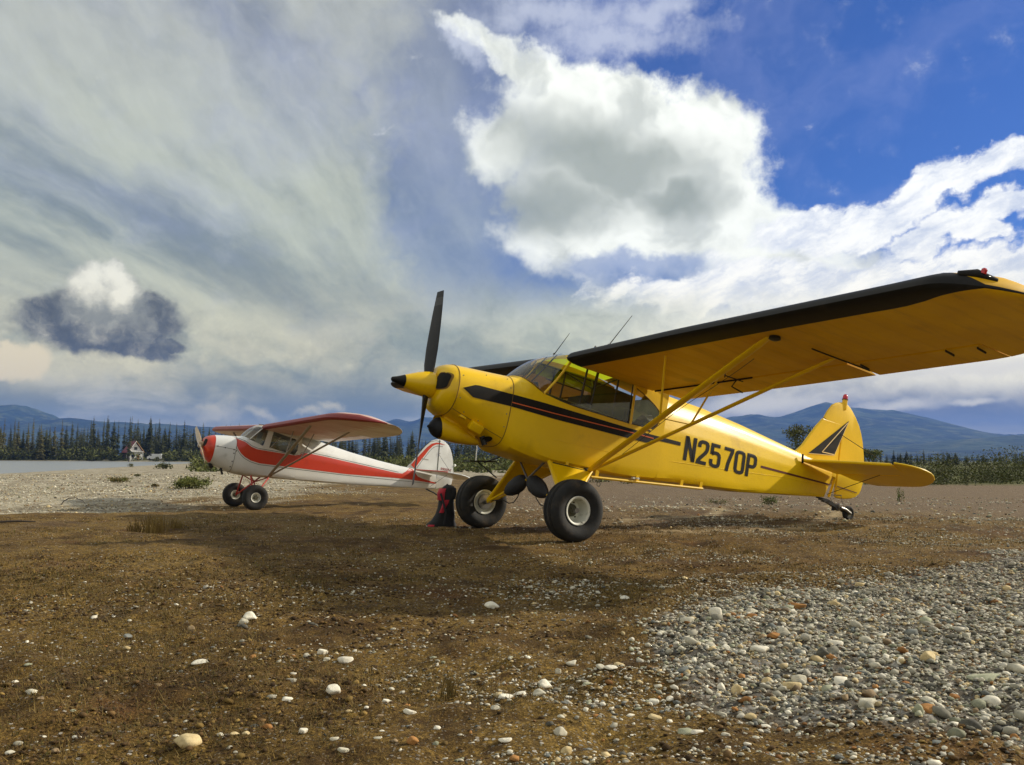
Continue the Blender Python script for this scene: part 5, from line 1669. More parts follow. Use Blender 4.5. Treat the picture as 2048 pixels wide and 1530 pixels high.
plate(rud_o, .040, lambda u_, v_, h: (u_, h, v_), .84, (6.26, .62)).obj('rudder', [m_yel], yp, YO, 24)
sz = lambda x: .300 - (x - 5.27) * .0352
for sd in (-1, 1):
    st_o = [(5.27, .085), (5.29, .30), (5.33, .55), (5.38, .85), (5.425, 1.05), (5.468, 1.262), (5.975, 1.148), (5.975, .06)]
    plate(st_o, .042, lambda u_, v_, h: (u_, sd * v_, sz(u_) + h), .84, (5.68, .55)).obj('stabilizer', [m_yel], yp, YO, 24)
    ez = lambda x: .274 - (x - 5.985) * .085 - max(0, x - 5.985) * .05
    el_o = [(5.990, .10), (5.990, 1.165), (5.485, 1.280), (5.54, 1.36), (5.62, 1.43), (5.71, 1.472), (5.80, 1.487), (5.92, 1.475), (6.03, 1.437), (6.15, 1.368), (6.25, 1.28), (6.35, 1.155), (6.41, 1.03), (6.435, .88), (6.44, .6), (6.44, .34), (6.39, .26), (6.22, .13)]
    plate(el_o, .036, lambda u_, v_, h: (u_, sd * v_, ez(u_) + h), .84, (6.16, .85)).obj('elevator', [m_yel], yp, YO, 24)
    w = MB(); w.tube([(6.02, sd * .02, .81), (5.97, sd * 1.0, .30)], .0045, 6); w.tube([(5.88, sd * .03, -.03), (5.96, sd * .74, .255)], .0045, 6); w.obj('tail_brace_wire', [m_rope], yp, YO)
    w = MB(); w.box((5.268, sd * .108, .318), (.018, .028, .12), Matrix.Rotation(R(-8), 3, 'Y'), 0, .006); w.obj('stabilizer_slot', [m_dark], yp, YO)
    # fin paint
    T3 = [(5.452, .430), (5.940, .505), (6.150, 1.022)]
    yy = sd * .0272
    w = MB()
    def tri(pts, nsub, yq):
        a, b_, c_t = [np.array(q) for q in pts]; vs, ix = [], {}
        for i in range(nsub + 1):
            for j in range(nsub + 1 - i):
                q = a + (b_ - a) * i / nsub + (c_t - a) * j / nsub; ix[i, j] = len(vs); vs.append((q[0], yq, q[1]))
        fs = []
        for i in range(nsub):
            for j in range(nsub - i):
                fs.append((ix[i, j], ix[i + 1, j], ix[i, j + 1]))
                if j < nsub - i - 1: fs.append((ix[i + 1, j], ix[i + 1, j + 1], ix[i, j + 1]))
        w.add(vs, fs, 0, False)
    tri(T3, 6, yy); w.obj('fin_triangle', [m_blk], yp, YO, 0)
    w = MB()
    def line(a, b_, t=.010, yq=sd * .0282):
        a = np.array(a); b_ = np.array(b_); d_ = (b_ - a) / np.hypot(*(b_ - a)); n_ = np.array((-d_[1], d_[0])) * t / 2
        w.add([(q[0], yq, q[1]) for q in (a - n_, b_ - n_, b_ + n_, a + n_)], [(0, 1, 2, 3)], 0, False)
    line((5.70, .497), (6.125, .985), .012); line((5.70, .500), (5.935, .512), .012); line((5.94, .51), (6.145, 1.01), .006); line((5.45, .428), (5.94, .503), .006)
    w.obj('fin_line', [m_cream], yp, YO, 0)
    w = MB(); line((6.06, .113), (6.46, .098), .012, sd * .024); w.obj('rudder_stripe', [m_red_s], yp, YO, 0)
w = MB(); w.tube([(6.062, 0, 1.16), (6.058, 0, 1.24), (6.056, 0, 1.292)], [.030, .034, .034], 14); w.obj('beacon_base', [m_yelm], yp, YO)
w = MB(); w.lathe([(0, .040), (.012, .040), (.014, .034)], (6.056, 0, 1.290), (0, 0, 1), 18); w.obj('beacon_collar', [m_blks], yp, YO)
w = MB(); w.lathe([(.012, .034), (.04, .034), (.065, .028), (.078, .016), (.082, 0)], (6.056, 0, 1.292), (0, 0, 1), 18); w.obj('beacon_lens', [m_redl], yp, YO)
# tail post, spring and tailwheel
w = MB(); w.tube([(6.03, 0, .21), (5.985, 0, .05), (5.95, 0, -.055)], .016, 8); w.obj('tail_post', [m_yelm], yp, YO)
for dz, l in ((0, 0), (-.016, .05), (-.030, .11)):
    w = MB(); pts_ = [(5.74 + l, 0, -.088 + dz), (5.92, 0, -.088 + dz), (6.06, 0, -.120 + dz), (6.17 - l, 0, -.168 + dz)]
    rows = [[(x, -.026, z), (x, .026, z), (x, .026, z - .016), (x, -.026, z - .016)] for x, _, z in pts_]
    w.grid(rows, 0, True, False); w.fan(rows[0]); w.fan(rows[-1]); w.obj('tail_spring', [m_blks], yp, YO)
w = MB(); w.tube([(6.13, 0, -.115), (6.17, 0, -.190)], .033, 12)
for sd in (-1, 1): w.tube([(6.17, sd * .032, -.160), (6.25, sd * .040, -.165), (6.36, sd * .040, -.200)], [.023, .022, .019], 10)
w.obj('tailwheel_fork', [m_stl], yp, YO)
tw = empty_part('tailwheel', yp, YO)
w = MB(); w.lathe([(-.025, .045), (-.032, .06), (-.032, .078), (-.022, .091), (0, .0945), (.022, .091), (.032, .078), (.032, .06), (.025, .045)], (6.36, 0, -.195), (0, 1, 0), 32); w.obj('tyre', [m_rub], tw, YO)
w = MB(); w.lathe([(-.026, 0), (-.026, .046), (-.015, .046), (.015, .046), (.026, .046), (.026, 0)], (6.36, 0, -.195), (0, 1, 0), 24); w.obj('rim', [m_hubm], tw, YO)
for sd in (-1, 1):
    w = MB(); w.tube([(6.06, sd * .10, -.01), (6.17, sd * .07, -.13)], .003, 5); w.obj('steering_spring', [m_stl], yp, YO)
w = MB(); w.box((6.06, 0, -.008), (.016, .22, .012)); w.obj('rudder_horn', [m_stl], yp, YO)
# aerials
for a_, b_ in (((1.40, 0, .655), (1.552, 0, .944)), (tuple(YW.at(.80, .12, -1, True)), None)):
    if b_ is None: b_ = (a_[0] + .235, a_[1], a_[2] + .395)
    w = MB(); w.tube([a_, b_], [.006, .003], 6); w.tube([(a_[0] - .006, a_[1], a_[2] - .01), (a_[0] + .004, a_[1], a_[2] + .02)], .010, 8); w.obj('whip_aerial', [m_blks], yp, YO)
a_ = YW.at(.62, .10, -1, True)
w = MB(); w.lathe([(-.01, 0), (-.01, .012), (.02, .010), (.024, 0)], a_, (0, 0, 1), 12); w.obj('fuel_cap', [m_stl], yp, YO)


# ================================================================ the white and red plane
m_wf = mat('white_fabric', (0.70, 0.70, 0.66), 0.38, var=0.05, vscale=2, coat=.2, dirt=(.36, .36, .30), dscale=2.5, damt=.45)
m_wm = mat('white_cowl_paint', (0.70, 0.71, 0.68), 0.32, var=0.05, coat=.3, dirt=(.34, .36, .31), dscale=4, damt=.5)
m_rp = mat('red_paint', (0.56, 0.036, 0.008), 0.36, var=.12, vscale=3, coat=.25, dirt=(.28, .012, .006), dscale=3, damt=.4)
m_rl = mat('dull_red_leading_edge', (0.24, 0.022, 0.018), 0.5, var=.2, vscale=3)
m_rg = mat('red_gear_paint', (0.42, 0.030, 0.015), 0.5, dirt=(.10, .02, .01), dscale=10, damt=.5)
m_pin = mat('grey_green_pinstripe', (0.055, 0.060, 0.045), .5)
m_wood = mat('varnished_propeller_wood', (0.46, 0.33, 0.18), .35, var=.25, vscale=14, coat=.4)
m_strut = mat('grey_strut_paint', (0.32, 0.29, 0.24), .5, dirt=(.16, .13, .10), dscale=8, damt=.4)

# underside of the wing: white cloth with red streaks running along the ribs
m_wu, N, b = new_mat('white_wing_with_red_streaks')
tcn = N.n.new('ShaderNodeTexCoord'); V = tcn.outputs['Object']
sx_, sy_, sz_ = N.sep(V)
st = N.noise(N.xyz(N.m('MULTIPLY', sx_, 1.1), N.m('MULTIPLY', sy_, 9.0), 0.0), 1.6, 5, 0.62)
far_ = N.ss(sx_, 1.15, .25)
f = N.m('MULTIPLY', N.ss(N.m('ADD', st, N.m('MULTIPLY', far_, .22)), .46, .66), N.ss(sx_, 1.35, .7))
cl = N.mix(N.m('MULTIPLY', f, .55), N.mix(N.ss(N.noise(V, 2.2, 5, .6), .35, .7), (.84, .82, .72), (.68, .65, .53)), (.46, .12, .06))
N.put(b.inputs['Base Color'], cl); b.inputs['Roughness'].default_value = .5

m_glass2 = glass_mat('shade_tinted_acrylic', (0.42, 0.44, 0.42), 1.0)  # darkness of the cabin interior put into the glass tint
W_POSE = pose(R(31.585), R(9.16), (-6.85394, 19.40107, 1.09454))
wbase = Vector((-6.00787, 19.92128, -0.361))
WO = W_POSE.inverted() @ wbase
wp = empty('white_airplane', 'white and red high wing taildragger plane parked behind on the gravel bar', 'airplane')
wp.matrix_world = W_POSE @ Matrix.Translation(WO)

WT = [(.050, .14, -.03, .06, -.14, 2, 2, 0), (.056, .22, -.03, .12, -.20, 2.1, 2.2, 0), (.085, .27, -.035, .155, -.25, 2.2, 2.2, 0), (.14, .31, -.04, .185, -.31, 2.3, 2.3, 0), (.245, .335, -.05, .222, -.40, 2.4, 2.4, 0),
      (.45, .365, -.05, .252, -.475, 2.5, 2.6, 0), (.690, .390, -.04, .275, -.535, 2.6, 3.0, 0), (.82, .400, .0, .298, -.555, 2.8, 3.6, 0), (1.1, .405, .05, .5, -.56, 6, 5, 0), (1.3, .405, .06, .56, -.55, 6, 8, 0), (2.0, .385, .06, .57, -.50, 4, 12, 0),
      (2.12, .375, .08, .56, -.492, 3, 12, .4), (2.6, .325, .09, .508, -.458, 2.4, 12, .9), (3.44, .245, .06, .385, -.40, 2.2, 12, 1), (4.2, .175, .04, .305, -.318, 2.1, 10, 1), (4.84, .115, .04, .262, -.265, 2.0, 8, 1), (5.35, .070, .05, .26, -.212, 2, 6, 1), (5.88, .025, .08, .26, -.155, 2, 4, 1)]
WB = Body(WT)
wsill = lambda x: float(np.interp(x, [.82, 1.0, 1.24, 1.44, 1.98, 2.12], [.262, .225, .150, .130, .065, .065]))
w = MB(); w.grid([WB.ring(x) for x in (.050, .056, .068, .085, .11, .14, .18, .21, .245)], 0, True); w.fan(WB.ring(.05)); w.obj('nose_bowl', [m_rp], wp, WO, 60)
w = MB(); w.grid([WB.ring(x) for x in (.248, .30, .38, .46, .55, .62, .688)], 0, True); wc = w.obj('cowl', [m_wm], wp, WO, 50)
for x in (.690,):
    w = MB(); r_ = WB.ring(x); w.tube(r_ + [r_[0]], .005, 5, caps=False); w.obj('seam', [m_pin], wc, WO)
for sd in (-1, 1):
    w = MB(); w.tube([(x, sd * WB.skin_y(x, -.015 - .03 * x), -.015 - .03 * x) for x in np.linspace(.26, .68, 8)], .0045, 5, caps=False); w.obj('seam', [m_pin], wc, WO)
    w = MB()
    for x, z in ((.30, -.02), (.46, -.03), (.65, -.04), (.66, -.12), (.66, -.30), (.655, -.42), (.70, -.06)):
        w.lathe([(.010, 0), (.010, .012), (0, .014)], (x, sd * WB.skin_y(x, z), z), (0, sd, 0), 7)
    w.obj('fastener', [m_blks], wc, WO)
    w = MB(); rows = []
    for k_ in (0, .5, 1):
        rows.append([(WB.front_x(sd * .17 + .085 * k_ * math.cos(a), .02 + .085 * k_ * math.sin(a), .045, .25) - .006, sd * .17 + .085 * k_ * math.cos(a), .02 + .085 * k_ * math.sin(a)) for a in np.linspace(0, 2 * math.pi, 24, endpoint=False)])
    w.grid(rows, 0, True); w.obj('air_inlet', [m_dark], wp, WO, 80)

w = MB()
w.grid([WB.ring(x) for x in (.692, .74, .78, .82)], 0, True)
r0 = WB.half(.82); up0 = np.array([q for q in r0 if q[1] >= wsill(.82)])
up0 = resample([(WB.skin_y(.82, wsill(.82)), wsill(.82))] + [tuple(q) for q in up0], 12)
d0_ = [(.82, -y, z) for y, z in up0] + [(.82, y, z) for y, z in up0[-2::-1]]
wfoot = lambda t: (.835 + .10 * abs(t) ** 2.2, .400 * t, .306 - .060 * abs(t) ** 2.0)
d1_ = [wfoot(-1 + 2 * i / (len(d0_) - 1)) for i in range(len(d0_))]
w.grid([d0_, d1_], 0)
w.grid([WB.tub_ring(x, wsill(x)) for x in (.82, .88, .95, 1.05, 1.15, 1.24, 1.34, 1.44, 1.7, 1.98, 2.12)], 0)
w.grid([WB.ring(x) for x in (2.12, 2.3, 2.6, 2.9, 3.2, 3.44, 3.8, 4.2, 4.5, 4.84, 5.1, 5.35, 5.6, 5.88)], 0, True); w.fan(WB.ring(5.88))
for sd in (-1, 1):                                                   # door frame and skin round the side windows
    def sidep(pts): return [(x, sd * (WB.skin_y(min(x, 2.1), .06)), z) for x, z in pts]
    w.grid([sidep([(1.26, .148), (1.325, .55)]), sidep([(1.40, .135), (1.44, .55)])], 0, smooth=False)
    w.grid([sidep([(2.00, .065), (2.06, .18), (2.055, .33), (1.98, .42), (1.44, .505)]), sidep([(2.13, .065), (2.13, .18), (2.13, .33), (2.13, .55), (1.44, .56)])], 0, smooth=False)
wf = w.obj('fuselage', [m_wf], wp, WO, 28)
w = MB(); w.grid([[(x, y, float(np.interp(x, [1.17, 1.3, 1.5, 1.9, 2.4, 2.75], [.575, .635, .668, .660, .60, .535])) - .2 * y * y) for y in (-.40, -.2, 0, .2, .40)] for x in (1.17, 1.24, 1.3, 1.4, 1.5, 1.7, 1.9, 2.15, 2.4, 2.75)], 0); w.obj('cabin_roof', [m_wf], wp, WO)
rows = []
for k in np.linspace(0, 1, 8):
    rows.append([tuple(np.array(wfoot(t)) * (1 - k) + np.array((1.19, .39 * t, .628 - .09 * abs(t) ** 3)) * k + np.array((-.03, 0, .03)) * math.sin(math.pi * k) * (1 - .6 * t * t)) for t in np.linspace(-1, 1, 19)])
w = MB(); w.grid(rows, 0); w.obj('windscreen', [m_shield], wp, WO)
for sd in (-1, 1):
    yq = sd * .395
    w = MB(); w.add([(.95, yq, .24), (1.25, yq, .155), (1.315, yq, .53), (1.20, yq, .54)], [(0, 1, 2, 3)], 0, False); w.obj('side_window', [m_glass2], wp, WO)
    w = MB(); w.add([(1.40, yq, .137), (2.0, sd * .378, .068), (2.055, sd * .375, .2), (2.05, sd * .375, .33), (1.98, sd * .378, .42), (1.44, yq, .505)], [(0, 1, 2, 3, 4, 5)], 0, False); w.obj('door_window', [m_glass2], wp, WO)
    w = MB(); w.tube([(.94, sd * .395, .245), (1.19, sd * .392, .545)], .012, 6); w.obj('windscreen_post', [m_wm], wp, WO)
    w = MB(); w.tube([(1.42, yq, .12), (1.62, yq, .42)], .010, 6); w.obj('cabin_tube', [m_strut], wp, WO)
    decal(WB, [(.640, .228), (.85, .170), (1.00, .085), (1.15, .050), (1.40, .052), (2.02, .058), (2.12, .09), (2.22, .150), (2.40, .162), (2.75, .155), (4.70, .075)],
          [(.640, .222), (.665, .10), (.72, .0), (.80, -.09), (.90, -.16), (1.05, -.22), (1.25, -.248), (2.1, -.213), (3.38, -.160), (4.70, -.05)], 90, sd, m_rp, 'red_band', wp, WO, .004, 5)
    decal(WB, [(4.70, .075), (4.86, .085), (4.97, .16), (5.06, .25), (5.15, .24), (5.30, .08), (5.45, .045), (5.86, .0)], [(4.70, -.05), (5.1, -.03), (5.86, -.02)], 36, sd, m_rp, 'red_band', wp, WO, .004, 4)
    decal(WB, [(.61, .262), (.85, .200), (1.00, .115), (1.15, .080), (1.40, .080), (2.00, .086), (2.12, .12), (2.22, .185), (2.40, .194), (2.75, .186), (4.75, .105)],
          [(.61, .252), (.85, .190), (1.00, .105), (1.15, .070), (1.40, .070), (2.00, .076), (2.12, .11), (2.22, .175), (2.40, .184), (2.75, .176), (4.75, .095)], 80, sd, m_pin, 'pinstripe', wp, WO, .004, 1)
    decal(WB, [(.625, .22), (.65, .09), (.71, -.02), (.79, -.11), (.89, -.185), (1.05, -.245), (1.25, -.272), (2.1, -.237), (3.38, -.183), (5.8, -.03)],
          [(.625, .20), (.65, .075), (.71, -.033), (.79, -.122), (.89, -.196), (1.05, -.255), (1.25, -.282), (2.1, -.247), (3.38, -.193), (5.8, -.038)], 90, sd, m_pin, 'pinstripe', wp, WO, .004, 1)
w = MB(); w.box((1.05, 0, .16), (.05, .68, .22), Matrix.Rotation(R(-10), 3, 'Y'), 0, .01); w.obj('instrument_panel', [m_blk], wp, WO)
w = MB(); w.box((1.85, 0, .02), (.12, .70, .52), Matrix.Rotation(R(14), 3, 'Y'), 0, .04); w.box((1.62, 0, -.2), (.45, .70, .12), None, 0, .04); w.obj('seat', [m_seat], wp, WO)
w = MB(); w.add([(.84, -.37, -.32), (2.1, -.36, -.32), (2.1, .36, -.32), (.84, .37, -.32)], [(0, 1, 2, 3)], 0, False); w.obj('cabin_floor', [m_seat], wp, WO)
w = MB(); w.add([(2.11, -.36, -.4), (2.11, .36, -.4), (2.11, .36, .5), (2.11, -.36, .5)], [(0, 1, 2, 3)], 0, False); w.obj('rear_wall', [m_seat], wp, WO)
# propeller
SO2 = Vector((.0, 0, -.03)); AX2 = Vector((-1, 0, 0))
for sg in (1, -1):
    pa = R(64)
    er = Vector((0, math.sin(pa), math.cos(pa))) * sg; et_ = AX2.cross(er).normalized()
    w = MB(); rows = []
    for r_ in (.05, .12, .22, .34, .48, .62, .75, .85, .90, .915):
        ch = float(np.interp(r_, [.05, .25, .5, .75, .915], [.09, .12, .125, .105, .07])); be = R(float(np.interp(r_, [.05, .4, .915], [50, 28, 14]))); th = float(np.interp(r_, [.05, .25, .915], [.07, .034, .010]))
        ec = et_ * math.cos(be) + AX2 * math.sin(be); en = ec.cross(er)
        rows.append([SO2 + er * r_ + ec * (ch * .5 * math.cos(2 * math.pi * k / 16)) + en * (th * .5 * math.sin(2 * math.pi * k / 16)) for k in range(16)])
    w.grid(rows, 0, True); w.fan(rows[-1]); w.obj('propeller_blade', [m_wood], wp, WO)
w = MB(); w.lathe([(-.06, .0), (-.06, .075), (.03, .075), (.045, .06), (.05, 0)], SO2, AX2, 20); w.obj('propeller_hub', [m_wood], wp, WO)
# scoop, exhaust and drains under the nose
w = MB(); w.tube([(.27, -.05, -.40), (.30, -.05, -.46), (.34, -.05, -.50)], [.045, .045, .04], 10); w.obj('exhaust_pipe', [m_blks], wp, WO)
w = MB(); w.tube([(.50, -.14, -.47), (.535, -.14, -.56), (.56, -.14, -.61)], [.024, .024, .022], 8); w.obj('exhaust_pipe', [m_blks], wp, WO)
w = MB(); w.tube([(.64, -.20, -.53), (.68, -.20, -.59)], .007, 6); w.obj('drain_pipe', [m_blks], wp, WO)

WW = Wing(1.151, .543, R(1.142), R(2.056), 1.60, 5.55, 4.30, 3.95)
cbf2 = lambda s: float(np.interp(s, [.38, 4.6, 5.0, 5.3, 5.55], [.052, .055, .075, .14, .3]))
for sd in (-1, 1):
    we = empty_part('wing', wp, WO)
    w = WW.panel(sd, [.40, .41] + list(np.arange(.7, 3.0, .3)) + [3.02], .80, cbf2); v2 = WW.panel(sd, [3.02] + list(np.arange(3.3, 4.3, .25)) + [4.4, 4.55, 4.7, 4.85, 5.0, 5.12, 5.24, 5.34, 5.42, 5.48, 5.53], 1.0, cbf2)
    o_ = len(w.v); w.v += v2.v; w.f += [tuple(i + o_ for i in f) for f in v2.f]; w.mi += v2.mi; w.sm += v2.sm
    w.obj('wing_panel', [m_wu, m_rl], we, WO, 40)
    WW.flap(sd, .42, 2.98, .81).obj('aileron', [m_wf], we, WO, 40)
    root = Vector((1.51, sd * .39, -.50)); ft = Vector(WW.at(3.03, .15, sd)); rt = Vector(WW.at(3.28, .61, sd))
    w = MB(); w.tube([root, root + (ft - root) * .05, root + (ft - root) * .95, ft], [.02, .036, .036, .022], 12, flat=.45, up=(1, 0, 0)); w.obj('front_strut', [m_strut], wp, WO)
    w = MB(); w.tube([root + Vector((.04, 0, 0)), root + (rt - root) * .05, root + (rt - root) * .95, rt], [.018, .028, .028, .018], 12, flat=.5, up=(1, 0, 0)); w.obj('rear_strut', [m_strut], wp, WO)
    for a_, b_ in ((root + (ft - root) * .42, Vector(WW.at(1.35, .27, sd))), (root + (rt - root) * .42, Vector(WW.at(1.65, .50, sd)))):
        w = MB(); w.tube([a_, b_], .012, 8); w.obj('jury_strut', [m_strut], wp, WO)
    ax = Vector((1.168, sd * .74, -1.007))
    for a_, rr in ((Vector((1.13, sd * .34, -.55)), .022), (Vector((1.53, sd * .34, -.53)), .020), (Vector((1.33, 0, -.66)), .018)):
        w = MB(); w.tube([a_, ax], rr, 10, flat=.8); w.obj('gear_leg', [m_rg], wp, WO)
    w = MB(); w.tube([(1.14, sd * .30, -.55), (1.33, 0, -.66), (1.52, sd * .30, -.53)], .014, 8); w.obj('gear_brace', [m_rg], wp, WO)
    w = MB(); w.tube([ax, (1.168, sd * .93, -1.007)], .02, 10); w.obj('axle', [m_stl], wp, WO)
    wheel(wp, WO, 1.168, sd * .86, -1.007, .275, .20, .105, sd, m_whi, m_hubm, .035)
    st_o = [(5.20, .07), (5.27, .5), (5.36, .95), (5.47, 1.25), (5.60, 1.41), (5.76, 1.487), (5.78, 1.4), (5.78, .05)]
    plate(st_o, .040, lambda u_, v_, h: (u_, sd * v_, .235 - (u_ - 5.2) * .03 + h), .86, (5.55, .65)).obj('stabilizer', [m_wf], wp, WO, 24)
    el_o = [(5.79, .08), (5.79, 1.478), (5.93, 1.455), (6.07, 1.36), (6.18, 1.2), (6.24, 1.0), (6.25, .7), (6.25, .35), (6.18, .2)]
    plate(el_o, .034, lambda u_, v_, h: (u_, sd * v_, .217 - (u_ - 5.79) * .10 + h), .86, (6.02, .75)).obj('elevator', [m_wf], wp, WO, 24)
    w = MB(); w.tube([(5.205 + (.155 * t + .40 * max(0, t - .8)), sd * (.08 + 1.3 * t), .237 - .003 * t) for t in np.linspace(0, 1, 12)], .013, 6); w.obj('stabilizer_edge', [m_rp], wp, WO)
    w = MB(); w.tube([(5.82, sd * .02, .72), (5.78, sd * .95, .235)], .004, 5); w.tube([(5.70, sd * .03, -.12), (5.76, sd * .75, .20)], .004, 5); w.obj('tail_brace_wire', [m_rope], wp, WO)
    w = MB()
    def ribbon(pts, t, yq):
        p_ = [Vector(q) for q in pts]; rows = []
        for i, q in enumerate(p_):
            d_ = (p_[min(i + 1, len(p_) - 1)] - p_[max(i - 1, 0)]).normalized(); n_ = Vector((-d_.y, d_.x)) * (t[i] if isinstance(t, list) else t) * .5
            rows.append([((q + n_).x, yq, (q + n_).y), ((q - n_).x, yq, (q - n_).y)])
        w.grid(rows, 0, smooth=False)
    sw = [(5.15, .30), (5.25, .46), (5.37, .64), (5.49, .82), (5.59, .93), (5.70, .985), (5.80, 1.0), (5.95, .99)]
    ribbon(sw, [.14, .125, .105, .085, .065, .045, .03, .006], sd * .0225); w.obj('fin_swoosh', [m_rp], wp, WO, 0)
    w = MB(); ribbon([(5.065, .345), (5.16, .50), (5.28, .69), (5.41, .88), (5.53, 1.005), (5.68, 1.055), (5.82, 1.055)], .009, sd * .0222); ribbon([(5.265, .28), (5.36, .46), (5.46, .62), (5.56, .78), (5.64, .875), (5.74, .925), (5.90, .935)], .009, sd * .0222)
    w.obj('pinstripe', [m_pin], wp, WO, 0)
fin2 = [(5.00, .27), (5.10, .40), (5.22, .58), (5.34, .76), (5.45, .92), (5.56, 1.03), (5.66, 1.08), (5.775, 1.105), (5.80, .8), (5.83, .4), (5.86, .1), (5.5, .15)]
plate(fin2, .038, lambda u_, v_, h: (u_, h, v_), .84, (5.55, .6)).obj('fin', [m_wf], wp, WO, 24)
rud2 = [(5.787, 1.107), (5.88, 1.095), (5.97, 1.06), (6.06, 1.0), (6.13, .91), (6.19, .80), (6.235, .68), (6.275, .53), (6.305, .36), (6.320, .2), (6.31, .03), (6.25, -.02), (6.10, -.07), (5.96, -.12), (5.885, -.155), (5.868, .1), (5.83, .6)]
plate(rud2, .034, lambda u_, v_, h: (u_, h, v_), .84, (6.05, .5)).obj('rudder', [m_wf], wp, WO, 24)
w = MB(); w.tube([(5.783, -.021, 1.09), (5.81, -.022, .8), (5.85, -.022, .3), (5.877, -.020, -.14)], .006, 5); w.obj('rudder_gap', [m_pin], wp, WO)
for z in (.75, .02):
    w = MB(); w.box((5.82 + .03 * (z < .5), -.03, z), (.05, .02, .018)); w.obj('rudder_hinge', [m_strut], wp, WO)
w = MB(); w.lathe([(0, 0), (0, .04), (.03, .035), (.045, .02), (.05, 0)], (6.315, 0, .52), (1, 0, 0), 12); w.obj('tail_light', [m_whi], wp, WO)
w = MB(); w.box((5.45, -.024, .54), (.20, .003, .020)); w.obj('fin_badge', [m_strut], wp, WO)
for i, ch in enumerate('N95057'.replace('N', '2', 1) if False else '995057'):
    def put(u_, v_, i=i): return (5.93 + i * .052 + u_ * .085, -.0245, .345 + v_ * .062)
    letter(ch, wp, WO, m_rl, put, .085)
w = MB(); w.tube([(5.62, 0, -.19), (5.85, 0, -.25), (6.05, 0, -.33)], [.02, .018, .016], 6); w.obj('tail_spring', [m_blks], wp, WO)
tw2 = empty_part('tailwheel', wp, WO)
w = MB(); w.lathe([(-.025, .03), (-.032, .06), (-.02, .082), (0, .086), (.02, .082), (.032, .06), (.025, .03)], (6.139, 0, -.345), (0, 1, 0), 24); w.lathe([(-.02, 0), (-.024, .04), (.024, .04), (.02, 0)], (6.139, 0, -.345), (0, 1, 0), 16); w.obj('tyre', [m_rub], tw2, WO)
w = MB(); w.tube([(6.04, 0, -.30), (6.139, -.04, -.345)], .012, 6); w.tube([(6.04, 0, -.30), (6.139, .04, -.345)], .012, 6); w.obj('fork', [m_blks], tw2, WO)
w = MB(); w.tube([(6.0, -.04, -.24), (6.16, -.05, -.20), (6.24, -.02, -.27)], .012, 6); w.obj('steering_arm', [m_blks], wp, WO)
w = MB(); w.tube([(1.62, -.42, -.54), (1.70, -.42, -.62), (1.73, -.42, -.70)], .008, 6); w.obj('tiedown_strap', [m_whi], wp, WO)
w = MB(); w.tube([(1.18, .0, .64), (1.9, .12, .69)], .008, 6); w.obj('fuel_line', [m_pin], wp, WO)


# ================================================================ the backpack by the far wheel
m_pk = mat('black_pack_cloth', (0.012, 0.012, 0.013), .85, var=.4, vscale=9, bump=.6, bscale=30)
m_pr = mat('red_pack_cloth', (0.42, 0.010, 0.026), .7, var=.25, vscale=10, bump=.5, bscale=30)
m_pg = mat('black_pack_strap', (0.022, 0.022, 0.024), .8)
pp = on_ground(884, 1053)
k_ = pp.y / FPX
pk = empty('backpack', 'black and red backpack slumped on the ground beside the far tyre', 'backpack', pp)
pk.rotation_euler = (0, 0, R(8))
# outline read from the photograph: (height px, left px, right px) from the foot of the pack
lay = [(0, -33, 28), (6, -31, 27), (14, -22, 24), (26, -14, 24), (38, -9, 23), (50, -7, 23), (60, -6, 24), (68, -6, 25), (74, -4, 25), (79, 0, 24)]
w = MB(); rows = []
for i, (h, l, r_) in enumerate(lay):
    c_x = (l + r_) / 2 * k_; hw = (r_ - l) / 2 * k_
    rows.append([(c_x + hw * (abs(math.cos(a)) ** .7) * (1 if math.cos(a) > 0 else -1) * (1 + .05 * math.sin(5 * a + i)), .16 * (1 - .25 * (h / 79) ** 3) * (abs(math.sin(a)) ** .7) * (1 if math.sin(a) > 0 else -1) * (1 + .06 * math.sin(4 * a + i * 1.3)), h * k_) for a in np.linspace(0, 2 * math.pi, 28, endpoint=False)])
for kk, dz in ((.86, .012), (.6, .024), (.3, .030)):
    cxx = float(np.mean([q[0] for q in rows[9]]))
    rows.append([(cxx + (q[0] - cxx) * kk, q[1] * kk, 79 * k_ + dz) for q in rows[9]])
w.grid(rows, 0, True); w.fan(rows[0]); w.fan(rows[-1]); w.obj('pack_body', [m_pk], pk)
def patch(h0, h1, a0, a1, mm, name, lift=.012, skew=0):
    w = MB(); R_ = []
    for i in range(9):
        h = h0 + (h1 - h0) * i / 8; l = np.interp(h, [q[0] for q in lay], [q[1] for q in lay]); r_ = np.interp(h, [q[0] for q in lay], [q[2] for q in lay])
        c_x = (l + r_) / 2 * k_; hw = (r_ - l) / 2 * k_ + lift; row = []
        for j in range(9):
            a = R(a0 + (a1 - a0) * j / 8 + skew * (i / 8))
            dome = lift * math.sin(math.pi * i / 8) * math.sin(math.pi * j / 8)
            row.append((c_x + (hw + dome) * abs(math.cos(a)) ** .7 * (1 if math.cos(a) > 0 else -1), (.16 * (1 - .25 * (h / 79) ** 3) + lift + dome) * abs(math.sin(a)) ** .7 * (1 if math.sin(a) > 0 else -1), h * k_ + .004))
        R_.append(row)
    w.grid(R_, 0); return w.obj(name, [mm], pk)
patch(54, 77, 178, 258, m_pr, 'top_pocket', .020)
patch(56, 78, 285, 330, m_pk, 'lid', .018)
patch(30, 55, 236, 262, m_pr, 'side_panel', .012, 14)
patch(1, 7, 215, 250, m_pr, 'base_panel', .012)
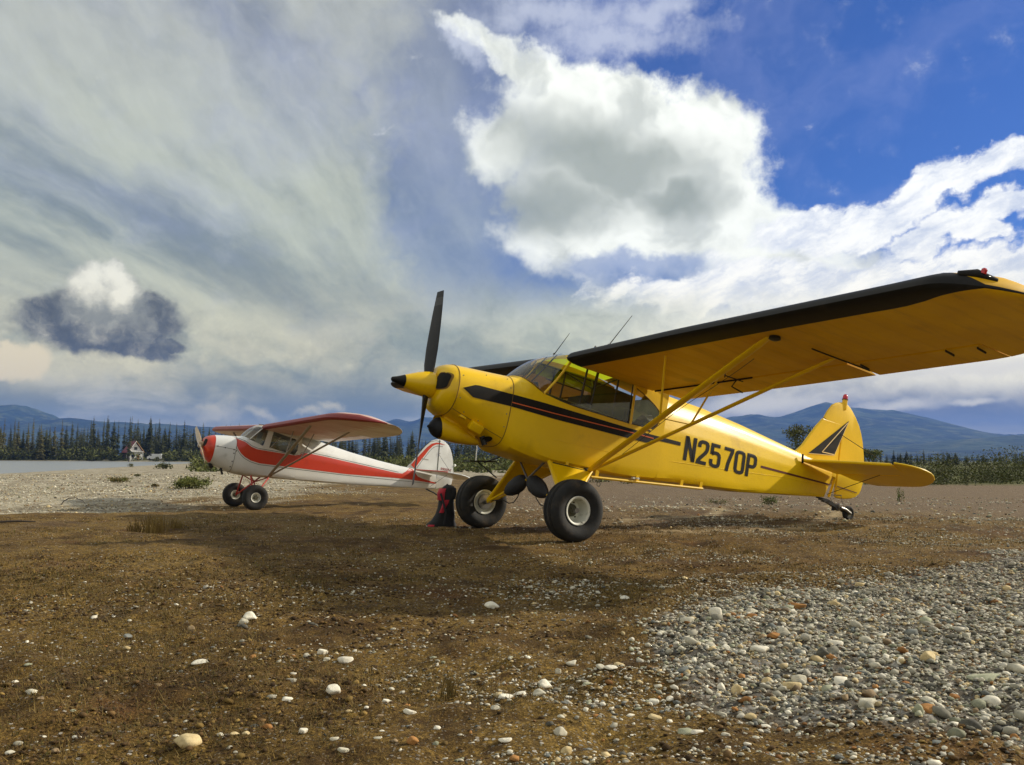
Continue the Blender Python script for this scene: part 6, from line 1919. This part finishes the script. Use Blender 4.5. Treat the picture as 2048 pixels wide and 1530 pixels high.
w = MB(); w.tube([(-.03, -.17, .40), (.0, -.20, .30), (.03, -.205, .18), (.01, -.19, .05)], .012, 6, flat=.5); w.obj('shoulder_strap', [m_pg], pk)
w = MB(); w.tube([(.02, -.05, .455), (.05, -.05, .50), (.10, -.05, .46)], .010, 6); w.obj('grab_loop', [m_pg], pk)


# ---------------------------------------------------------------- stones
def stone_mat(name, a, b_, rough=0.85, speck=0.3):
    m, N, b = new_mat(name)
    tcn = N.n.new('ShaderNodeTexCoord'); g = N.n.new('ShaderNodeNewGeometry'); oi = N.n.new('ShaderNodeObjectInfo')
    V = N.vm('ADD', g.outputs['Position'], N.vm('SCALE', oi.outputs['Location'], 3.0))
    f = N.ss(N.noise(g.outputs['Position'], 26.0, 5, 0.65), 0.3, 0.7)
    c_1 = N.mix(f, a, b_)
    isl = N.m('MULTIPLY_ADD', g.outputs['Random Per Island'], 0.75, 0.55)
    c_2 = N.mix(1.0, c_1, N.xyz(isl, isl, isl), 'MULTIPLY')
    sp = N.ss(N.noise(g.outputs['Position'], 160.0, 3, 0.7), 0.58, 0.68)
    c_2 = N.mix(N.m('MULTIPLY', sp, speck), c_2, tuple(q * 0.35 for q in a))
    N.put(b.inputs['Base Color'], c_2)
    b.inputs['Roughness'].default_value = rough; b.inputs['Specular IOR Level'].default_value = 0.25
    bp = N.n.new('ShaderNodeBump'); bp.inputs['Strength'].default_value = 0.35; bp.inputs['Distance'].default_value = 0.004
    N.put(bp.inputs['Height'], N.noise(g.outputs['Position'], 90.0, 4, 0.6)); N.l.new(bp.outputs[0], b.inputs['Normal'])
    return m


ST = {
    'white': stone_mat('white_quartz', (0.577, 0.535, 0.420), (0.762, 0.713, 0.571), 0.8, 0.15),
    'pale grey': stone_mat('pale_grey_stone', (0.412, 0.381, 0.290), (0.597, 0.554, 0.420)),
    'grey': stone_mat('grey_stone', (0.237, 0.223, 0.168), (0.371, 0.346, 0.260)),
    'blue grey': stone_mat('blue_grey_stone', (0.134, 0.144, 0.130), (0.247, 0.252, 0.223)),
    'dark': stone_mat('dark_stone', (0.057, 0.054, 0.044), (0.118, 0.111, 0.084)),
    'tan': stone_mat('tan_stone', (0.433, 0.327, 0.160), (0.618, 0.495, 0.269)),
    'rusty': stone_mat('rusty_stone', (0.247, 0.104, 0.029), (0.391, 0.198, 0.063)),
    'greenish': stone_mat('greenish_stone', (0.278, 0.287, 0.189), (0.433, 0.426, 0.286)),
    'brown': stone_mat('brown_stone', (0.175, 0.119, 0.063), (0.299, 0.218, 0.122)),
}
ST_NAMES = list(ST)
ST_MATS = [ST[k] for k in ST_NAMES]


def ico(sub):
    bm = bmesh.new(); bmesh.ops.create_icosphere(bm, subdivisions=sub, radius=1.0)
    v = np.array([q.co[:] for q in bm.verts]); f = np.array([[q.index for q in t.verts] for t in bm.faces]); bm.free()
    return v, f


def lumpy(v, seed, amp=0.22, facets=5):
    """a water-worn stone: a ball cut by a few soft planes and dented"""
    r = np.random.default_rng(seed)
    o = v.copy()
    for i in range(facets):
        n = r.normal(size=3); n /= np.linalg.norm(n); dcut = r.uniform(0.50, 0.88)
        h = o @ n
        over = np.clip(h - dcut, 0, None)
        o = o - n * (over * r.uniform(0.75, 1.0))[:, None]
    k = r.normal(size=(4, 3)) * 1.7; ph = r.uniform(0, 6.28, 4)
    s = sum(np.sin(v @ k[i] + ph[i]) for i in range(4)) / 4
    return o * (1 + amp * s)[:, None]


# ---- stones that can be told apart: each one its own object
ico3 = ico(3); ico2 = ico(2)
stone_mesh = []
for s_ in range(14):
    vv = lumpy(ico3[0], 100 + s_, 0.16, 11)
    me_ = np_mesh('river_stone', vv, ico3[1], [ST['grey']])
    stone_mesh.append(me_)
G_ST = 'stones lying on the turf and gravel'
taken = []


def stone(px, py, wpx, hpx, kind, label, shape=None, yaw=None, sink=0.3, tilt=0.0):
    p = on_ground(px, py)
    k = p.y / FPX
    a = wpx * k / 2; c = hpx * k / 2 * 1.12
    o = bpy.data.objects.new('river_stone', stone_mesh[random.randrange(14) if shape is None else shape]); col.objects.link(o)
    o.material_slots[0].link = 'OBJECT'; o.material_slots[0].material = ST[kind]
    o.scale = (a, a * random.uniform(.65, .95), c)
    o.rotation_euler = (random.uniform(-.12, .12), tilt + random.uniform(-.1, .1), random.uniform(-.4, .4) if yaw is None else yaw)
    o.location = (p.x, p.y + a * .3, p.z + c * (1 - 2 * sink) * 0.75)
    taken.append((p.x, p.y, a))
    return tag(o, label, 'stone', G_ST)


NOTED = [
    (985, 1222, 34, 14, 'white', 'white wedge shaped stone alone on the dark turf below the far wheel'),
    (498, 1239, 26, 16, 'white', 'round white stone topping the small heap at the left of the turf'),
    (486, 1243, 20, 15, 'pale grey', 'grey stone leaning on the round white stone of the left heap'),
    (484, 1253, 24, 9, 'dark', 'flat dark stone under the round white stone of the left heap'),
    (663, 1405, 42, 18, 'white', 'bright white slab on the brown turf, largest of the left half'),
    (572, 1416, 24, 9, 'white', 'flat white stone left of the bright white slab'),
    (690, 1322, 30, 17, 'white', 'layered white stone on the turf above the bright white slab'),
    (643, 1311, 24, 12, 'white', 'white oblong stone left of the layered white stone'),
    (611, 1311, 15, 9, 'pale grey', 'small grey stone left of the white oblong stone'),
    (652, 1322, 17, 9, 'pale grey', 'grey stone tucked under the white oblong stone'),
    (398, 1344, 36, 9, 'white', 'long flat white stone in the middle of the left turf'),
    (60, 1395, 30, 13, 'pale grey', 'rounded pale stone at the left edge of the turf'),
    (370, 1505, 58, 28, 'tan', 'big angular tan stone at the bottom of the photo'),
    (820, 1443, 28, 11, 'white', 'white shard beside the dark rut at the bottom middle'),
    (826, 1508, 28, 16, 'rusty', 'orange brown stone at the bottom edge left of the middle'),
    (1010, 1502, 26, 9, 'white', 'tilted white splinter at the bottom edge in the middle'),
    (1090, 1381, 28, 18, 'white', 'blunt white pebble highest of the white cluster on the turf'),
    (1039, 1399, 32, 10, 'white', 'smooth white flat stone left of the blunt white pebble'),
    (1010, 1411, 38, 9, 'white', 'long thin white stone lowest of the white cluster'),
    (1078, 1419, 26, 14, 'pale grey', 'cracked pale stone right below the blunt white pebble'),
    (1116, 1352, 12, 14, 'pale grey', 'small upright pale stone above the white cluster'),
    (1144, 1335, 26, 11, 'pale grey', 'long pale stone above the white cluster'),
    (1132, 1515, 30, 15, 'tan', 'yellowish rounded stone at the bottom edge under the gravel'),
    (1306, 1404, 28, 14, 'white', 'white topped stone at the lower left of the gravel patch'),
    (1310, 1437, 28, 10, 'tan', 'flat cream stone below the white topped stone'),
    (1372, 1470, 44, 14, 'greenish', 'long green grey stone below the gravel patch'),
    (1395, 1477, 26, 9, 'white', 'cream flat stone touching the long green grey stone'),
    (1220, 1365, 34, 8, 'white', 'thin bright white stone left of the gravel patch'),
    (1200, 1362, 24, 9, 'pale grey', 'pale flat stone just left of the thin bright white stone'),
    (1240, 1343, 26, 12, 'tan', 'cream domed stone above the thin bright white stone'),
    (1250, 1198, 22, 9, 'white', 'white stone on the dark turf below the near wheel'),
    (1376, 1258, 32, 20, 'pale grey', 'pale blocky stone at the left tip of the gravel patch'),
    (1432, 1245, 24, 26, 'white', 'tall slanting pale stone in the upper left of the gravel patch'),
    (1503, 1230, 30, 12, 'pale grey', 'pale domed stone resting above the orange pebble'),
    (1506, 1239, 24, 11, 'rusty', 'orange pebble under the pale domed stone'),
    (1585, 1222, 18, 11, 'white', 'bright white angular stone at the top of the gravel patch'),
    (1568, 1270, 30, 20, 'pale grey', 'white and yellow block in the middle of the gravel patch'),
    (1548, 1279, 30, 13, 'rusty', 'orange brown stone left of the white and yellow block'),
    (1672, 1292, 32, 17, 'white', 'speckled white boulder in the middle of the gravel patch'),
    (1523, 1316, 42, 17, 'white', 'large pale block left of the speckled white boulder'),
    (1470, 1325, 20, 12, 'blue grey', 'smooth blue grey oval stone left of the large pale block'),
    (1451, 1309, 20, 13, 'white', 'white stone above the smooth blue grey oval'),
    (1368, 1366, 30, 15, 'blue grey', 'dark blue grey stone at the lower left rim of the gravel patch'),
    (1444, 1382, 20, 18, 'white', 'white stone stained brown at the lower edge of the gravel'),
    (1476, 1385, 24, 22, 'tan', 'slanting cream stone right of the stained white stone'),
    (1534, 1369, 26, 16, 'tan', 'yellow angular stone in the lower gravel'),
    (1586, 1379, 38, 19, 'tan', 'big yellow block in the lower middle of the gravel'),
    (1600, 1366, 32, 24, 'pale grey', 'slanting grey slab behind the big yellow block'),
    (1685, 1367, 42, 17, 'white', 'large smooth white cobble in the lower gravel'),
    (1686, 1382, 18, 9, 'rusty', 'small ochre pebble below the large smooth white cobble'),
    (1650, 1316, 30, 22, 'dark', 'dark slab standing on edge in the middle of the gravel'),
    (1664, 1318, 24, 14, 'rusty', 'ochre stone leaning on the dark slab'),
    (1868, 1312, 32, 12, 'tan', 'cream flat oval stone at the right of the gravel'),
    (1908, 1276, 30, 13, 'dark', 'dark oval stone at the right of the gravel'),
    (1933, 1276, 20, 10, 'pale grey', 'pale stone touching the dark oval stone'),
    (1858, 1336, 34, 24, 'tan', 'yellow brown rough stone at the right of the gravel'),
    (1735, 1423, 42, 18, 'pale grey', 'layered pale boulder at the lower edge of the gravel'),
    (1838, 1440, 22, 26, 'greenish', 'cream green stone standing upright at the lower right'),
    (1856, 1432, 46, 22, 'rusty', 'ochre stone behind the upright cream green stone'),
    (1983, 1403, 44, 22, 'white', 'big white rounded stone at the lower right edge'),
    (1944, 1467, 44, 24, 'dark', 'big dark slate stone at the lower right'),
    (2031, 1476, 20, 14, 'rusty', 'small orange stone at the right edge bottom'),
    (1975, 1372, 70, 18, 'greenish', 'long low green grey boulder at the right of the gravel'),
    (1843, 1224, 24, 14, 'white', 'white stone on the gravel below the tailwheel'),
    (1680, 1197, 26, 9, 'white', 'long white stone on the gravel rim below the stabiliser'),
    (1720, 1174, 26, 9, 'tan', 'cream stone on the upper rim of the gravel'),
    (1910, 1390, 20, 20, 'rusty', 'orange tinted stone on the right of the gravel'),
    (1600, 1206, 44, 14, 'rusty', 'rusty layered stone at the upper rim of the gravel'),
    (1060, 1180, 14, 6, 'pale grey', 'small flat grey stone in the dark turf under the nose'),
    (1160, 1208, 18, 7, 'grey', 'flat grey oval in the dark turf left of the gravel'),
    (252, 1272, 24, 9, 'blue grey', 'bluish stone in the stony streak at the left'),
    (380, 1256, 22, 12, 'brown', 'brown domed stone in the stony streak at the left'),
    (1120, 1488, 30, 20, 'pale grey', 'pale pebble cluster stone at the bottom in the middle'),
    (1500, 1430, 30, 12, 'tan', 'tan stone with a bluish pebble below the gravel patch'),
]
for px, py, wpx, hpx, kind, lab in NOTED:
    stone(px, py, wpx * 1.05, hpx * 1.05, kind, lab, tilt=random.uniform(-.15, .15), sink=0.24)
import re
used_lab = set(q[5] for q in NOTED)
SHORT = [(q[0], q[1], re.split(r'(?:,| on | in | at | alone| left of| right | topping| leaning| under | above | beside | resting| touching| behind | with | below | highest| lowest| largest| tucked| standing| stained)', q[5])[0]) for q in NOTED]
SHORT = [q for q in SHORT if sum(r_[2] == q[2] for r_ in SHORT) == 1]
def near_label(px, py, kind, s_):
    """says which stone it is by the nearest stone of note"""
    best = sorted(SHORT, key=lambda q: math.hypot(q[0] - px, 2.2 * (q[1] - py)))[:6]
    size = 'large' if s_ > 24 else ('small' if s_ < 13 else 'middling')
    art = 'pebble' if s_ < 13 else 'stone'
    for k, b_ in enumerate(best):
        dx, dy = px - b_[0], 2.2 * (py - b_[1])
        far_ = '' if math.hypot(dx, dy) > 90 else 'just '
        rel = ('right of' if dx > 0 else 'left of') if abs(dx) > abs(dy) else ('in front of' if dy > 0 else 'beyond')
        for lab in (f'{kind} {art} {far_}{rel} the {b_[2]}', f'{size} {kind} {art} {far_}{rel} the {b_[2]}'):
            if lab not in used_lab and len(lab.split()) <= 16:
                used_lab.add(lab); return lab
    return f'{kind} stone, one of many like it scattered over the turf and gravel'
n_more = 0
while n_more < 226:
    px = random.uniform(5, 2043); py = random.uniform(1240, 1525)
    x, y = flat_pt(px, py)
    pmv = float(patch_mask(np.array([x]), np.array([y]))[0])
    keep = 0.85 * pmv + (1 - pmv) * (0.10 + 0.30 * (px > 650) + 0.15 * (py > 1330))
    if random.random() > keep: continue
    if any((x - a) ** 2 + (y - b_) ** 2 < (c_r * 1.1 + .02) ** 2 for a, b_, c_r in taken): continue
    s_ = random.lognormvariate(2.70, 0.28) * (0.75 + 0.35 * (py - 1240) / 285)
    kind = random.choices(ST_NAMES, [3, 4, 3, 2, 1.3, 2, .8, 1.6, 1] if pmv > .4 else [4.5, 4, 1.5, .8, 1, 1.5, .6, 1, 1.2])[0]
    stone(px, py, s_, s_ * random.uniform(.26, .50), kind, near_label(px, py, kind, s_), sink=0.36)
    n_more += 1


# ---- the countless rest of the gravel, real pebbles in one mesh
tv, tf = ico(1)
TPL = [lumpy(tv, 300 + i, 0.18, 7) for i in range(40)]
TPL = np.stack(TPL)
tv0, tf0 = ico(0) if False else (None, None)
bm = bmesh.new(); bmesh.ops.create_icosphere(bm, subdivisions=1, radius=1.0)
bmesh.ops.dissolve_limit(bm, angle_limit=0.01, verts=bm.verts, edges=bm.edges)
bm.free()
_phi = (1 + 5 ** .5) / 2
ICO_V = np.array([(-1, _phi, 0), (1, _phi, 0), (-1, -_phi, 0), (1, -_phi, 0), (0, -1, _phi), (0, 1, _phi), (0, -1, -_phi), (0, 1, -_phi),
                  (_phi, 0, -1), (_phi, 0, 1), (-_phi, 0, -1), (-_phi, 0, 1)]) / (1 + _phi ** 2) ** .5
ICO_F = np.array([(0, 11, 5), (0, 5, 1), (0, 1, 7), (0, 7, 10), (0, 10, 11), (1, 5, 9), (5, 11, 4), (11, 10, 2), (10, 7, 6), (7, 1, 8), (3, 9, 4), (3, 4, 2),
                  (3, 2, 6), (3, 6, 8), (3, 8, 9), (4, 9, 5), (2, 4, 11), (6, 2, 10), (8, 6, 7), (9, 8, 1)])
TPL0 = np.stack([lumpy(ICO_V, 500 + i, 0.2, 3) for i in range(40)])


def pebbles(name, label, X, Y, Rr, tpl, tfac, weights, flat=(.26, .66), sink=.25, mats=None):
    n = len(X)
    Z = height(X, Y)
    t = tpl[rng.integers(0, len(tpl), n)]
    sc = np.stack([Rr, Rr * rng.uniform(.6, .95, n), Rr * rng.uniform(*flat, n)], 1)
    V = t * sc[:, None, :]
    # tilt, then spin
    a = rng.normal(size=n) * .25; b_ = rng.normal(size=n) * .25; c_r = rng.uniform(0, 6.283, n)
    def rot(V, ang, i, j):
        ca, sa = np.cos(ang)[:, None], np.sin(ang)[:, None]
        vi, vj = V[..., i].copy(), V[..., j].copy()
        V[..., i] = vi * ca - vj * sa; V[..., j] = vi * sa + vj * ca
    rot(V, c_r, 0, 1); rot(V, a, 1, 2); rot(V, b_, 0, 2)
    V[..., 0] += X[:, None]; V[..., 1] += Y[:, None]; V[..., 2] += (Z + sc[:, 2] * (1 - 2 * sink))[:, None]
    nv = t.shape[1]
    F = (tfac[None] + (np.arange(n) * nv)[:, None, None]).reshape(-1, 3)
    mats = mats or ST_MATS
    w_ = np.array(weights, float); w_ /= w_.sum()
    mi = np.repeat(rng.choice(len(mats), n, p=w_), len(tfac))
    o = bpy.data.objects.new(name, np_mesh(name, V.reshape(-1, 3), F, mats, mi)); col.objects.link(o)
    return tag(o, label, kind='stuff')


def scatter(n, px0, px1, py0, py1, dens):
    """points spread evenly over the seen ground between four lines of sight, thinned by dens(x, y)"""
    out_x, out_y = [], []
    ys0, ys1 = flat_pt(1024, py1)[1], flat_pt(1024, py0)[1]
    got = 0
    while got < n:
        y = np.sqrt(rng.uniform(ys0 ** 2, ys1 ** 2, n * 3)); x = y * rng.uniform((px0 - 1024) / FPX, (px1 - 1024) / FPX, n * 3)
        k = rng.random(n * 3) < dens(x, y)
        out_x.append(x[k]); out_y.append(y[k]); got += k.sum()
    return np.concatenate(out_x)[:n], np.concatenate(out_y)[:n]


# cobbles and pebbles of the patch
dens_patch = lambda x, y: patch_mask(x, y) * (0.55 + 0.45 * sstep(y, 7, 4))
X_, Y_ = scatter(4200, 1180, 2150, 1120, 1540, dens_patch)
pebbles('gravel', 'grey gravel patch of mixed river pebbles at the lower right', X_, Y_, np.clip(rng.lognormal(-4.50, .50, len(X_)), .004, .040), TPL, tf, [3.6, 5, 3.0, 1.6, 1.0, 1.8, .5, 1.6, 1.0])
X_, Y_ = scatter(22000, 1180, 2150, 1060, 1540, dens_patch)
pebbles('fine_gravel', 'small pebbles filling the gravel patch at the lower right', X_, Y_, np.clip(rng.lognormal(-4.95, .40, len(X_)), .003, .016) * (0.8 + 0.06 * Y_), TPL0, ICO_F, [3.0, 5, 3.2, 1.6, 1.2, 1.6, .4, 1.6, 1.2], sink=.1)


# sparse pebbles on the turf: more of them to the right and in loose streaks
def dens_turf(x, y):
    st = fbm(x * 0.8, y * 2.0, 4, 51)
    streak = sstep(st, 0.50, 0.66)
    right = sstep(x / y, -0.32, 0.25)
    return (0.10 + 0.90 * streak) * (0.10 + 0.90 * right) * (1 - 0.7 * patch_mask(x, y)) * (1 - sstep(y, 4.6, 6.5) * (0.80 - 0.45 * sstep(x / y, .12, .3)))


X_, Y_ = scatter(3600, -30, 2080, 1160, 1545, dens_turf)
pebbles('scattered_pebbles', 'pale pebbles strewn over the brown turf in the foreground', X_, Y_, np.clip(rng.lognormal(-4.85, .42, len(X_)), .004, .028), TPL, tf, [4.5, 5, 1.6, .8, .9, 2.2, .6, 1.3, 1.6], flat=(.2, .5), sink=.28)
X_, Y_ = scatter(19000, -60, 2110, 1030, 1545, dens_turf)
pebbles('pebble_chips', 'small stone chips strewn over the turf', X_, Y_, np.clip(rng.lognormal(-5.35, .40, len(X_)), .0022, .011) * (0.8 + 0.07 * Y_), TPL0, ICO_F, [4, 5, 1.6, .8, .9, 2.2, .6, 1.2, 2.0], flat=(.25, .6), sink=.1)
# clods of soil and moss
SOIL = [stone_mat('brown_clod', (0.070, 0.040, 0.016), (0.170, 0.100, 0.036), 0.95), stone_mat('dark_clod', (0.036, 0.021, 0.009), (0.085, 0.050, 0.020), 0.95), stone_mat('ochre_clod', (0.150, 0.092, 0.026), (0.300, 0.195, 0.055), 0.95)]
X_, Y_ = scatter(15000, -60, 2110, 1120, 1545, lambda x, y: (1 - .95 * patch_mask(x, y)) * (0.10 + 0.90 * sstep(fbm(x * 2.3, y * 2.3, 4, 81), .44, .60)))
pebbles('soil_clods', 'crumbs and clods of brown soil between the stones', X_, Y_, np.clip(rng.lognormal(-5.05, .42, len(X_)), .003, .019), TPL0, ICO_F, [3, 2.6, 1.6], flat=(.25, .55), sink=.25, mats=SOIL)
# the pale bar behind
dens_bar = lambda x, y: bar_mask(x, y)
X_, Y_ = scatter(12000, -60, 1000, 957, 1060, dens_bar)
pebbles('bar_gravel', 'pale pebbles covering the gravel bar beyond the turf', X_, Y_, np.clip(rng.lognormal(-4.15, .42, len(X_)), .008, .060), TPL0, ICO_F, [3.0, 5, 2.2, .5, .6, 3.6, .15, 1.0, 1.6], flat=(.25, .55), sink=.15)
X_, Y_ = scatter(5000, -60, 860, 936, 966, lambda x, y: bar_mask(x, y) * (poly_sdist(x, y, RIVER) > 1.5))
pebbles('bar_cobbles', 'pale cobbles dotting the far part of the gravel bar', X_, Y_, np.clip(rng.lognormal(-3.2, .35, len(X_)), .02, .11), TPL0, ICO_F, [3.4, 5, 2.6, .4, 1.2, 3.2, .1, .8, 2.4], flat=(.25, .5), sink=.2)
X_, Y_ = scatter(3500, 900, 2110, 968, 1060, lambda x, y: 0.35 + 0.65 * sstep(fbm(x * .3, y * .2, 4, 61), .45, .65))
pebbles('field_stones', 'small pale stones dotting the field behind the yellow plane', X_, Y_, np.clip(rng.lognormal(-4.0, .45, len(X_)), .008, .04), TPL0, ICO_F, [3.6, 5, 2.2, .8, 1.0, 2.6, .6, 1.0, 2.0], flat=(.25, .55), sink=.2)

# ---------------------------------------------------------------- moss, dead stalks and dry grass of the turf
def turf_stalks(n, py0, py1, dens, h, wd, mats, name, label, per=5, lean=.7):
    X, Y = scatter(n, -40, 2090, py0, py1, dens)
    Z = height(X, Y) - .002
    Vs, Fs = [], []
    bx = np.repeat(X, per) + rng.normal(size=n * per) * .014; by = np.repeat(Y, per) + rng.normal(size=n * per) * .014; bz = np.repeat(Z, per)
    L = np.clip(rng.lognormal(math.log(h), .4, n * per), h * .4, h * 3); a = rng.uniform(0, 6.283, n * per); b_ = rng.uniform(0, lean, n * per) + rng.uniform(0, lean, n * per)
    tx = bx + np.cos(a) * np.sin(b_) * L; ty = by + np.sin(a) * np.sin(b_) * L; tz = bz + np.cos(b_) * L
    wx = -np.sin(a) * wd; wy = np.cos(a) * wd
    V = np.stack([np.stack([bx - wx, by - wy, bz], 1), np.stack([bx + wx, by + wy, bz], 1), np.stack([tx, ty, tz], 1)], 1).reshape(-1, 3)
    F = np.arange(3 * n * per).reshape(-1, 3)
    o = bpy.data.objects.new(name, np_mesh(name, V, F, mats, rng.integers(0, len(mats), n * per), False)); col.objects.link(o)
    return tag(o, label, kind='stuff')


m_stalk_d = leaf_mat('dead_brown_stalks', (0.060, 0.034, 0.012), (0.150, 0.085, 0.028), scale=6)
m_stalk_g = leaf_mat('olive_moss', (0.055, 0.050, 0.012), (0.140, 0.120, 0.028), scale=6)
not_patch = lambda x, y: (1 - .92 * patch_mask(x, y)) * (0.06 + 0.94 * sstep(fbm(x * 1.6, y * 1.6, 4, 71), .42, .58))
turf_stalks(30000, 1150, 1545, not_patch, .011, .0016, [m_moss, m_stalk_d, m_stalk_g, m_dry], 'moss', 'brown and olive moss and dead stalks covering the turf', 5, 1.1)
turf_stalks(12000, 1035, 1200, not_patch, .020, .0035, [m_moss, m_stalk_d, m_stalk_g], 'turf_moss', 'short brown moss of the turf under the planes', 4, 1.0)
turf_stalks(2500, 1180, 1545, not_patch, .038, .0011, [m_dry, m_dry, m_stalk_d], 'dry_stalks', 'thin dry grass stalks standing out of the moss', 3, .9)


def tuft(px, py, wpx, hpx, n, label, m=None):
    p = on_ground(px, py); k = p.y / FPX
    W_, H_ = wpx * k / 2, hpx * k
    w = MB()
    r = random.Random(px)
    for i in range(n):
        x, y = r.gauss(0, W_ * .45), r.gauss(0, W_ * .35); a = r.uniform(0, 6.28); l = H_ * r.uniform(.45, 1.05); ln = r.uniform(.05, .5)
        wd = .0035 if p.y > 8 else .0011; dx, dy = math.cos(a) * l * ln, math.sin(a) * l * ln
        w.add([(x - wd, y, 0), (x + wd, y, 0), (x + dx * .4 + wd * .7, y + dy * .4, l * .6), (x + dx * .4 - wd * .7, y + dy * .4, l * .6), (x + dx, y + dy, l)], [(0, 1, 2, 3), (3, 2, 4)], 0, False)
    o = w.obj('grass_tuft', [m or m_dry], sharp=0); o.location = p
    return tag(o, label, 'grass tuft')


tuft(305, 1062, 60, 44, 130, 'tall dry grass tuft on the turf left of the white plane')
tuft(268, 1062, 34, 22, 50, 'low dry grass beside the tall tuft at the left')
tuft(352, 1058, 36, 24, 46, 'thin dry grass right of the tall tuft')
tuft(900, 1400, 44, 60, 46, 'dry brown stalks standing at the rut in the bottom middle')
tuft(1196, 1340, 24, 58, 18, 'few thin dry stalks left of the gravel patch')


# ---------------------------------------------------------------- haze: one closed box of thin even air round everything
HZ = 1.15e-4
m_haze = bpy.data.materials.new('valley_haze'); m_haze.use_nodes = True
nt = m_haze.node_tree
for n_ in list(nt.nodes): nt.nodes.remove(n_)
ho = nt.nodes.new('ShaderNodeOutputMaterial'); hv = nt.nodes.new('ShaderNodeVolumePrincipled')
hv.inputs['Color'].default_value = (0.17, 0.37, 1.0, 1)
hv.inputs['Density'].default_value = HZ
hv.inputs['Anisotropy'].default_value = 0.1
nt.links.new(hv.outputs[0], ho.inputs['Volume'])
w = MB(); w.box((0, 4000, 190), (10800, 8700, 390))
hz = w.obj('haze', [m_haze], sharp=0)
tag(hz, 'thin blue haze filling the valley', kind='stuff')
scene.cycles.volume_bounces = 0
scene.cycles.max_bounces = 8
scene.cycles.transparent_max_bounces = 16
